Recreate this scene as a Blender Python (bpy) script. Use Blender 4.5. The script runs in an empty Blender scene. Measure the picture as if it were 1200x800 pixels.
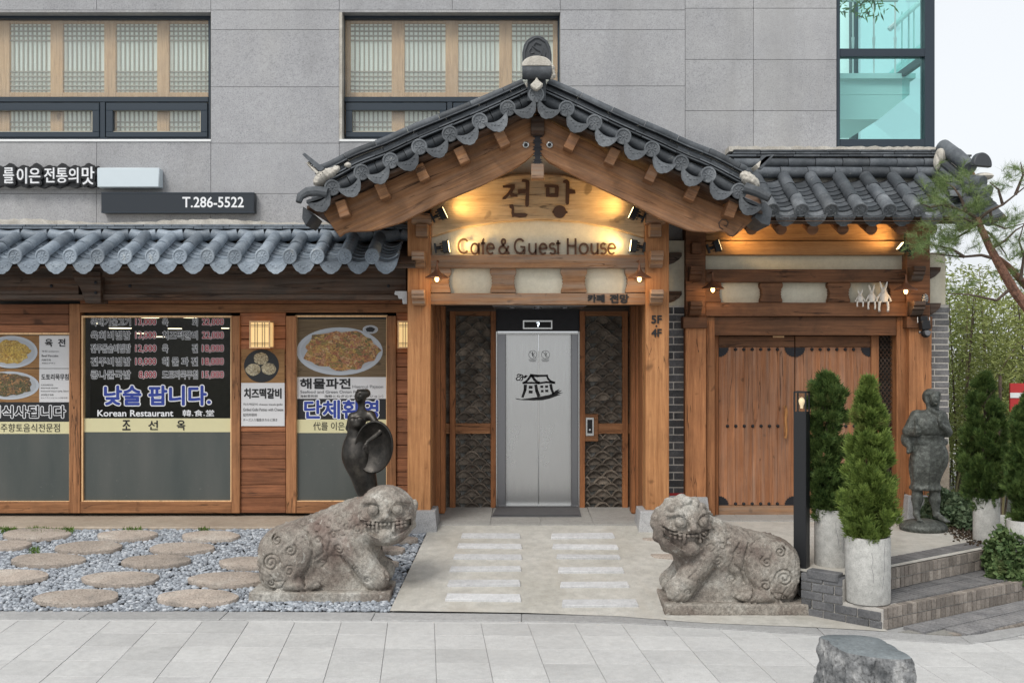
import bpy, math, random
import numpy as np
from mathutils import Vector, Matrix, Euler, Quaternion
random.seed(7); rng = np.random.default_rng(7)
S = bpy.context.scene
COL = S.collection
R = math.radians
# ---------------------------------------------------------------- camera, world, sun, exposure
CZ = 1.92; F = 1167.0; VX = 612.0; VY = 408.0
cam_d = bpy.data.cameras.new('camera'); cam = bpy.data.objects.new('camera', cam_d); COL.objects.link(cam)
cam.location = (0, 0, CZ); cam.rotation_euler = (R(90), 0, 0)
cam_d.sensor_width = 36; cam_d.lens = F / 1200 * 36
cam_d.shift_x = -(VX - 600) / 1200; cam_d.shift_y = (VY - 400) / 1200
cam_d.clip_start = 0.05; cam_d.clip_end = 2000
S.camera = cam
W = bpy.data.worlds.new('World'); S.world = W; W.use_nodes = True
SUN_EL, SUN_AZ = R(50), R(208)       # azimuth clockwise from +Y: behind the viewer, to the left
nt = W.node_tree; nt.nodes.clear()
sky = nt.nodes.new('ShaderNodeTexSky'); sky.sky_type = 'NISHITA'; sky.sun_disc = False
sky.sun_elevation = SUN_EL; sky.sun_rotation = SUN_AZ; sky.air_density = 1.0; sky.dust_density = 5.0; sky.ozone_density = 1.0
hs = nt.nodes.new('ShaderNodeHueSaturation'); hs.inputs['Saturation'].default_value = 0.22
mixw = nt.nodes.new('ShaderNodeMixRGB'); mixw.inputs[0].default_value = 0.62; mixw.inputs[2].default_value = (9.3, 9.7, 10.1, 1)  # even cloud deck
bg = nt.nodes.new('ShaderNodeBackground'); bg.inputs['Strength'].default_value = 0.12
wo = nt.nodes.new('ShaderNodeOutputWorld')
nt.links.new(sky.outputs[0], hs.inputs['Color']); nt.links.new(hs.outputs[0], mixw.inputs[1])
nt.links.new(mixw.outputs[0], bg.inputs['Color']); nt.links.new(bg.outputs[0], wo.inputs[0])
sd = bpy.data.lights.new('sun', 'SUN'); sd.energy = 1.75; sd.angle = R(20); sd.color = (1, 0.95, 0.88)
sun = bpy.data.objects.new('sun', sd); COL.objects.link(sun)
dv = Vector((math.sin(SUN_AZ) * math.cos(SUN_EL), math.cos(SUN_AZ) * math.cos(SUN_EL), math.sin(SUN_EL)))
sun.rotation_euler = dv.to_track_quat('Z', 'Y').to_euler(); sun.location = dv * 30
S.view_settings.view_transform = 'Standard'; S.view_settings.look = 'None'
S.view_settings.exposure = 0.12; S.view_settings.gamma = 1.0
S.cycles.max_bounces = 6; S.cycles.diffuse_bounces = 3; S.cycles.glossy_bounces = 3; S.cycles.transmission_bounces = 4
S.cycles.transparent_max_bounces = 12; S.cycles.caustics_reflective = False; S.cycles.caustics_refractive = False
S.cycles.sample_clamp_indirect = 6; S.cycles.use_denoising = True

# ---------------------------------------------------------------- measuring helpers
def P(px, py, Y):
    return ((px - VX) * Y / F, Y, CZ - (py - VY) * Y / F)
def PX(px, Y): return (px - VX) * Y / F
def PZ(py, Y): return CZ - (py - VY) * Y / F
def apron_y(py):   # depth of a point of the sloping forecourt seen at picture height py
    return 4241.0 / (py - VY + 185.6)
def sm(a, b, x):
    t = np.clip((x - a) / (b - a), 0, 1); return t * t * (3 - 2 * t)
def ground_z(x, y):
    z = -0.35 * np.clip((10.78 - y) / 2.2, 0, 1.03)
    return z
ZP = -0.37        # pavement level

# ---------------------------------------------------------------- mesh builder
class M:
    def __init__(s): s.v = []; s.f = []
    def add(s, vs, fs):
        n = len(s.v); s.v += [tuple(p) for p in vs]; s.f += [tuple(i + n for i in f) for f in fs]; return s
    def box(s, x0, x1, y0, y1, z0, z1):
        return s.add([(x0,y0,z0),(x1,y0,z0),(x1,y1,z0),(x0,y1,z0),(x0,y0,z1),(x1,y0,z1),(x1,y1,z1),(x0,y1,z1)],
                     [(0,3,2,1),(4,5,6,7),(0,1,5,4),(1,2,6,5),(2,3,7,6),(3,0,4,7)])
    def obox(s, c, ax, ay, az, hx, hy, hz):
        c, ax, ay, az = Vector(c), Vector(ax).normalized(), Vector(ay).normalized(), Vector(az).normalized()
        vs = [c + ax*hx*i + ay*hy*j + az*hz*k for k in (-1,1) for i,j in ((-1,-1),(1,-1),(1,1),(-1,1))]
        return s.add(vs, [(0,3,2,1),(4,5,6,7),(0,1,5,4),(1,2,6,5),(2,3,7,6),(3,0,4,7)])
    def pxbox(s, a, b, c, d, Y, dep):   # front face fills picture rectangle a..c, b..d at depth Y
        return s.box(PX(a,Y), PX(c,Y), Y, Y+dep, PZ(d,Y), PZ(b,Y))
    def prism(s, pts, y0, y1):          # pts (x,z) counter-clockwise seen from -Y
        n = len(pts); vs = [(x,y0,z) for x,z in pts] + [(x,y1,z) for x,z in pts]
        fs = [tuple(range(n)), tuple(range(2*n-1, n-1, -1))] + [((i+1)%n, i, n+i, n+(i+1)%n) for i in range(n)]
        return s.add(vs, fs)
    def prismz(s, pts, z0, z1):
        n = len(pts); vs = [(x,y,z0) for x,y in pts] + [(x,y,z1) for x,y in pts]
        fs = [tuple(range(n-1,-1,-1)), tuple(range(n, 2*n))] + [(i, (i+1)%n, n+(i+1)%n, n+i) for i in range(n)]
        return s.add(vs, fs)
    def tube(s, pts, rad, n=8, cap=True):
        pts = [Vector(p) for p in pts]; k = len(pts)
        rad = rad if isinstance(rad, (list, tuple)) else [rad]*k
        base = len(s.v); up = Vector((0,0,1)); prev = None
        for i, p in enumerate(pts):
            d = (pts[min(i+1,k-1)] - pts[max(i-1,0)]).normalized()
            a = (prev - d*prev.dot(d)) if prev else d.cross(up if abs(d.z) < .9 else Vector((1,0,0)))
            a.normalize(); b = d.cross(a); prev = a
            for j in range(n):
                t = 2*math.pi*j/n; s.v.append(tuple(p + (a*math.cos(t) + b*math.sin(t))*rad[i]))
        for i in range(k-1):
            for j in range(n):
                s.f.append((base+i*n+j, base+i*n+(j+1)%n, base+(i+1)*n+(j+1)%n, base+(i+1)*n+j))
        if cap:
            s.f.append(tuple(base+j for j in range(n-1,-1,-1))); s.f.append(tuple(base+(k-1)*n+j for j in range(n)))
        return s
    def lathe(s, prof, c=(0,0,0), n=24, axis='z', sx=1, sy=1):
        base = len(s.v); k = len(prof)
        for r, h in prof:
            for j in range(n):
                t = 2*math.pi*j/n; x, y = r*math.cos(t)*sx, r*math.sin(t)*sy
                if axis == 'z': s.v.append((c[0]+x, c[1]+y, c[2]+h))
                else: s.v.append((c[0]+x, c[1]-h, c[2]+y))      # axis 'y': height points to the viewer
        for i in range(k-1):
            for j in range(n):
                s.f.append((base+i*n+j, base+i*n+(j+1)%n, base+(i+1)*n+(j+1)%n, base+(i+1)*n+j))
        s.f.append(tuple(base+j for j in range(n-1,-1,-1))); s.f.append(tuple(base+(k-1)*n+j for j in range(n)))
        return s
    def ell(s, c, r, n=12, m=8):
        prof = [(max(1e-4, math.sin(math.pi*i/m)), -math.cos(math.pi*i/m)) for i in range(m+1)]
        base = len(s.v)
        for a, h in prof:
            for j in range(n):
                t = 2*math.pi*j/n; s.v.append((c[0]+a*math.cos(t)*r[0], c[1]+a*math.sin(t)*r[1], c[2]+h*r[2]))
        for i in range(m):
            for j in range(n):
                s.f.append((base+i*n+j, base+i*n+(j+1)%n, base+(i+1)*n+(j+1)%n, base+(i+1)*n+j))
        return s
    def mesh(s, name, off=(0,0,0), smooth=35):
        me = bpy.data.meshes.new(name)
        me.from_pydata([(x-off[0], y-off[1], z-off[2]) for x,y,z in s.v], [], s.f)
        fin(me, smooth); return me
def fin(me, smooth=35):
    me.update()
    if smooth:
        me.shade_smooth(); me.set_sharp_from_angle(angle=R(smooth))
def npmesh(name, V, Fq, smooth=0):
    """V (n,3), Fq (m,k) arrays -> mesh, fast"""
    me = bpy.data.meshes.new(name); V = np.asarray(V, np.float32); Fq = np.asarray(Fq, np.int32)
    me.vertices.add(len(V)); me.vertices.foreach_set('co', V.ravel())
    m, k = Fq.shape; me.loops.add(m*k); me.loops.foreach_set('vertex_index', Fq.ravel())
    me.polygons.add(m); me.polygons.foreach_set('loop_start', np.arange(0, m*k, k, dtype=np.int32))
    me.update(calc_edges=True)
    if smooth: me.shade_smooth()
    if 0 < smooth < 180: me.set_sharp_from_angle(angle=R(smooth))
    return me
WL = {}
def link(o, parent=None, loc=(0,0,0)):
    COL.objects.link(o); WL[o.name] = Vector(loc)
    if parent: o.parent = parent; o.location = Vector(loc) - WL[parent.name]
    else: o.location = loc
    return o
def thing(name, label, cat, loc=(0,0,0), group=None, kind=None):
    o = bpy.data.objects.new(name, None); o.empty_display_size = .1; link(o, None, loc)
    if label: o['label'] = label
    if cat: o['category'] = cat
    if group: o['group'] = group
    if kind: o['kind'] = kind
    return o
def holder(name, parent, loc=None):    # an Empty that gathers the sub-parts of a part
    o = bpy.data.objects.new(name, None); o.empty_display_size = .05
    return link(o, parent, loc if loc is not None else WL[parent.name])
def part(name, m, mat, parent, bevel=0, smooth=35, kind=None, label=None, seg=1, me=None, loc=None):
    if isinstance(m, M):
        a = np.array(m.v); c = Vector(((a.min(0)+a.max(0))/2).tolist()) if loc is None else Vector(loc)
        me = m.mesh(name, c, smooth)
    else: c = Vector(loc) if loc is not None else Vector((0,0,0))
    o = bpy.data.objects.new(name, me); link(o, parent, c)
    if mat is not None and not me.materials: me.materials.append(mat)
    if bevel:
        b = o.modifiers.new('bevel', 'BEVEL'); b.width = bevel; b.segments = seg; b.limit_method = 'ANGLE'; b.angle_limit = R(40)
    if kind: o['kind'] = kind
    if label: o['label'] = label
    return o
def inst(name, me, parent, loc, rot=None, scale=None):
    o = bpy.data.objects.new(name, me); link(o, parent, loc)
    if rot is not None:
        if isinstance(rot, (Matrix, Quaternion)):
            o.rotation_euler = (rot.to_euler())
        else: o.rotation_euler = rot
    if scale is not None: o.scale = scale
    return o
def tagged(o, label, cat, group=None):
    o['label'] = label; o['category'] = cat
    if group: o['group'] = group
    return o

# ---------------------------------------------------------------- materials
class N:
    def __init__(s, name):
        s.m = bpy.data.materials.new(name); s.m.use_nodes = True; s.t = s.m.node_tree; s.t.nodes.clear()
        s.out = s.t.nodes.new('ShaderNodeOutputMaterial')
    def n(s, kind, ins=None, **kw):
        nd = s.t.nodes.new(kind)
        for k, v in kw.items(): setattr(nd, k, v)
        for k, v in (ins or {}).items():
            if hasattr(v, 'is_output') or isinstance(v, bpy.types.NodeSocket): s.t.links.new(v, nd.inputs[k])
            else: nd.inputs[k].default_value = v
        return nd
    def coord(s, scale=(1,1,1), rot=(0,0,0), rand=True):
        tc = s.n('ShaderNodeTexCoord'); v = tc.outputs['Object']
        if rand:
            oi = s.n('ShaderNodeObjectInfo')
            sc = s.n('ShaderNodeMath', {0: oi.outputs['Random'], 1: 37.0}, operation='MULTIPLY')
            v = s.n('ShaderNodeVectorMath', {0: v, 1: sc.outputs[0]}, operation='ADD').outputs[0]
        return s.n('ShaderNodeMapping', {'Vector': v, 'Scale': scale, 'Rotation': rot}).outputs[0]
    def noise(s, v, scale, detail=6, rough=.6, dist=0):
        return s.n('ShaderNodeTexNoise', {'Vector': v, 'Scale': scale, 'Detail': detail, 'Roughness': rough, 'Distortion': dist}).outputs[0]
    def ramp(s, f, stops):
        nd = s.n('ShaderNodeValToRGB', {0: f}); e = nd.color_ramp.elements
        while len(e) < len(stops): e.new(0.5)
        for x, (p, c) in zip(e, stops):
            x.position = p; x.color = (*c, 1) if len(c) == 3 else c
        return nd.outputs[0]
    def mix(s, f, a, b, mode='MIX'):
        c = lambda q: (*q, 1) if isinstance(q, tuple) and len(q) == 3 else q
        return s.n('ShaderNodeMixRGB', {0: f, 1: c(a), 2: c(b)}, blend_type=mode).outputs[0]
    def vary(s, col, amt=.25):      # each object a little lighter or darker
        oi = s.n('ShaderNodeObjectInfo')
        mr = s.n('ShaderNodeMapRange', {0: oi.outputs['Random'], 3: 1-amt, 4: 1+amt}).outputs[0]
        return s.n('ShaderNodeHueSaturation', {'Color': col, 'Value': mr}).outputs[0]
    def bump(s, h, strength=.3, dist=.01):
        return s.n('ShaderNodeBump', {'Height': h, 'Strength': strength, 'Distance': dist}).outputs[0]
    def bsdf(s, **kw):
        ins = {}
        names = dict(color='Base Color', rough='Roughness', metal='Metallic', normal='Normal', spec='Specular IOR Level',
                     emit='Emission Color', estr='Emission Strength', coat='Coat Weight', sss='Subsurface Weight', alpha='Alpha', trans='Transmission Weight')
        for k, v in kw.items():
            if isinstance(v, tuple) and len(v) == 3: v = (*v, 1)
            ins[names[k]] = v
        b = s.n('ShaderNodeBsdfPrincipled', ins); s.t.links.new(b.outputs[0], s.out.inputs[0]); return b
def flat(name, c, rough=.6, metal=0, spec=.4, emit=None, estr=0, var=0):
    k = N(name); col = (*c, 1)
    if var:
        v = k.coord((1,1,1)); f = k.noise(v, 14); col = k.mix(f, tuple(q*(1-var) for q in c), tuple(min(1, q*(1+var)) for q in c))
    kw = dict(color=col, rough=rough, metal=metal, spec=spec)
    if emit: kw.update(emit=emit, estr=estr)
    k.bsdf(**kw); return k.m
def wood(name, c0, c1, axis='x', rot=0.0, var=.18, grime=.5, gc=(.03,.02,.014), grey=0.0, rough=.62, crack=.85):
    k = N(name); st = .6; cr = 14.0
    sc = {'x': (st,cr,cr), 'z': (cr,cr,st), 'y': (cr,st,cr)}[axis]
    v = k.coord((1,1,1), (0, rot, 0)); vs = k.n('ShaderNodeMapping', {'Vector': v, 'Scale': sc}).outputs[0]
    g1 = k.noise(vs, 2.2, 8, .62, .6); g2 = k.noise(vs, 9.0, 6, .7, .2)
    knot = k.noise(v, 2.6, 3, .5)
    c = k.ramp(g1, [(.30, c0), (.52, tuple((a+b)/2 for a,b in zip(c0,c1))), (.72, c1)])
    streak = k.ramp(g2, [(.32, (.52,.45,.40)), (.47, (1,1,1))])
    c = k.mix(.75, c, streak, 'MULTIPLY')
    gm = k.ramp(k.noise(v, 1.7, 7, .68, .8), [(.42, (0,0,0)), (.72, (1,1,1))])
    gf = k.n('ShaderNodeMath', {0: gm, 1: grime}, operation='MULTIPLY').outputs[0]
    c = k.mix(gf, c, gc)
    kn = k.ramp(k.noise(v, 5.5, 2, .4, .3), [(.70, (0,0,0)), (.76, (.7,.7,.7))])
    c = k.mix(kn, c, tuple(q*.35 for q in c0))
    if grey:
        gw = k.ramp(k.noise(vs, 1.2, 5, .7), [(.40, (0,0,0)), (.66, (grey,)*3)])
        c = k.mix(gw, c, (.30,.27,.235))
    c = k.vary(c, var)
    ck = k.n('ShaderNodeMapping', {'Vector': v, 'Scale': tuple((.55 if q == st else 9.0) for q in sc)}).outputs[0]
    cn = k.noise(ck, 1.0, 5, .45, .35); cd = k.n('ShaderNodeMath', {0: cn, 1: .5}, operation='SUBTRACT').outputs[0]; cd = k.n('ShaderNodeMath', {0: cd}, operation='ABSOLUTE').outputs[0]
    msk = k.ramp(k.noise(v, 1.1, 3, .5), [(.46, (0,0,0)), (.58, (1,1,1))])
    crk = k.ramp(cd, [(.0035, (1,1,1)), (.0075, (0,0,0))]); crk = k.n('ShaderNodeMath', {0: crk, 1: msk}, operation='MULTIPLY').outputs[0]
    c = k.mix(k.n('ShaderNodeMath', {0: crk, 1: crack}, operation='MULTIPLY').outputs[0], c, tuple(q*.18 for q in c0))
    g2 = k.n('ShaderNodeMath', {0: g2, 1: crk}, operation='SUBTRACT').outputs[0]
    h = k.n('ShaderNodeMath', {0: g2, 1: g1}, operation='ADD').outputs[0]
    k.bsdf(color=c, rough=rough, normal=k.bump(h, .45, .006), spec=.3); return k.m
def stone(name, stops, speck=(.12,.7), sscale=170, var=.08, big=2.0, bs=.4, bd=.004, rough=.8, rand=True, mott=.5, stain=None, patch=None):
    k = N(name); v = k.coord(rand=rand)
    f = k.noise(v, big, 6, .6); c = k.ramp(f, stops)
    sp = k.noise(v, sscale, 2, .7)
    s2 = k.ramp(sp, [(.34, (1-speck[1],)*3), (.47, (1,1,1)), (.58, (1,1,1)), (.70, (1+speck[0],)*3)])
    c = k.mix(1.0, c, s2, 'MULTIPLY')
    md = k.ramp(k.noise(v, big*9, 5, .65), [(.35, (1-mott*.35,)*3), (.65, (1,1,1))]); c = k.mix(1.0, c, md, 'MULTIPLY')
    if stain:      # (scale xyz, threshold, colour, amount) in place coordinates, so stains run on across joints
        g = k.n('ShaderNodeNewGeometry').outputs['Position']
        for sc_, lo_, hi_, col_, am_ in stain:
            q = k.noise(k.n('ShaderNodeMapping', {'Vector': g, 'Scale': sc_}).outputs[0], 1.0, 6, .62, .4)
            q = k.ramp(q, [(lo_, (0,0,0)), (hi_, (am_,)*3)]); c = k.mix(q, c, col_)
    if patch: q = k.ramp(k.noise(v, patch[0], 4, .7, .5), [(patch[1], (0,0,0)), (patch[1]+.04, (patch[3],)*3)]); c = k.mix(q, c, patch[2])
    c = k.vary(c, var)
    k.bsdf(color=c, rough=rough, normal=k.bump(k.noise(v, sscale*.45, 4, .7), bs, bd), spec=.3); return k.m

MT = {}
WO0, WO1 = (.20,.085,.035), (.50,.25,.105)
MT['post'] = wood('post_wood', (.38,.16,.06), (.68,.34,.145), 'z', grime=.30, gc=(.12,.05,.02))
MT['beam'] = wood('beam_wood', (.25,.115,.05), (.48,.26,.125), 'x', grime=.5, grey=.6, gc=(.07,.04,.022))
MT['beam_dark'] = wood('dark_beam_wood', (.045,.022,.012), (.12,.06,.032), 'x', grime=.8, gc=(.012,.01,.009), grey=.25)
MT['gate_beam'] = wood('gate_beam_wood', (.12,.052,.024), (.27,.125,.06), 'x', grime=.55)
MT['gate_post'] = wood('gate_post_wood', (.27,.11,.045), (.48,.22,.095), 'z', grime=.3)
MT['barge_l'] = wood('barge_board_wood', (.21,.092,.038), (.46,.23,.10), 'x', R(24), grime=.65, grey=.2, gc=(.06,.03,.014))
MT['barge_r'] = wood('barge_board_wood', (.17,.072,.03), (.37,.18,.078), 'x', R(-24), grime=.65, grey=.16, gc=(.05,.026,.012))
MT['arch'] = wood('arch_beam_wood', (.55,.36,.19), (.78,.57,.34), 'x', grime=.22, gc=(.08,.04,.015))
MT['plank'] = wood('plank_wood', (.19,.07,.03), (.44,.18,.085), 'x', grime=.4, var=.3)
MT['frame_v'] = wood('frame_wood', (.22,.095,.04), (.44,.21,.095), 'z', grime=.35)
MT['frame_h'] = wood('frame_wood', (.20,.085,.035), (.40,.19,.085), 'x', grime=.35)
MT['door_plank'] = wood('door_wood', (.24,.095,.04), (.46,.20,.09), 'z', grime=.3, grey=.3, var=.1)
MT['soffit'] = wood('soffit_wood', (.10,.045,.02), (.24,.11,.05), 'y', grime=.4)
MT['inner'] = wood('reveal_wood', (.26,.10,.04), (.42,.18,.07), 'z', grime=.3)
MT['granite'] = stone('granite_cladding', [(.3,(.325,.328,.342)),(.7,(.375,.378,.392))], speck=(.22,.30), sscale=75, var=.06, mott=.3, stain=[((2.2,2.2,.35),.50,.72,(.24,.24,.245),.5),((7,7,.5),.58,.75,(.30,.30,.30),.35),((.6,.6,.6),.45,.7,(.46,.455,.44),.35)])
MT['granite_base'] = stone('granite_block', [(.3,(.33,.33,.34)),(.7,(.42,.42,.42))], speck=(.3,.5), sscale=150)
MT['tile_pave'] = stone('paving_stone', [(.3,(.45,.45,.445)),(.7,(.525,.525,.515))], speck=(.12,.16), sscale=120, var=.075, mott=.35, bs=.15, stain=[((.9,.9,.9),.52,.75,(.33,.325,.315),.45),((3.1,3.1,3.1),.64,.72,(.29,.285,.27),.45),((14,14,14),.735,.75,(.20,.20,.20),.55)])
MT['kerb'] = stone('kerb_stone', [(.3,(.33,.33,.33)),(.7,(.40,.40,.395))], speck=(.15,.3), sscale=120)
MT['slab'] = stone('floor_slab', [(.3,(.31,.305,.29)),(.7,(.39,.385,.365))], speck=(.1,.3), sscale=120, var=.05)
MT['apron'] = stone('apron_concrete', [(.25,(.41,.395,.35)),(.45,(.475,.46,.42)),(.7,(.53,.52,.485))], speck=(.06,.16), sscale=90, var=0, big=1.1, mott=.6, bs=.25, stain=[((1.2,.5,1),.5,.72,(.39,.35,.29),.6),((5,3,5),.62,.72,(.33,.32,.29),.4)])
MT['sill'] = stone('sill_concrete', [(.3,(.33,.265,.205)),(.7,(.45,.385,.31))], speck=(.06,.2), sscale=90, var=0, big=1.6)
MT['strip'] = stone('granite_strip', [(.3,(.51,.515,.525)),(.7,(.61,.615,.62))], speck=(.1,.25), sscale=130)
MT['disc'] = stone('millstone', [(.25,(.28,.25,.22)),(.5,(.41,.35,.30)),(.75,(.49,.45,.40))], speck=(.3,.5), sscale=70, var=.15, big=3, bs=.8, bd=.01)
MT['tiger'] = stone('weathered_granite', [(.28,(.14,.11,.095)),(.42,(.25,.215,.185)),(.55,(.35,.32,.28)),(.70,(.52,.50,.455))], speck=(.30,.45), sscale=115, var=.0, big=3.2, bs=.8, bd=.008, mott=1.2, rough=.9, patch=(9,.62,(.56,.55,.50),.4), stain=[((2.2,2.2,1.2),.56,.68,(.16,.10,.085),.5)])
MT['rock'] = stone('slate_rock', [(.32,(.075,.08,.085)),(.5,(.24,.245,.25)),(.68,(.50,.50,.49))], speck=(.4,.5), sscale=34, big=6, bs=.8, bd=.012, mott=1)
MT['rocktop'] = stone('slate_top', [(.3,(.13,.15,.16)),(.7,(.21,.235,.245))], speck=(.2,.2), sscale=60, big=4, bs=.3)
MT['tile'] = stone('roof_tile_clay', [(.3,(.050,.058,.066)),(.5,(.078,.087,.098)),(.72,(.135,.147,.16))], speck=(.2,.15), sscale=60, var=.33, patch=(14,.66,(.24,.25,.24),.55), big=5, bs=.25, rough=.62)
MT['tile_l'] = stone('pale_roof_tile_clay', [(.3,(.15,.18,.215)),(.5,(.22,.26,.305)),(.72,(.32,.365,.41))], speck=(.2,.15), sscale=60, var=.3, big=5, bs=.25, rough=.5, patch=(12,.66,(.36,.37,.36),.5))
MT['tile_f'] = stone('pressed_tile_face', [(.3,(.08,.088,.098)),(.5,(.125,.136,.148)),(.72,(.20,.213,.226))], speck=(.2,.2), sscale=60, var=.28, patch=(20,.66,(.34,.35,.33),.5), big=5, bs=.4)
MT['mortar'] = stone('lime_mortar', [(.3,(.40,.37,.32)),(.7,(.66,.63,.57))], speck=(.05,.2), sscale=80, big=6, bs=.8, bd=.01)
MT['plaster'] = stone('lime_plaster', [(.3,(.60,.56,.44)),(.7,(.72,.68,.56))], speck=(.03,.06), sscale=50, var=.03, mott=.3)
MT['brick'] = stone('dark_brick', [(.3,(.075,.078,.085)),(.7,(.16,.16,.165))], speck=(.3,.3), sscale=60, var=.3, big=6)
MT['brick_l'] = stone('grey_brick', [(.3,(.13,.13,.135)),(.7,(.24,.235,.235))], speck=(.2,.3), sscale=60, var=.25, big=6)
MT['brick_s'] = stone('step_brick', [(.3,(.19,.165,.145)),(.7,(.32,.285,.25))], speck=(.2,.3), sscale=60, var=.28, big=5)
MT['joint'] = stone('brick_joint', [(.3,(.52,.49,.44)),(.7,(.66,.63,.58))], speck=(.1,.2), sscale=60)
MT['joint_m'] = stone('brick_joint_grey', [(.3,(.34,.325,.30)),(.7,(.46,.44,.41))], speck=(.1,.2), sscale=60)
MT['joint_d'] = stone('grey_joint', [(.3,(.20,.195,.18)),(.7,(.32,.31,.285))], speck=(.1,.2), sscale=60)
MT['scale'] = stone('wall_scale_tile', [(.3,(.07,.06,.05)),(.5,(.15,.125,.10)),(.72,(.27,.225,.18))], speck=(.3,.4), sscale=50, var=.3, big=5)
MT['planter'] = stone('planter_stone', [(.3,(.46,.46,.44)),(.7,(.58,.575,.55))], speck=(.1,.25), sscale=100, var=.03, mott=.7)
MT['gravel'] = None
MT['winframe'] = flat('dark_blue_frame', (.022,.034,.048), .42)
MT['black'] = flat('black_metal', (.012,.013,.015), .45)
MT['iron'] = flat('wrought_iron', (.02,.02,.024), .55, .3, var=.4)
MT['room'] = flat('shop_room_wall', (.13,.12,.105), .8, var=.2)
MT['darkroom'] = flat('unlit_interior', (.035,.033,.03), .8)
MT['white'] = flat('white_paint', (.72,.73,.73), .6, var=.05)
MT['letterbrown'] = flat('brown_letter_metal', (.075,.036,.02), .5, .3, var=.2)
MT['ink'] = flat('black_print', (.012,.012,.014), .6)
MT['inkw'] = flat('white_print', (.74,.75,.77), .6)
MT['inkb'] = flat('blue_print', (.025,.05,.28), .6)
MT['inkr'] = flat('red_print', (.33,.025,.035), .6)
MT['inkg'] = flat('grey_print', (.16,.16,.17), .6)
MT['cream'] = flat('cream_film', (.60,.56,.34), .6, var=.04)
k = N('frosted_film'); v = k.coord(rand=True)
f = k.noise(k.n('ShaderNodeMapping', {'Vector': v, 'Scale': (2.2,1,.5)}).outputs[0], 1.2, 4, .5); f2 = k.noise(v, 26, 5, .7)
c = k.ramp(f, [(.3,(.052,.064,.062)),(.7,(.088,.094,.088))]); c = k.mix(k.ramp(f2, [(.62,(0,0,0)),(.75,(.35,.35,.35))]), c, (.16,.16,.15))  # vertical colour streaks imitate soft reflections on the panes
k.bsdf(color=c, rough=k.n('ShaderNodeMapRange', {0: f2, 3: .10, 4: .34}).outputs[0], spec=.5); MT['film'] = k.m
MT['posterw'] = flat('poster_white', (.60,.60,.61), .55, var=.03)
MT['copper'] = flat('aged_copper', (.20,.095,.055), .5, .6, var=.3)
MT['bulb'] = flat('bulb_glow', (1,.6,.25), .4, emit=(1,.55,.2), estr=9)
MT['bulbdim'] = flat('bulb_dim', (1,.7,.4), .4, emit=(1,.8,.55), estr=.35)
MT['shojilamp'] = flat('lantern_paper', (.7,.5,.25), .6, emit=(1,.66,.28), estr=.6)
MT['led'] = flat('spot_lens', (1,.8,.5), .4, emit=(1,.75,.35), estr=6)
MT['redprint'] = flat('red_paint', (.45,.03,.03), .5)
MT['barkl'] = wood('bamboo_skin', (.16,.14,.06), (.34,.30,.16), 'z', grime=.3)
k = N('bronze'); v = k.coord(rand=True); f = k.noise(v, 9, 6, .65)
c = k.ramp(f, [(.3,(.018,.018,.017)),(.55,(.055,.05,.045)),(.75,(.11,.10,.085))])
k.bsdf(color=c, rough=.42, metal=.75, normal=k.bump(k.noise(v,60,4), .3, .004)); MT['bronze'] = k.m
k = N('verdigris_bronze'); v = k.coord(rand=True); f = k.noise(v, 26, 8, .75)
c = k.ramp(f, [(.3,(.026,.028,.026)),(.5,(.085,.092,.084)),(.72,(.20,.22,.20))])
k.bsdf(color=c, rough=.6, metal=.35, normal=k.bump(k.noise(v,50,4), .4, .005)); MT['verdigris'] = k.m
k = N('brushed_steel'); v = k.coord((1,1,1), rand=False)
vs = k.n('ShaderNodeMapping', {'Vector': v, 'Scale': (220,1,1.5)}).outputs[0]
f = k.noise(vs, 2, 4, .6); c = k.ramp(f, [(.3,(.46,.46,.455)),(.7,(.60,.60,.59))])
r_ = k.n('ShaderNodeMapRange', {0: k.noise(v, 3, 5, .6), 3: .20, 4: .32}).outputs[0]
k.bsdf(color=c, rough=r_, metal=.9); MT['steel'] = k.m
MT['steel_dark'] = flat('dark_steel', (.22,.22,.23), .35, .9)
k = N('window_glass')
lw = k.n('ShaderNodeFresnel', {'IOR': 1.32}); tr = k.n('ShaderNodeBsdfTransparent', {'Color': (.86,.90,.90,1)}); gl = k.n('ShaderNodeBsdfGlossy', {'Roughness': .02})
bf = k.n('ShaderNodeNewGeometry').outputs['Backfacing']; fz_ = k.n('ShaderNodeMath', {0: 1.0, 1: bf}, operation='SUBTRACT').outputs[0]; fz_ = k.n('ShaderNodeMath', {0: lw.outputs[0], 1: fz_}, operation='MULTIPLY').outputs[0]
mx = k.n('ShaderNodeMixShader', {0: fz_, 1: tr.outputs[0], 2: gl.outputs[0]}); k.t.links.new(mx.outputs[0], k.out.inputs[0]); MT['glass'] = k.m
k = N('teal_glass')
lw = k.n('ShaderNodeFresnel', {'IOR': 1.75}); tr = k.n('ShaderNodeBsdfTransparent', {'Color': (.80,.93,.925,1)}); gl = k.n('ShaderNodeBsdfGlossy', {'Roughness': .02, 'Color': (.7,1,.97,1)})
bf = k.n('ShaderNodeNewGeometry').outputs['Backfacing']; fz_ = k.n('ShaderNodeMath', {0: 1.0, 1: bf}, operation='SUBTRACT').outputs[0]; fz_ = k.n('ShaderNodeMath', {0: lw.outputs[0], 1: fz_}, operation='MULTIPLY').outputs[0]
mx = k.n('ShaderNodeMixShader', {0: fz_, 1: tr.outputs[0], 2: gl.outputs[0]}); k.t.links.new(mx.outputs[0], k.out.inputs[0]); MT['tealglass'] = k.m
k = N('dusty_window_glass')   # street grime and film on the upper panes
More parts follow.
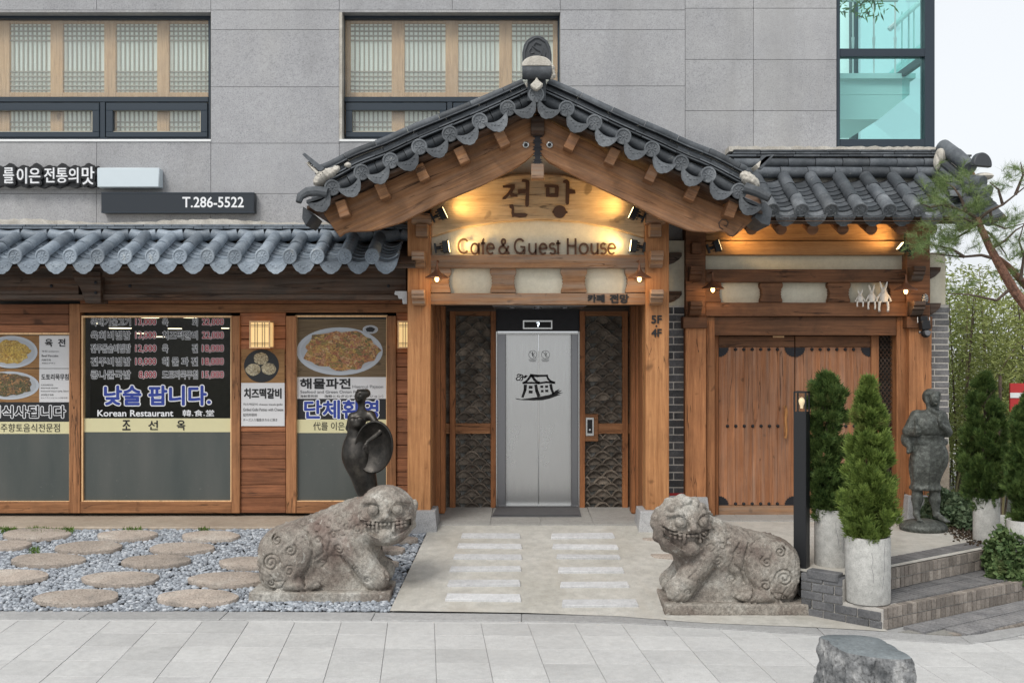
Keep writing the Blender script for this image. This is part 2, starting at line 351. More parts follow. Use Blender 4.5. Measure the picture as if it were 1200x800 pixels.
lw = k.n('ShaderNodeFresnel', {'IOR': 1.5}); tr = k.n('ShaderNodeBsdfTransparent', {'Color': (.90,.92,.93,1)}); gl = k.n('ShaderNodeBsdfGlossy', {'Roughness': .05})
bf = k.n('ShaderNodeNewGeometry').outputs['Backfacing']; fz_ = k.n('ShaderNodeMath', {0: 1.0, 1: bf}, operation='SUBTRACT').outputs[0]; fz_ = k.n('ShaderNodeMath', {0: lw.outputs[0], 1: fz_}, operation='MULTIPLY').outputs[0]
mx = k.n('ShaderNodeMixShader', {0: fz_, 1: tr.outputs[0], 2: gl.outputs[0]})
df = k.n('ShaderNodeBsdfDiffuse', {'Color': (.42,.44,.47,1)}); v = k.coord()
fz = k.n('ShaderNodeMapRange', {0: k.noise(v, 1.3, 5, .6), 3: .02, 4: .16}).outputs[0]
m2 = k.n('ShaderNodeMixShader', {0: fz, 1: mx.outputs[0], 2: df.outputs[0]}); k.t.links.new(m2.outputs[0], k.out.inputs[0]); MT['dustglass'] = k.m
def leafmat(name, a, b, var=.2, brown=.6):
    k = N(name); v = k.coord(); f = k.noise(v, 9, 4, .7)
    f2 = k.noise(v, 60, 2, .5); ff = k.n('ShaderNodeMath', {0: f, 1: f2}, operation='ADD').outputs[0]
    ff = k.n('ShaderNodeMath', {0: ff, 1: .5}, operation='MULTIPLY').outputs[0]
    c = k.ramp(ff, [(.38, a), (.62, b)])
    br_ = k.ramp(k.noise(v, 3.2, 4, .7), [(.60, (0,0,0)), (.72, (brown,)*3)]); c = k.mix(br_, c, (.17,.12,.055))
    d = k.n('ShaderNodeBsdfPrincipled', {'Base Color': c, 'Roughness': .6, 'Specular IOR Level': .25})
    t = k.n('ShaderNodeBsdfTranslucent', {'Color': c})
    mx = k.n('ShaderNodeMixShader', {0: .25, 1: d.outputs[0], 2: t.outputs[0]}); k.t.links.new(mx.outputs[0], k.out.inputs[0]); return k.m
MT['thuja'] = leafmat('thuja_foliage', (.055,.10,.02), (.24,.32,.075))
MT['thuja_d'] = leafmat('dark_thuja_foliage', (.028,.065,.018), (.14,.205,.055))
MT['pine'] = leafmat('pine_needles', (.07,.13,.04), (.26,.33,.13))
MT['bamboo'] = leafmat('bamboo_leaves', (.14,.18,.05), (.48,.52,.19), brown=.3)
MT['ivy'] = leafmat('ivy_leaves', (.03,.075,.025), (.18,.25,.10))
MT['ivyb'] = leafmat('pale_shrub_leaves', (.05,.10,.05), (.26,.34,.20))
MT['grass'] = leafmat('weed_leaves', (.05,.10,.01), (.14,.24,.03), brown=.2)
MT['bark'] = stone('pine_bark', [(.3,(.10,.055,.04)),(.6,(.25,.125,.085)),(.8,(.34,.20,.14))], speck=(.3,.5), sscale=60, big=12, bs=.9, bd=.01)
MT['twig'] = stone('twig_bark', [(.3,(.07,.05,.04)),(.7,(.15,.11,.085))], sscale=60, big=10)
k = N('soil'); v = k.coord(); k.bsdf(color=k.ramp(k.noise(v, 30, 6), [(.3,(.03,.02,.012)),(.7,(.10,.07,.045))]), rough=.95, normal=k.bump(k.noise(v, 40, 5), 1, .02)); MT['soil'] = k.m

# ---------------------------------------------------------------- implicit-surface sculpting (surface nets)
def sculpt(fn, lo, hi, h):
    ax = [np.arange(l, u + h, h, dtype=np.float32) for l, u in zip(lo, hi)]
    X, Y, Z = np.meshgrid(*ax, indexing='ij'); D = fn(X, Y, Z).astype(np.float32)
    n = D.shape; s = D < 0
    nc = tuple(k - 1 for k in n); cnt = np.zeros(nc, np.float32); acc = np.zeros(nc + (3,), np.float32)
    C = [(i, j, k) for i in (0, 1) for j in (0, 1) for k in (0, 1)]
    def sl(a, c): return a[c[0]:c[0]+nc[0], c[1]:c[1]+nc[1], c[2]:c[2]+nc[2]]
    for a in C:
        for d in range(3):
            if a[d] == 0:
                b = list(a); b[d] = 1; b = tuple(b); sa, sb = sl(s, a), sl(s, b); m = sa != sb
                da, db = sl(D, a)[m], sl(D, b)[m]; t = da / (da - db)
                p = np.tile(np.array(a, np.float32), (len(t), 1)); p[:, d] = t; acc[m] += p; cnt[m] += 1
    act = cnt > 0; idx = -np.ones(nc, np.int64); idx[act] = np.arange(act.sum())
    g = np.argwhere(act); V = (g + acc[act] / cnt[act][:, None]) * h + np.array(lo, np.float32)
    Q = []
    for d in range(3):
        e, f = [(1, 2), (2, 0), (0, 1)][d]
        a = [slice(None)]*3; b = [slice(None)]*3; a[d] = slice(0, -1); b[d] = slice(1, None)
        m = s[tuple(a)] != s[tuple(b)]; pos = np.argwhere(m)
        ok = (pos[:, e] > 0) & (pos[:, f] > 0) & (pos[:, e] < nc[e]) & (pos[:, f] < nc[f]); pos = pos[ok]
        ins = s[tuple(pos.T)]
        def q(de, df):
            r = pos.copy(); r[:, e] -= de; r[:, f] -= df; return idx[tuple(r.T)]
        quad = np.stack([q(1, 1), q(0, 1), q(0, 0), q(1, 0)], 1)
        quad[~ins] = quad[~ins][:, ::-1]; Q.append(quad)
    Q = np.concatenate(Q); Q = Q[(Q >= 0).all(1)]
    return V, Q
def smin(a, b, k):
    h = np.clip(.5 + .5*(b-a)/k, 0, 1); return b*(1-h) + a*h - k*h*(1-h)
def smax(a, b, k): return -smin(-a, -b, k)
def sEll(X, Y, Z, c, r, rz=0, ry=0):
    x, y, z = X-c[0], Y-c[1], Z-c[2]
    if rz: x, y = x*math.cos(rz)+y*math.sin(rz), -x*math.sin(rz)+y*math.cos(rz)
    if ry: x, z = x*math.cos(ry)+z*math.sin(ry), -x*math.sin(ry)+z*math.cos(ry)
    k0 = np.sqrt((x/r[0])**2 + (y/r[1])**2 + (z/r[2])**2)
    return (k0 - 1) * min(r) * (.6 + .4*np.clip(k0, 0, 1))
def sCap(X, Y, Z, a, b, ra, rb):
    a, b = np.array(a, float), np.array(b, float); d = b - a; L = (d**2).sum() + 1e-9
    t = np.clip(((X-a[0])*d[0] + (Y-a[1])*d[1] + (Z-a[2])*d[2]) / L, 0, 1)
    return np.sqrt((X-a[0]-t*d[0])**2 + (Y-a[1]-t*d[1])**2 + (Z-a[2]-t*d[2])**2) - (ra + (rb-ra)*t)
def sBox(X, Y, Z, c, r, rd=.01):
    qx, qy, qz = abs(X-c[0])-r[0]+rd, abs(Y-c[1])-r[1]+rd, abs(Z-c[2])-r[2]+rd
    return np.sqrt(np.maximum(qx,0)**2 + np.maximum(qy,0)**2 + np.maximum(qz,0)**2) + np.minimum(np.maximum(qx, np.maximum(qy, qz)), 0) - rd
def line_d(X, Z, pts):   # distance in the x-z plane to a polyline
    best = None
    for (a, b), (c, d) in zip(pts[:-1], pts[1:]):
        dx, dz = c-a, d-b; L = dx*dx + dz*dz + 1e-9
        t = np.clip(((X-a)*dx + (Z-b)*dz)/L, 0, 1); q = (X-a-t*dx)**2 + (Z-b-t*dz)**2
        best = q if best is None else np.minimum(best, q)
    return np.sqrt(best)

# ---------------------------------------------------------------- lettering
TXC = {}
def glyphs(s, offset=0.0, ext=0.0):
    key = (s, offset, ext)
    if key in TXC: return TXC[key]
    c = bpy.data.curves.new('lettering', 'FONT'); c.body = s; c.size = 1; c.offset = offset; c.extrude = ext; c.resolution_u = 3
    o = bpy.data.objects.new('lettering', c); COL.objects.link(o); bpy.context.view_layer.update()
    me = bpy.data.meshes.new_from_object(o.evaluated_get(bpy.context.evaluated_depsgraph_get()))
    V = np.zeros(len(me.vertices)*3); me.vertices.foreach_get('co', V); V = V.reshape(-1, 3)
    Fs = [tuple(p.vertices) for p in me.polygons]
    bpy.data.objects.remove(o); bpy.data.curves.remove(c); bpy.data.meshes.remove(me)
    TXC[key] = (V, Fs); return TXC[key]
def lettering(s, box, Y, mat, parent, off=0.0, depth=0.0, outline=None, name='lettering', z3=.0):
    """fit the words into picture rectangle box=(x0,y0,x1,y1) on the plane at depth Y"""
    V0, F0 = glyphs(s, 0.0, 0.0)
    lo, hi = V0.min(0), V0.max(0)
    X0, X1, Z0, Z1 = PX(box[0], Y), PX(box[2], Y), PZ(box[3], Y), PZ(box[1], Y)
    sx, sz = (X1-X0)/(hi[0]-lo[0]), (Z1-Z0)/(hi[1]-lo[1])
    def mk(off, dep, yy, m_, nm):
        V, Fs = glyphs(s, 0.0, 1.0 if dep else 0.0); mm = M()
        sh = [(0, 0)]
        if off > .004:
            k_ = 8 if off < .04 else 12; sh += [(off*math.cos(2*math.pi*q/k_), off*math.sin(2*math.pi*q/k_)) for q in range(k_)]
            if off > .06: sh += [(off*.55*math.cos(2*math.pi*q/6), off*.55*math.sin(2*math.pi*q/6)) for q in range(6)]
        for q, (dx, dz) in enumerate(sh):
            mm.add([(X0+(x-lo[0])*sx+dx*sz, yy-(z*dep/2)+q*.00006, Z0+(y-lo[1])*sz+dz*sz) for x, y, z in V], Fs)
        return part(nm, mm, m_, parent, smooth=0)
    if outline: mk(outline[1], depth*.8, Y-.0005+(.006 if depth else 0), outline[0], name+'_outline')
    return mk(off, depth, Y-.0025-(depth/2), mat, name)
# ================================================================ GROUND AND PAVING
gs = M(); gs.box(-400, 400, -60, 900, -.75, -.46)
o = part('ground', gs, MT['slab'], None, smooth=0, kind='structure')
# forecourt of the two entrances: one sloping sheet that levels out towards the gate
KO = [(-330,713),(-100,715),(250,716.5),(457,718),(615,719.5),(720,722),(820,730),(920,734),(995,737.5),(1057,741.6),(1120,746),(1200,738),(1300,729),(1420,719)]
KI = [(-330,724),(-100,725),(250,726),(457,727),(615,728),(720,729.5),(820,735),(940,743),(1040,749),(1135,755),(1200,743),(1300,733),(1420,722)]
def gp(px, py, z=ZP):
    Y = (CZ-z)*F/(py-VY); return (PX(px, Y), Y)
ko = [gp(*p) for p in KO]; ki = [gp(*p) for p in KI]
def interp(pl, x): return float(np.interp(x, [p[0] for p in pl], [p[1] for p in pl]))
def apron_z(x, y):
    m = sm(1.75, 2.24, x)*sm(8.72, 9.05, y)
    return ground_z(x, y)*(1-m)
WALLA, WALLB = (2.30, 8.72), (2.93, 8.10)          # foot of the dark brick edging
E1A, E1B = (3.08, 8.62), (5.3, 10.12)              # upper step edge (platform level 0)
E2A, E2B = (2.93, 8.10), (5.3, 9.52)               # lower step edge (level -.19)
ap = M()
def left_x(y): return float(np.interp(y, [8.6, 10.7, 10.8], [-1.145, -1.00, -.99]))
def sheetgrid(x0, x1, NX, NY, front, zf):
    idx = {}
    for i in range(NX+1):
        for j in range(NY+1):
            x = x0+(x1-x0)*i/NX; y = front(x); y += (11.5-y)*j/NY; xx = max(x, left_x(y)) if x0 < 0 else x
            idx[i,j] = len(ap.v); ap.v.append((xx, y, float(zf(xx, y))))
    for i in range(NX):
        for j in range(NY): ap.f.append((idx[i,j], idx[i+1,j], idx[i+1,j+1], idx[i,j+1]))
sheetgrid(-1.145, 2.24, 60, 50, lambda x: interp(ko, x)-.012, apron_z)
sheetgrid(2.24, 7.0, 40, 12, lambda x: float(np.interp(x, [2.24,2.62,2.78,3.08,5.3,7.0], [8.74,8.42,8.47,8.64,10.13,11.1])), lambda x, y: 0.0)
low = [(2.24, interp(ko,2.24)-.012),(2.5, interp(ko,2.5)-.012),(2.75, interp(ko,2.75)-.012),(2.95, interp(ko,2.95)-.012),(2.95,8.10),(2.24,8.74)]
ap.add([(x, y, -.3595) for x,y in low], [tuple(range(6))])
apron = part('forecourt', ap, MT['apron'], None, smooth=60, kind='structure'); AW = WL['forecourt']
# grip strips on the ramp
gx = [(540.5,610,625,630.5),(536,611.6,637,642.5),(531.5,612,649.4,655.4),(527,611,663.5,669.5),(524.6,610,679,687),(522,610.7,695,704.6)]
gx2 = [(645.5,720,624.5,631),(647,724.4,638,643.4),(651.8,726.8,650,655),(653.6,731,664.4,671.4),(656,737,681.5,688.4),(658,747.5,701.6,711.2)]
for r_, (a,b,c,d) in enumerate(gx + gx2):
    Y0, Y1 = apron_y(d), apron_y(c+(d-c)*.25); Ym = (Y0+Y1)/2; z = float(ground_z(0, Ym))
    m = M(); sk = rng.uniform(-.012, .012)
    x0, x1 = PX(a, Ym), PX(b, Ym); th = .16
    v = [(x0,Y0+sk),(x1,Y0-sk),(x1-.01,Y1-sk),(x0+.01,Y1+sk)]
    m.prismz(v, z-.03, z+.020)
    for q in range(8): 
        x, y, zz = m.v[q]; m.v[q] = (x, y, zz + .159*(y-Ym))
    part('grip_strip', m, MT['strip'], apron, bevel=.004)
# threshold slabs of the porch and the gate
xs = [-.98,-.35,.2,.78,1.35]
for a, b in zip(xs[:-1], xs[1:]):
    m = M(); m.box(a+.002, b-.002, 10.80, 11.98, -.05, .012); part('floor_slab', m, MT['slab'], apron, bevel=.003)
xs = np.linspace(1.95, 4.4, 6)
for a, b in zip(xs[:-1], xs[1:]):
    m = M(); m.box(a+.002, b-.002, 11.05, 11.9, -.05, .010); part('floor_slab', m, MT['slab'], apron, bevel=.003)
# round millstones let into the forecourt
def millstone(px, py, hw, parent, zf, tilt=0, sqz=1.0):
    for _ in range(3):
        pass
    if zf is None:
        Y = apron_y(py); z = float(ground_z(0, Y))
    else: Y = (CZ-zf)*F/(py-VY); z = zf
    x = PX(px, Y); r = hw*Y/F
    m = M(); n = 36; prof = [(r*.98,-.04),(r,-.012),(r*.99,.002),(r*.97,.005),(r*.5,.006)]
    m.lathe(prof, (x, Y, z), n)
    a = rng.uniform(0, 6.28); 
    vs = []
    for q, (vx, vy, vz) in enumerate(m.v):
        t = math.atan2(vy-Y, vx-x); k_ = 1 + .03*math.sin(3*t+a) + .02*math.sin(7*t+2*a); vs.append((x+(vx-x)*k_, Y+(vy-Y)*k_*sqz, vz + tilt*(vx-x)))
    m.v = vs
    return m
for px, py, hw in [(765,631,13),(788,650,26),(806,675,22)]:
    part('millstone', millstone(px,py,hw,apron,None,0,.55), MT['disc'], apron)
for px, py, hw in [(1095,625.5,29),(1072,636,21),(1050,645,24),(905,634,30),(925,645,26)]:
    part('millstone', millstone(px,py,hw,apron,-.008), MT['disc'], apron)
# ---- gravel bed with stepping millstones
gb = M(); gb.add([(-7,8.60,-.40),(-1.14,8.60,-.40),(-1.0,10.74,-.06),(-7,10.74,-.06)], [(0,1,2,3)])
bed = part('gravel_bed', gb, MT['soil'], None, smooth=0, kind='structure')
ST = [(155,170,150),(540,175,135),(900,178,130),(20,217,118),(378,225,150),(775,230,145),(205,280,165),(662,285,155),(1075,292,150),(30,352,178),(515,360,172),(975,362,178),(330,440,190),(845,440,182)]
stones = []
for sx_, sy_, hw in ST:
    hw *= .95
    px, py = sx_/3.637, sy_/3.637+580; m = millstone(px, py, hw/3.637, bed, None, rng.uniform(-.02,.02), .43)
    Y = apron_y(py); stones.append((PX(px,Y), Y, hw/3.637*Y/F))
    m.v = [(x, y, z+.02+.159*(y-Y)) for x,y,z in m.v]
    part('stepping_stone', m, MT['disc'], bed)
for px, py, hw in [(453,645,22),(446,662,22),(474,633,16),(-45,640,36),(-60,690,50)]:
    m = millstone(px, py, hw, bed, None, 0, .43); Y = apron_y(py); stones.append((PX(px,Y), Y, hw*Y/F))
    m.v = [(x, y, z+.02+.159*(y-Y)) for x,y,z in m.v]; part('stepping_stone', m, MT['disc'], bed)
# pebbles: real stones, one mesh
def icos():
    t = (1+5**.5)/2; v = np.array([(-1,t,0),(1,t,0),(-1,-t,0),(1,-t,0),(0,-1,t),(0,1,t),(0,-1,-t),(0,1,-t),(t,0,-1),(t,0,1),(-t,0,-1),(-t,0,1)], float); v /= np.linalg.norm(v[0])
    f = np.array([(0,11,5),(0,5,1),(0,1,7),(0,7,10),(0,10,11),(1,5,9),(5,11,4),(11,10,2),(10,7,6),(7,1,8),(3,9,4),(3,4,2),(3,2,6),(3,6,8),(3,8,9),(4,9,5),(2,4,11),(6,2,10),(8,6,7),(9,8,1)]); return v, f
iv, if_ = icos()
NP = 24000
gxs = rng.uniform(-5.6, -.98, NP); gys = rng.uniform(8.66, 10.72, NP); keep = gxs < np.interp(gys, [8.6,10.75], [-1.16,-1.02])
for x, y, r in stones: keep &= ((gxs-x)**2 + ((gys-y)/.43)**2) > (r*1.0)**2
gxs, gys = gxs[keep], gys[keep]; n = len(gxs)
sz = rng.uniform(.012, .024, n)[:,None]*np.array([1.25,1,.72]) * rng.uniform(.8,1.2,(n,3))
th = rng.uniform(0, 6.28, n); c_, s_ = np.cos(th), np.sin(th)
vv = iv[None]*(1+rng.uniform(-.18,.18,(n,12,1))) * sz[:,None,:]
vx = vv[...,0]*c_[:,None]-vv[...,1]*s_[:,None]; vy = vv[...,0]*s_[:,None]+vv[...,1]*c_[:,None]
zz = ground_z(gxs, gys) - .028 + rng.uniform(0,.012,n)
V = np.stack([vx+gxs[:,None], vy+gys[:,None], vv[...,2]+zz[:,None]], -1).reshape(-1,3)
Fq = (if_[None]+12*np.arange(n)[:,None,None]).reshape(-1,3)
me = npmesh('gravel', V, Fq, 180)
k = N('grey_gravel'); geo = k.n('ShaderNodeNewGeometry'); 
c = k.ramp(geo.outputs['Random Per Island'], [(0,(.17,.185,.21)),(.35,(.27,.295,.33)),(.7,(.37,.405,.445)),(1,(.52,.545,.58))])
c = k.mix(.5, c, k.ramp(k.noise(k.coord(rand=False), 90, 3), [(.3,(.6,.6,.6)),(.7,(1,1,1))]), 'MULTIPLY'); k.bsdf(color=c, rough=.75)
me.materials.append(k.m); o = part('gravel', None, None, None, me=me, kind='stuff')
o['label'] = 'blue grey gravel around the round stepping stones'
# kerb stones
kerb = thing('kerb', None, None, (0, 8.5, ZP), kind='structure')
kx = []
x = -6.0
while x < 6.2: kx.append(x); x += 1.0 + .35*rng.random()
for a, b in zip(kx[:-1], kx[1:]):
    xs = [a+.003] + [q for q in np.arange(math.ceil(a*5)/5, b, .2) if a+.01 < q < b-.01] + [b-.003]
    lo = [(q, interp(ki, q)) for q in xs]; hi = [(q, interp(ko, q)) for q in xs]
    m = M(); m.prismz(lo + hi[::-1], ZP-.12, ZP+.006); part('kerb_stone', m, MT['kerb'], kerb, bevel=.004, smooth=0)
# pavement: square granite flags, slightly skewed rows
pave = thing('pavement', None, None, (0, 7, ZP), kind='structure')
pb = M(); pb.box(-9, 9, 3.5, 9.2, ZP-.09, ZP-.007); part('paving_bed', pb, MT['kerb'], pave, smooth=0)
d1 = Vector((-.0986, 1)).normalized(); d2 = Vector((1, -.022)); T = .390; T2 = .354
base = Vector(gp(509.6, 743.6)); cnt = 0
for i in range(-16, 17):
    for j in range(-9, 4):
        q = [base + d2*(T*(i+a)) + d1*(T2*(j+b)) for a, b in ((0,0),(1,0),(1,1),(0,1))]
        cx = sum(p.x for p in q)/4; cy = sum(p.y for p in q)/4
        if cy < 5.15 or abs(cx) > 5.3*cy/8+1.2: continue
        g = .0019; q = [p + (Vector((cx,cy))-p).normalized()*g*1.4 for p in q]
        yk = lambda p: interp(ki, p.x) - .004
        if all(p.y > yk(p) - .01 for p in q): continue
        out = [Vector((p.x, min(p.y, yk(p)))) for p in q]
        if min(out[3].y-out[0].y, out[2].y-out[1].y) < .004: continue
        m = M(); dz = rng.uniform(-.0012,.0012); m.prismz([(p.x,p.y) for p in out], ZP-.03, ZP+dz)
        part('paving_tile', m, MT['tile_pave'], pave, smooth=0, bevel=.002); cnt += 1
# sill strip in front of the shop
m = M(); m.box(-7, -1.0, 10.72, 11.5, -.3, 0.0); part('shop_sill', m, MT['sill'], None, bevel=.01, kind='structure')
# weeds along the sill
m = M()
for px0, px1, n_ in [(0,20,40),(28,56,60),(62,80,26),(34,46,20),(144,166,32),(232,244,14),(78,86,14),(232,246,10)]:
    for _ in range(n_*4):
        px = rng.uniform(px0, px1); Y = rng.uniform(10.52, 10.70) if px0 != 34 else rng.uniform(9.95,10.1); x = PX(px, Y); z = float(ground_z(x,Y)); a = rng.uniform(0,6.28); h = rng.uniform(.015,.045)
        m.add([(x,Y,z),(x+.012*math.cos(a),Y+.012*math.sin(a),z),(x+.02*math.cos(a+.6),Y+.02*math.sin(a+.6),z+h)], [(0,1,2)])
o = part('weeds', m, MT['grass'], None, smooth=0, kind='stuff'); o['label'] = 'green weeds growing along the edge of the gravel'

# ================================================================ GRANITE BUILDING
YF = 11.45
bld = thing('office_building', 'grey granite building with paper screen windows behind the tiled roofs', 'building', (0, YF, 0))
walls = holder('granite_wall', bld)
def core(a,b,c,d): m = M(); m.pxbox(a,b,c,d, YF+.03, .5); return m
m = M()
for r_ in [(-110,-95,981,12),(-110,12,-62,350),(-62,165.5,247,350),(247,12,398,350),(398,165.5,656,350),(656,12,803,350),(803,12,981,350)]: m.pxbox(*r_, YF+.032, .35)
part('wall_core', m, MT['joint_d'], walls, smooth=0)
pan = []
for a,b in [(-110,113),(113,247),(247,397.5),(397.5,530),(530,656.5),(656.5,803)]: pan += [(a,-95,b,-31),(a,-31,b,12)]
for a,b in [(-110,113),(113,247)]: pan += [(a,166,b,227),(a,227,b,300)]
pan += [(247,y0,397.5,y1) for y0,y1 in [(12,35),(35,102),(102,168),(168,227),(227,300)]]
pan += [(656.5,y0,803,y1) for y0,y1 in [(12,35),(35,101),(101,168),(168,230),(230,300)]]
pan += [(a,166,b,227) for a,b in [(397.5,530),(530,656.5)]]
pan += [(a,y0,b,y1) for a,b in [(803,883),(883,980.5)] for y0,y1 in [(-95,10),(10,70),(70,130),(130,192),(192,260)]]
for a,b,c,d in pan:
    m = M(); m.box(PX(a,YF)+.002, PX(c,YF)-.002, YF+rng.uniform(0,.002), YF+.035, PZ(d,YF)+.002, PZ(b,YF)-.002)
    part('granite_slab', m, MT['granite'], walls, bevel=.002, smooth=0)
# window openings
woodlt = wood('screen_wood', (.72,.44,.22), (.92,.62,.35), 'z', grime=.1, var=.06, crack=.2); MT['screenwood'] = woodlt
MT['paper'] = flat('screen_paper', (.80,.85,.76), .8, var=.03, emit=(.98,1,.82), estr=.14)  # faint emission stands in for daylight from the room behind
MT['latt'] = flat('lattice_bar', (.52,.48,.38), .7, var=.1)
def screen_window(x0, x1, stiles, xm, name_lab):
    w = holder('window', bld, P((x0+x1)/2, 165, YF)); w['label'] = name_lab
    Yg = YF+.13
    # stone / metal reveal
    m = M(); m.pxbox(x0, 12, x1, 14.5, YF+.004, .3); part('window_head', m, MT['granite_base'], w, smooth=0)
    m = M(); m.pxbox(x0, 163.2, x1, 166, YF-.012, .3); part('window_sill', m, MT['white'], w, bevel=.003, smooth=0)
    m = M(); m.pxbox(x0, 14.5, x0+3.4, 163.2, YF-.004, .3); part('window_reveal', m, MT['mortar'], w, smooth=0)
    X0, X1 = x0+3.4, x1
    fr = M()
    def bar(a,b,c,d,dp=.07,Y=Yg): fr.pxbox(a,b,c,d,Y,dp)
    bar(X0,14.5,X1,22,.1); bar(X0,22,X0+2.6,163); bar(X1-3,22,X1,163,.1); bar(X0+2.6,113.5,X1-3,119.5,.09,Yg-.01); bar(X0+2.6,161,X1-3,163)
    bar(xm-3.2,119.5,xm+3.2,161,.075,Yg-.004)
    part('window_frame', fr, MT['winframe'], w, bevel=.004, smooth=0)
    for a,b in ((X0+4, xm-4),(xm+4, X1-4)):
        sf = M(); 
        for r_ in ((a,120.5,b,129.5),(a,154.5,b,160.5),(a,129.5,a+8,154.5),(b-8,129.5,b,154.5)): sf.pxbox(*r_, Yg-.02, .06)
        part('sash', sf, MT['winframe'], w, bevel=.004, smooth=0)
        g = M(); g.pxbox(a+8,129.5,b-8,154.5,Yg+.02,.004); part('pane', g, MT['dustglass'], w, smooth=0)
        e = M()
        for r_ in ((a+7.6,129.2,b-7.6,130.1),(a+7.6,153.9,b-7.6,154.8),(a+7.6,130.1,a+8.5,153.9),(b-8.5,130.1,b-7.6,153.9)): e.pxbox(*r_, Yg-.003, .012)
        part('sash_bead', e, MT['latt'], w, smooth=0)
    g = M(); g.pxbox(X0+2.6,22,X1-3,113.5,Yg+.03,.004); part('pane', g, MT['dustglass'], w, smooth=0)
    # lattice screens inside
    Ys = YF+.20
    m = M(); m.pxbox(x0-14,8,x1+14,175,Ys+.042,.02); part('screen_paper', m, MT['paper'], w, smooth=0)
    st = M()
    for a,b in stiles: st.pxbox(a,10,b,172,Ys,.045)
    for (a,b),(c,d) in zip(stiles[:-1], stiles[1:]): st.pxbox(b,10,c,27.5,Ys+.004,.037); st.pxbox(b,108.5,c,121,Ys+.004,.037)
    part('screen_frame', st, woodlt, w, bevel=.003, smooth=0)
    lt = M()
    for (a,b),(c,d) in zip(stiles[:-1], stiles[1:]):
        n_ = max(2, round((c-b)/5.4))
        for i in range(1, n_):
            x = b+(c-b)*i/n_; lt.pxbox(x-.8,27.5,x+.8,108.5,Ys+.026,.018); lt.pxbox(x-.8,121,x+.8,160,Ys+.026,.018)
        for yy in (31,36.5,42,47.5, 84,89.5,95,100.5,105.5, 143,148.5,154): lt.pxbox(b,yy-.7,c,yy+.7,Ys+.020,.024)
    part('screen_lattice', lt, MT['latt'], w, smooth=0, kind='stuff')
    return w
screen_window(-62, 247, [(-66,-52),(-4,11),(59,73.5),(122,135.5),(184,198),(246,262)], 120, 'window at the left edge above the shop signs')
screen_window(397.5, 656.5, [(386,410.5),(459,474),(522,537),(585,600),(648,664)], 527, 'window partly hidden by the porch roof')
# glazed corner: stair hall behind blue-green glass
gw = holder('corner_window', bld, P(1038,176,YF))
XL, XR = PX(981,YF), PX(1095.5,YF); XRi = PX(1084,YF)
fr = M()
fr.pxbox(981,-95,984.5,178,YF,.1); fr.box(XRi, XR, YF, YF+.14, PZ(178,YF), PZ(-95,YF))
for a,b in ((57,66.5),(163,172)): fr.pxbox(984.5,a,1084,b,YF+.005,.1); fr.box(XR-.06,XR-.003,YF+.14,YF+2.6,PZ(b,YF),PZ(a,YF))
fr.box(XR-.10,XR,YF+2.6,YF+2.75,PZ(178,YF),PZ(-95,YF))
part('window_frame', fr, MT['winframe'], gw, bevel=.004, smooth=0)
for a,b in ((-95,57),(66.5,163),(172,182)):
    g = M(); g.pxbox(984.5,a,1084,b,YF+.05,.008); part('pane', g, MT['tealglass'], gw, smooth=0)
    g = M(); g.box(XR-.035,XR-.027,YF+.14,YF+2.6,PZ(b,YF),PZ(a,YF)); part('pane', g, MT['tealglass'], gw, smooth=0)
MT['hall'] = flat('stair_hall_paint_glow', (.78,.90,.88), .7, var=.04, emit=(.8,1,.98), estr=.14); MT['hall2'] = flat('stair_hall_shade', (.60,.74,.73), .7, emit=(.7,1,.97), estr=.03)  # emission added to brighten the hall; landing gets a darker, shaded tone
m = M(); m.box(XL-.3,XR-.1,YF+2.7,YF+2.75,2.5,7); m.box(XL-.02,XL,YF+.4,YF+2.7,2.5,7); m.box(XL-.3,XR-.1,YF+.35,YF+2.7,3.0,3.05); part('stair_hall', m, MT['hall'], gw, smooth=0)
Yb = YF+.9; m = M()
m.pxbox(970,86,1073,92,Yb-.06,1.2); m.pxbox(970,92,1066,111,Yb,1.1)
m.prism([(PX(970,Yb),PZ(140,Yb)),(PX(1030,Yb),PZ(140,Yb)),(PX(1066,Yb),PZ(111,Yb)),(PX(970,Yb),PZ(111,Yb))], Yb+.004, Yb+1.1)
m.prism([(PX(1050,Yb),PZ(86,Yb)),(PX(1062,Yb),PZ(86,Yb)),(PX(1094,Yb),PZ(52,Yb)),(PX(1094,Yb),PZ(40,Yb))], Yb+.2, Yb+.9)
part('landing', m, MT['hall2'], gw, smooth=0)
m = M()
for px in (976,999.5,1024,1049): m.tube([P(px,86,Yb),P(px,0,Yb)], .012, 8); m.tube([P(px,62,Yb),P(px,44,Yb)], [.012,.02], 8)
for px in (1057,1065,1071,1080): m.tube([P(px,86-(px-1057)*.9,Yb+.3),P(px,14-(px-1057)*.3,Yb+.3)], .010, 6)
m.tube([P(970,0,Yb),P(1052,0,Yb)], .03, 8); m.tube([P(1042,35,Yb+.25),P(1090,-8,Yb+.25)], .032, 8)
part('railing', m, MT['white'], gw)
pl = M()
for q in range(160):
    a = rng.uniform(0,6.28); px = rng.choice([985,1010,1032])+rng.normal(0,7); py = rng.uniform(-20,18); c0 = Vector(P(px,py,Yb-.25)); d = Vector((math.cos(a),0,math.sin(a)-.6)).normalized()*rng.uniform(.06,.13); n_ = Vector((-d.z,0,d.x))*.1
    pl.add([c0, c0+d*.5+n_, c0+d, c0+d*.5-n_], [(0,1,2,3)])
part('trailing_plant', pl, MT['grass'], gw, smooth=0, kind='stuff')
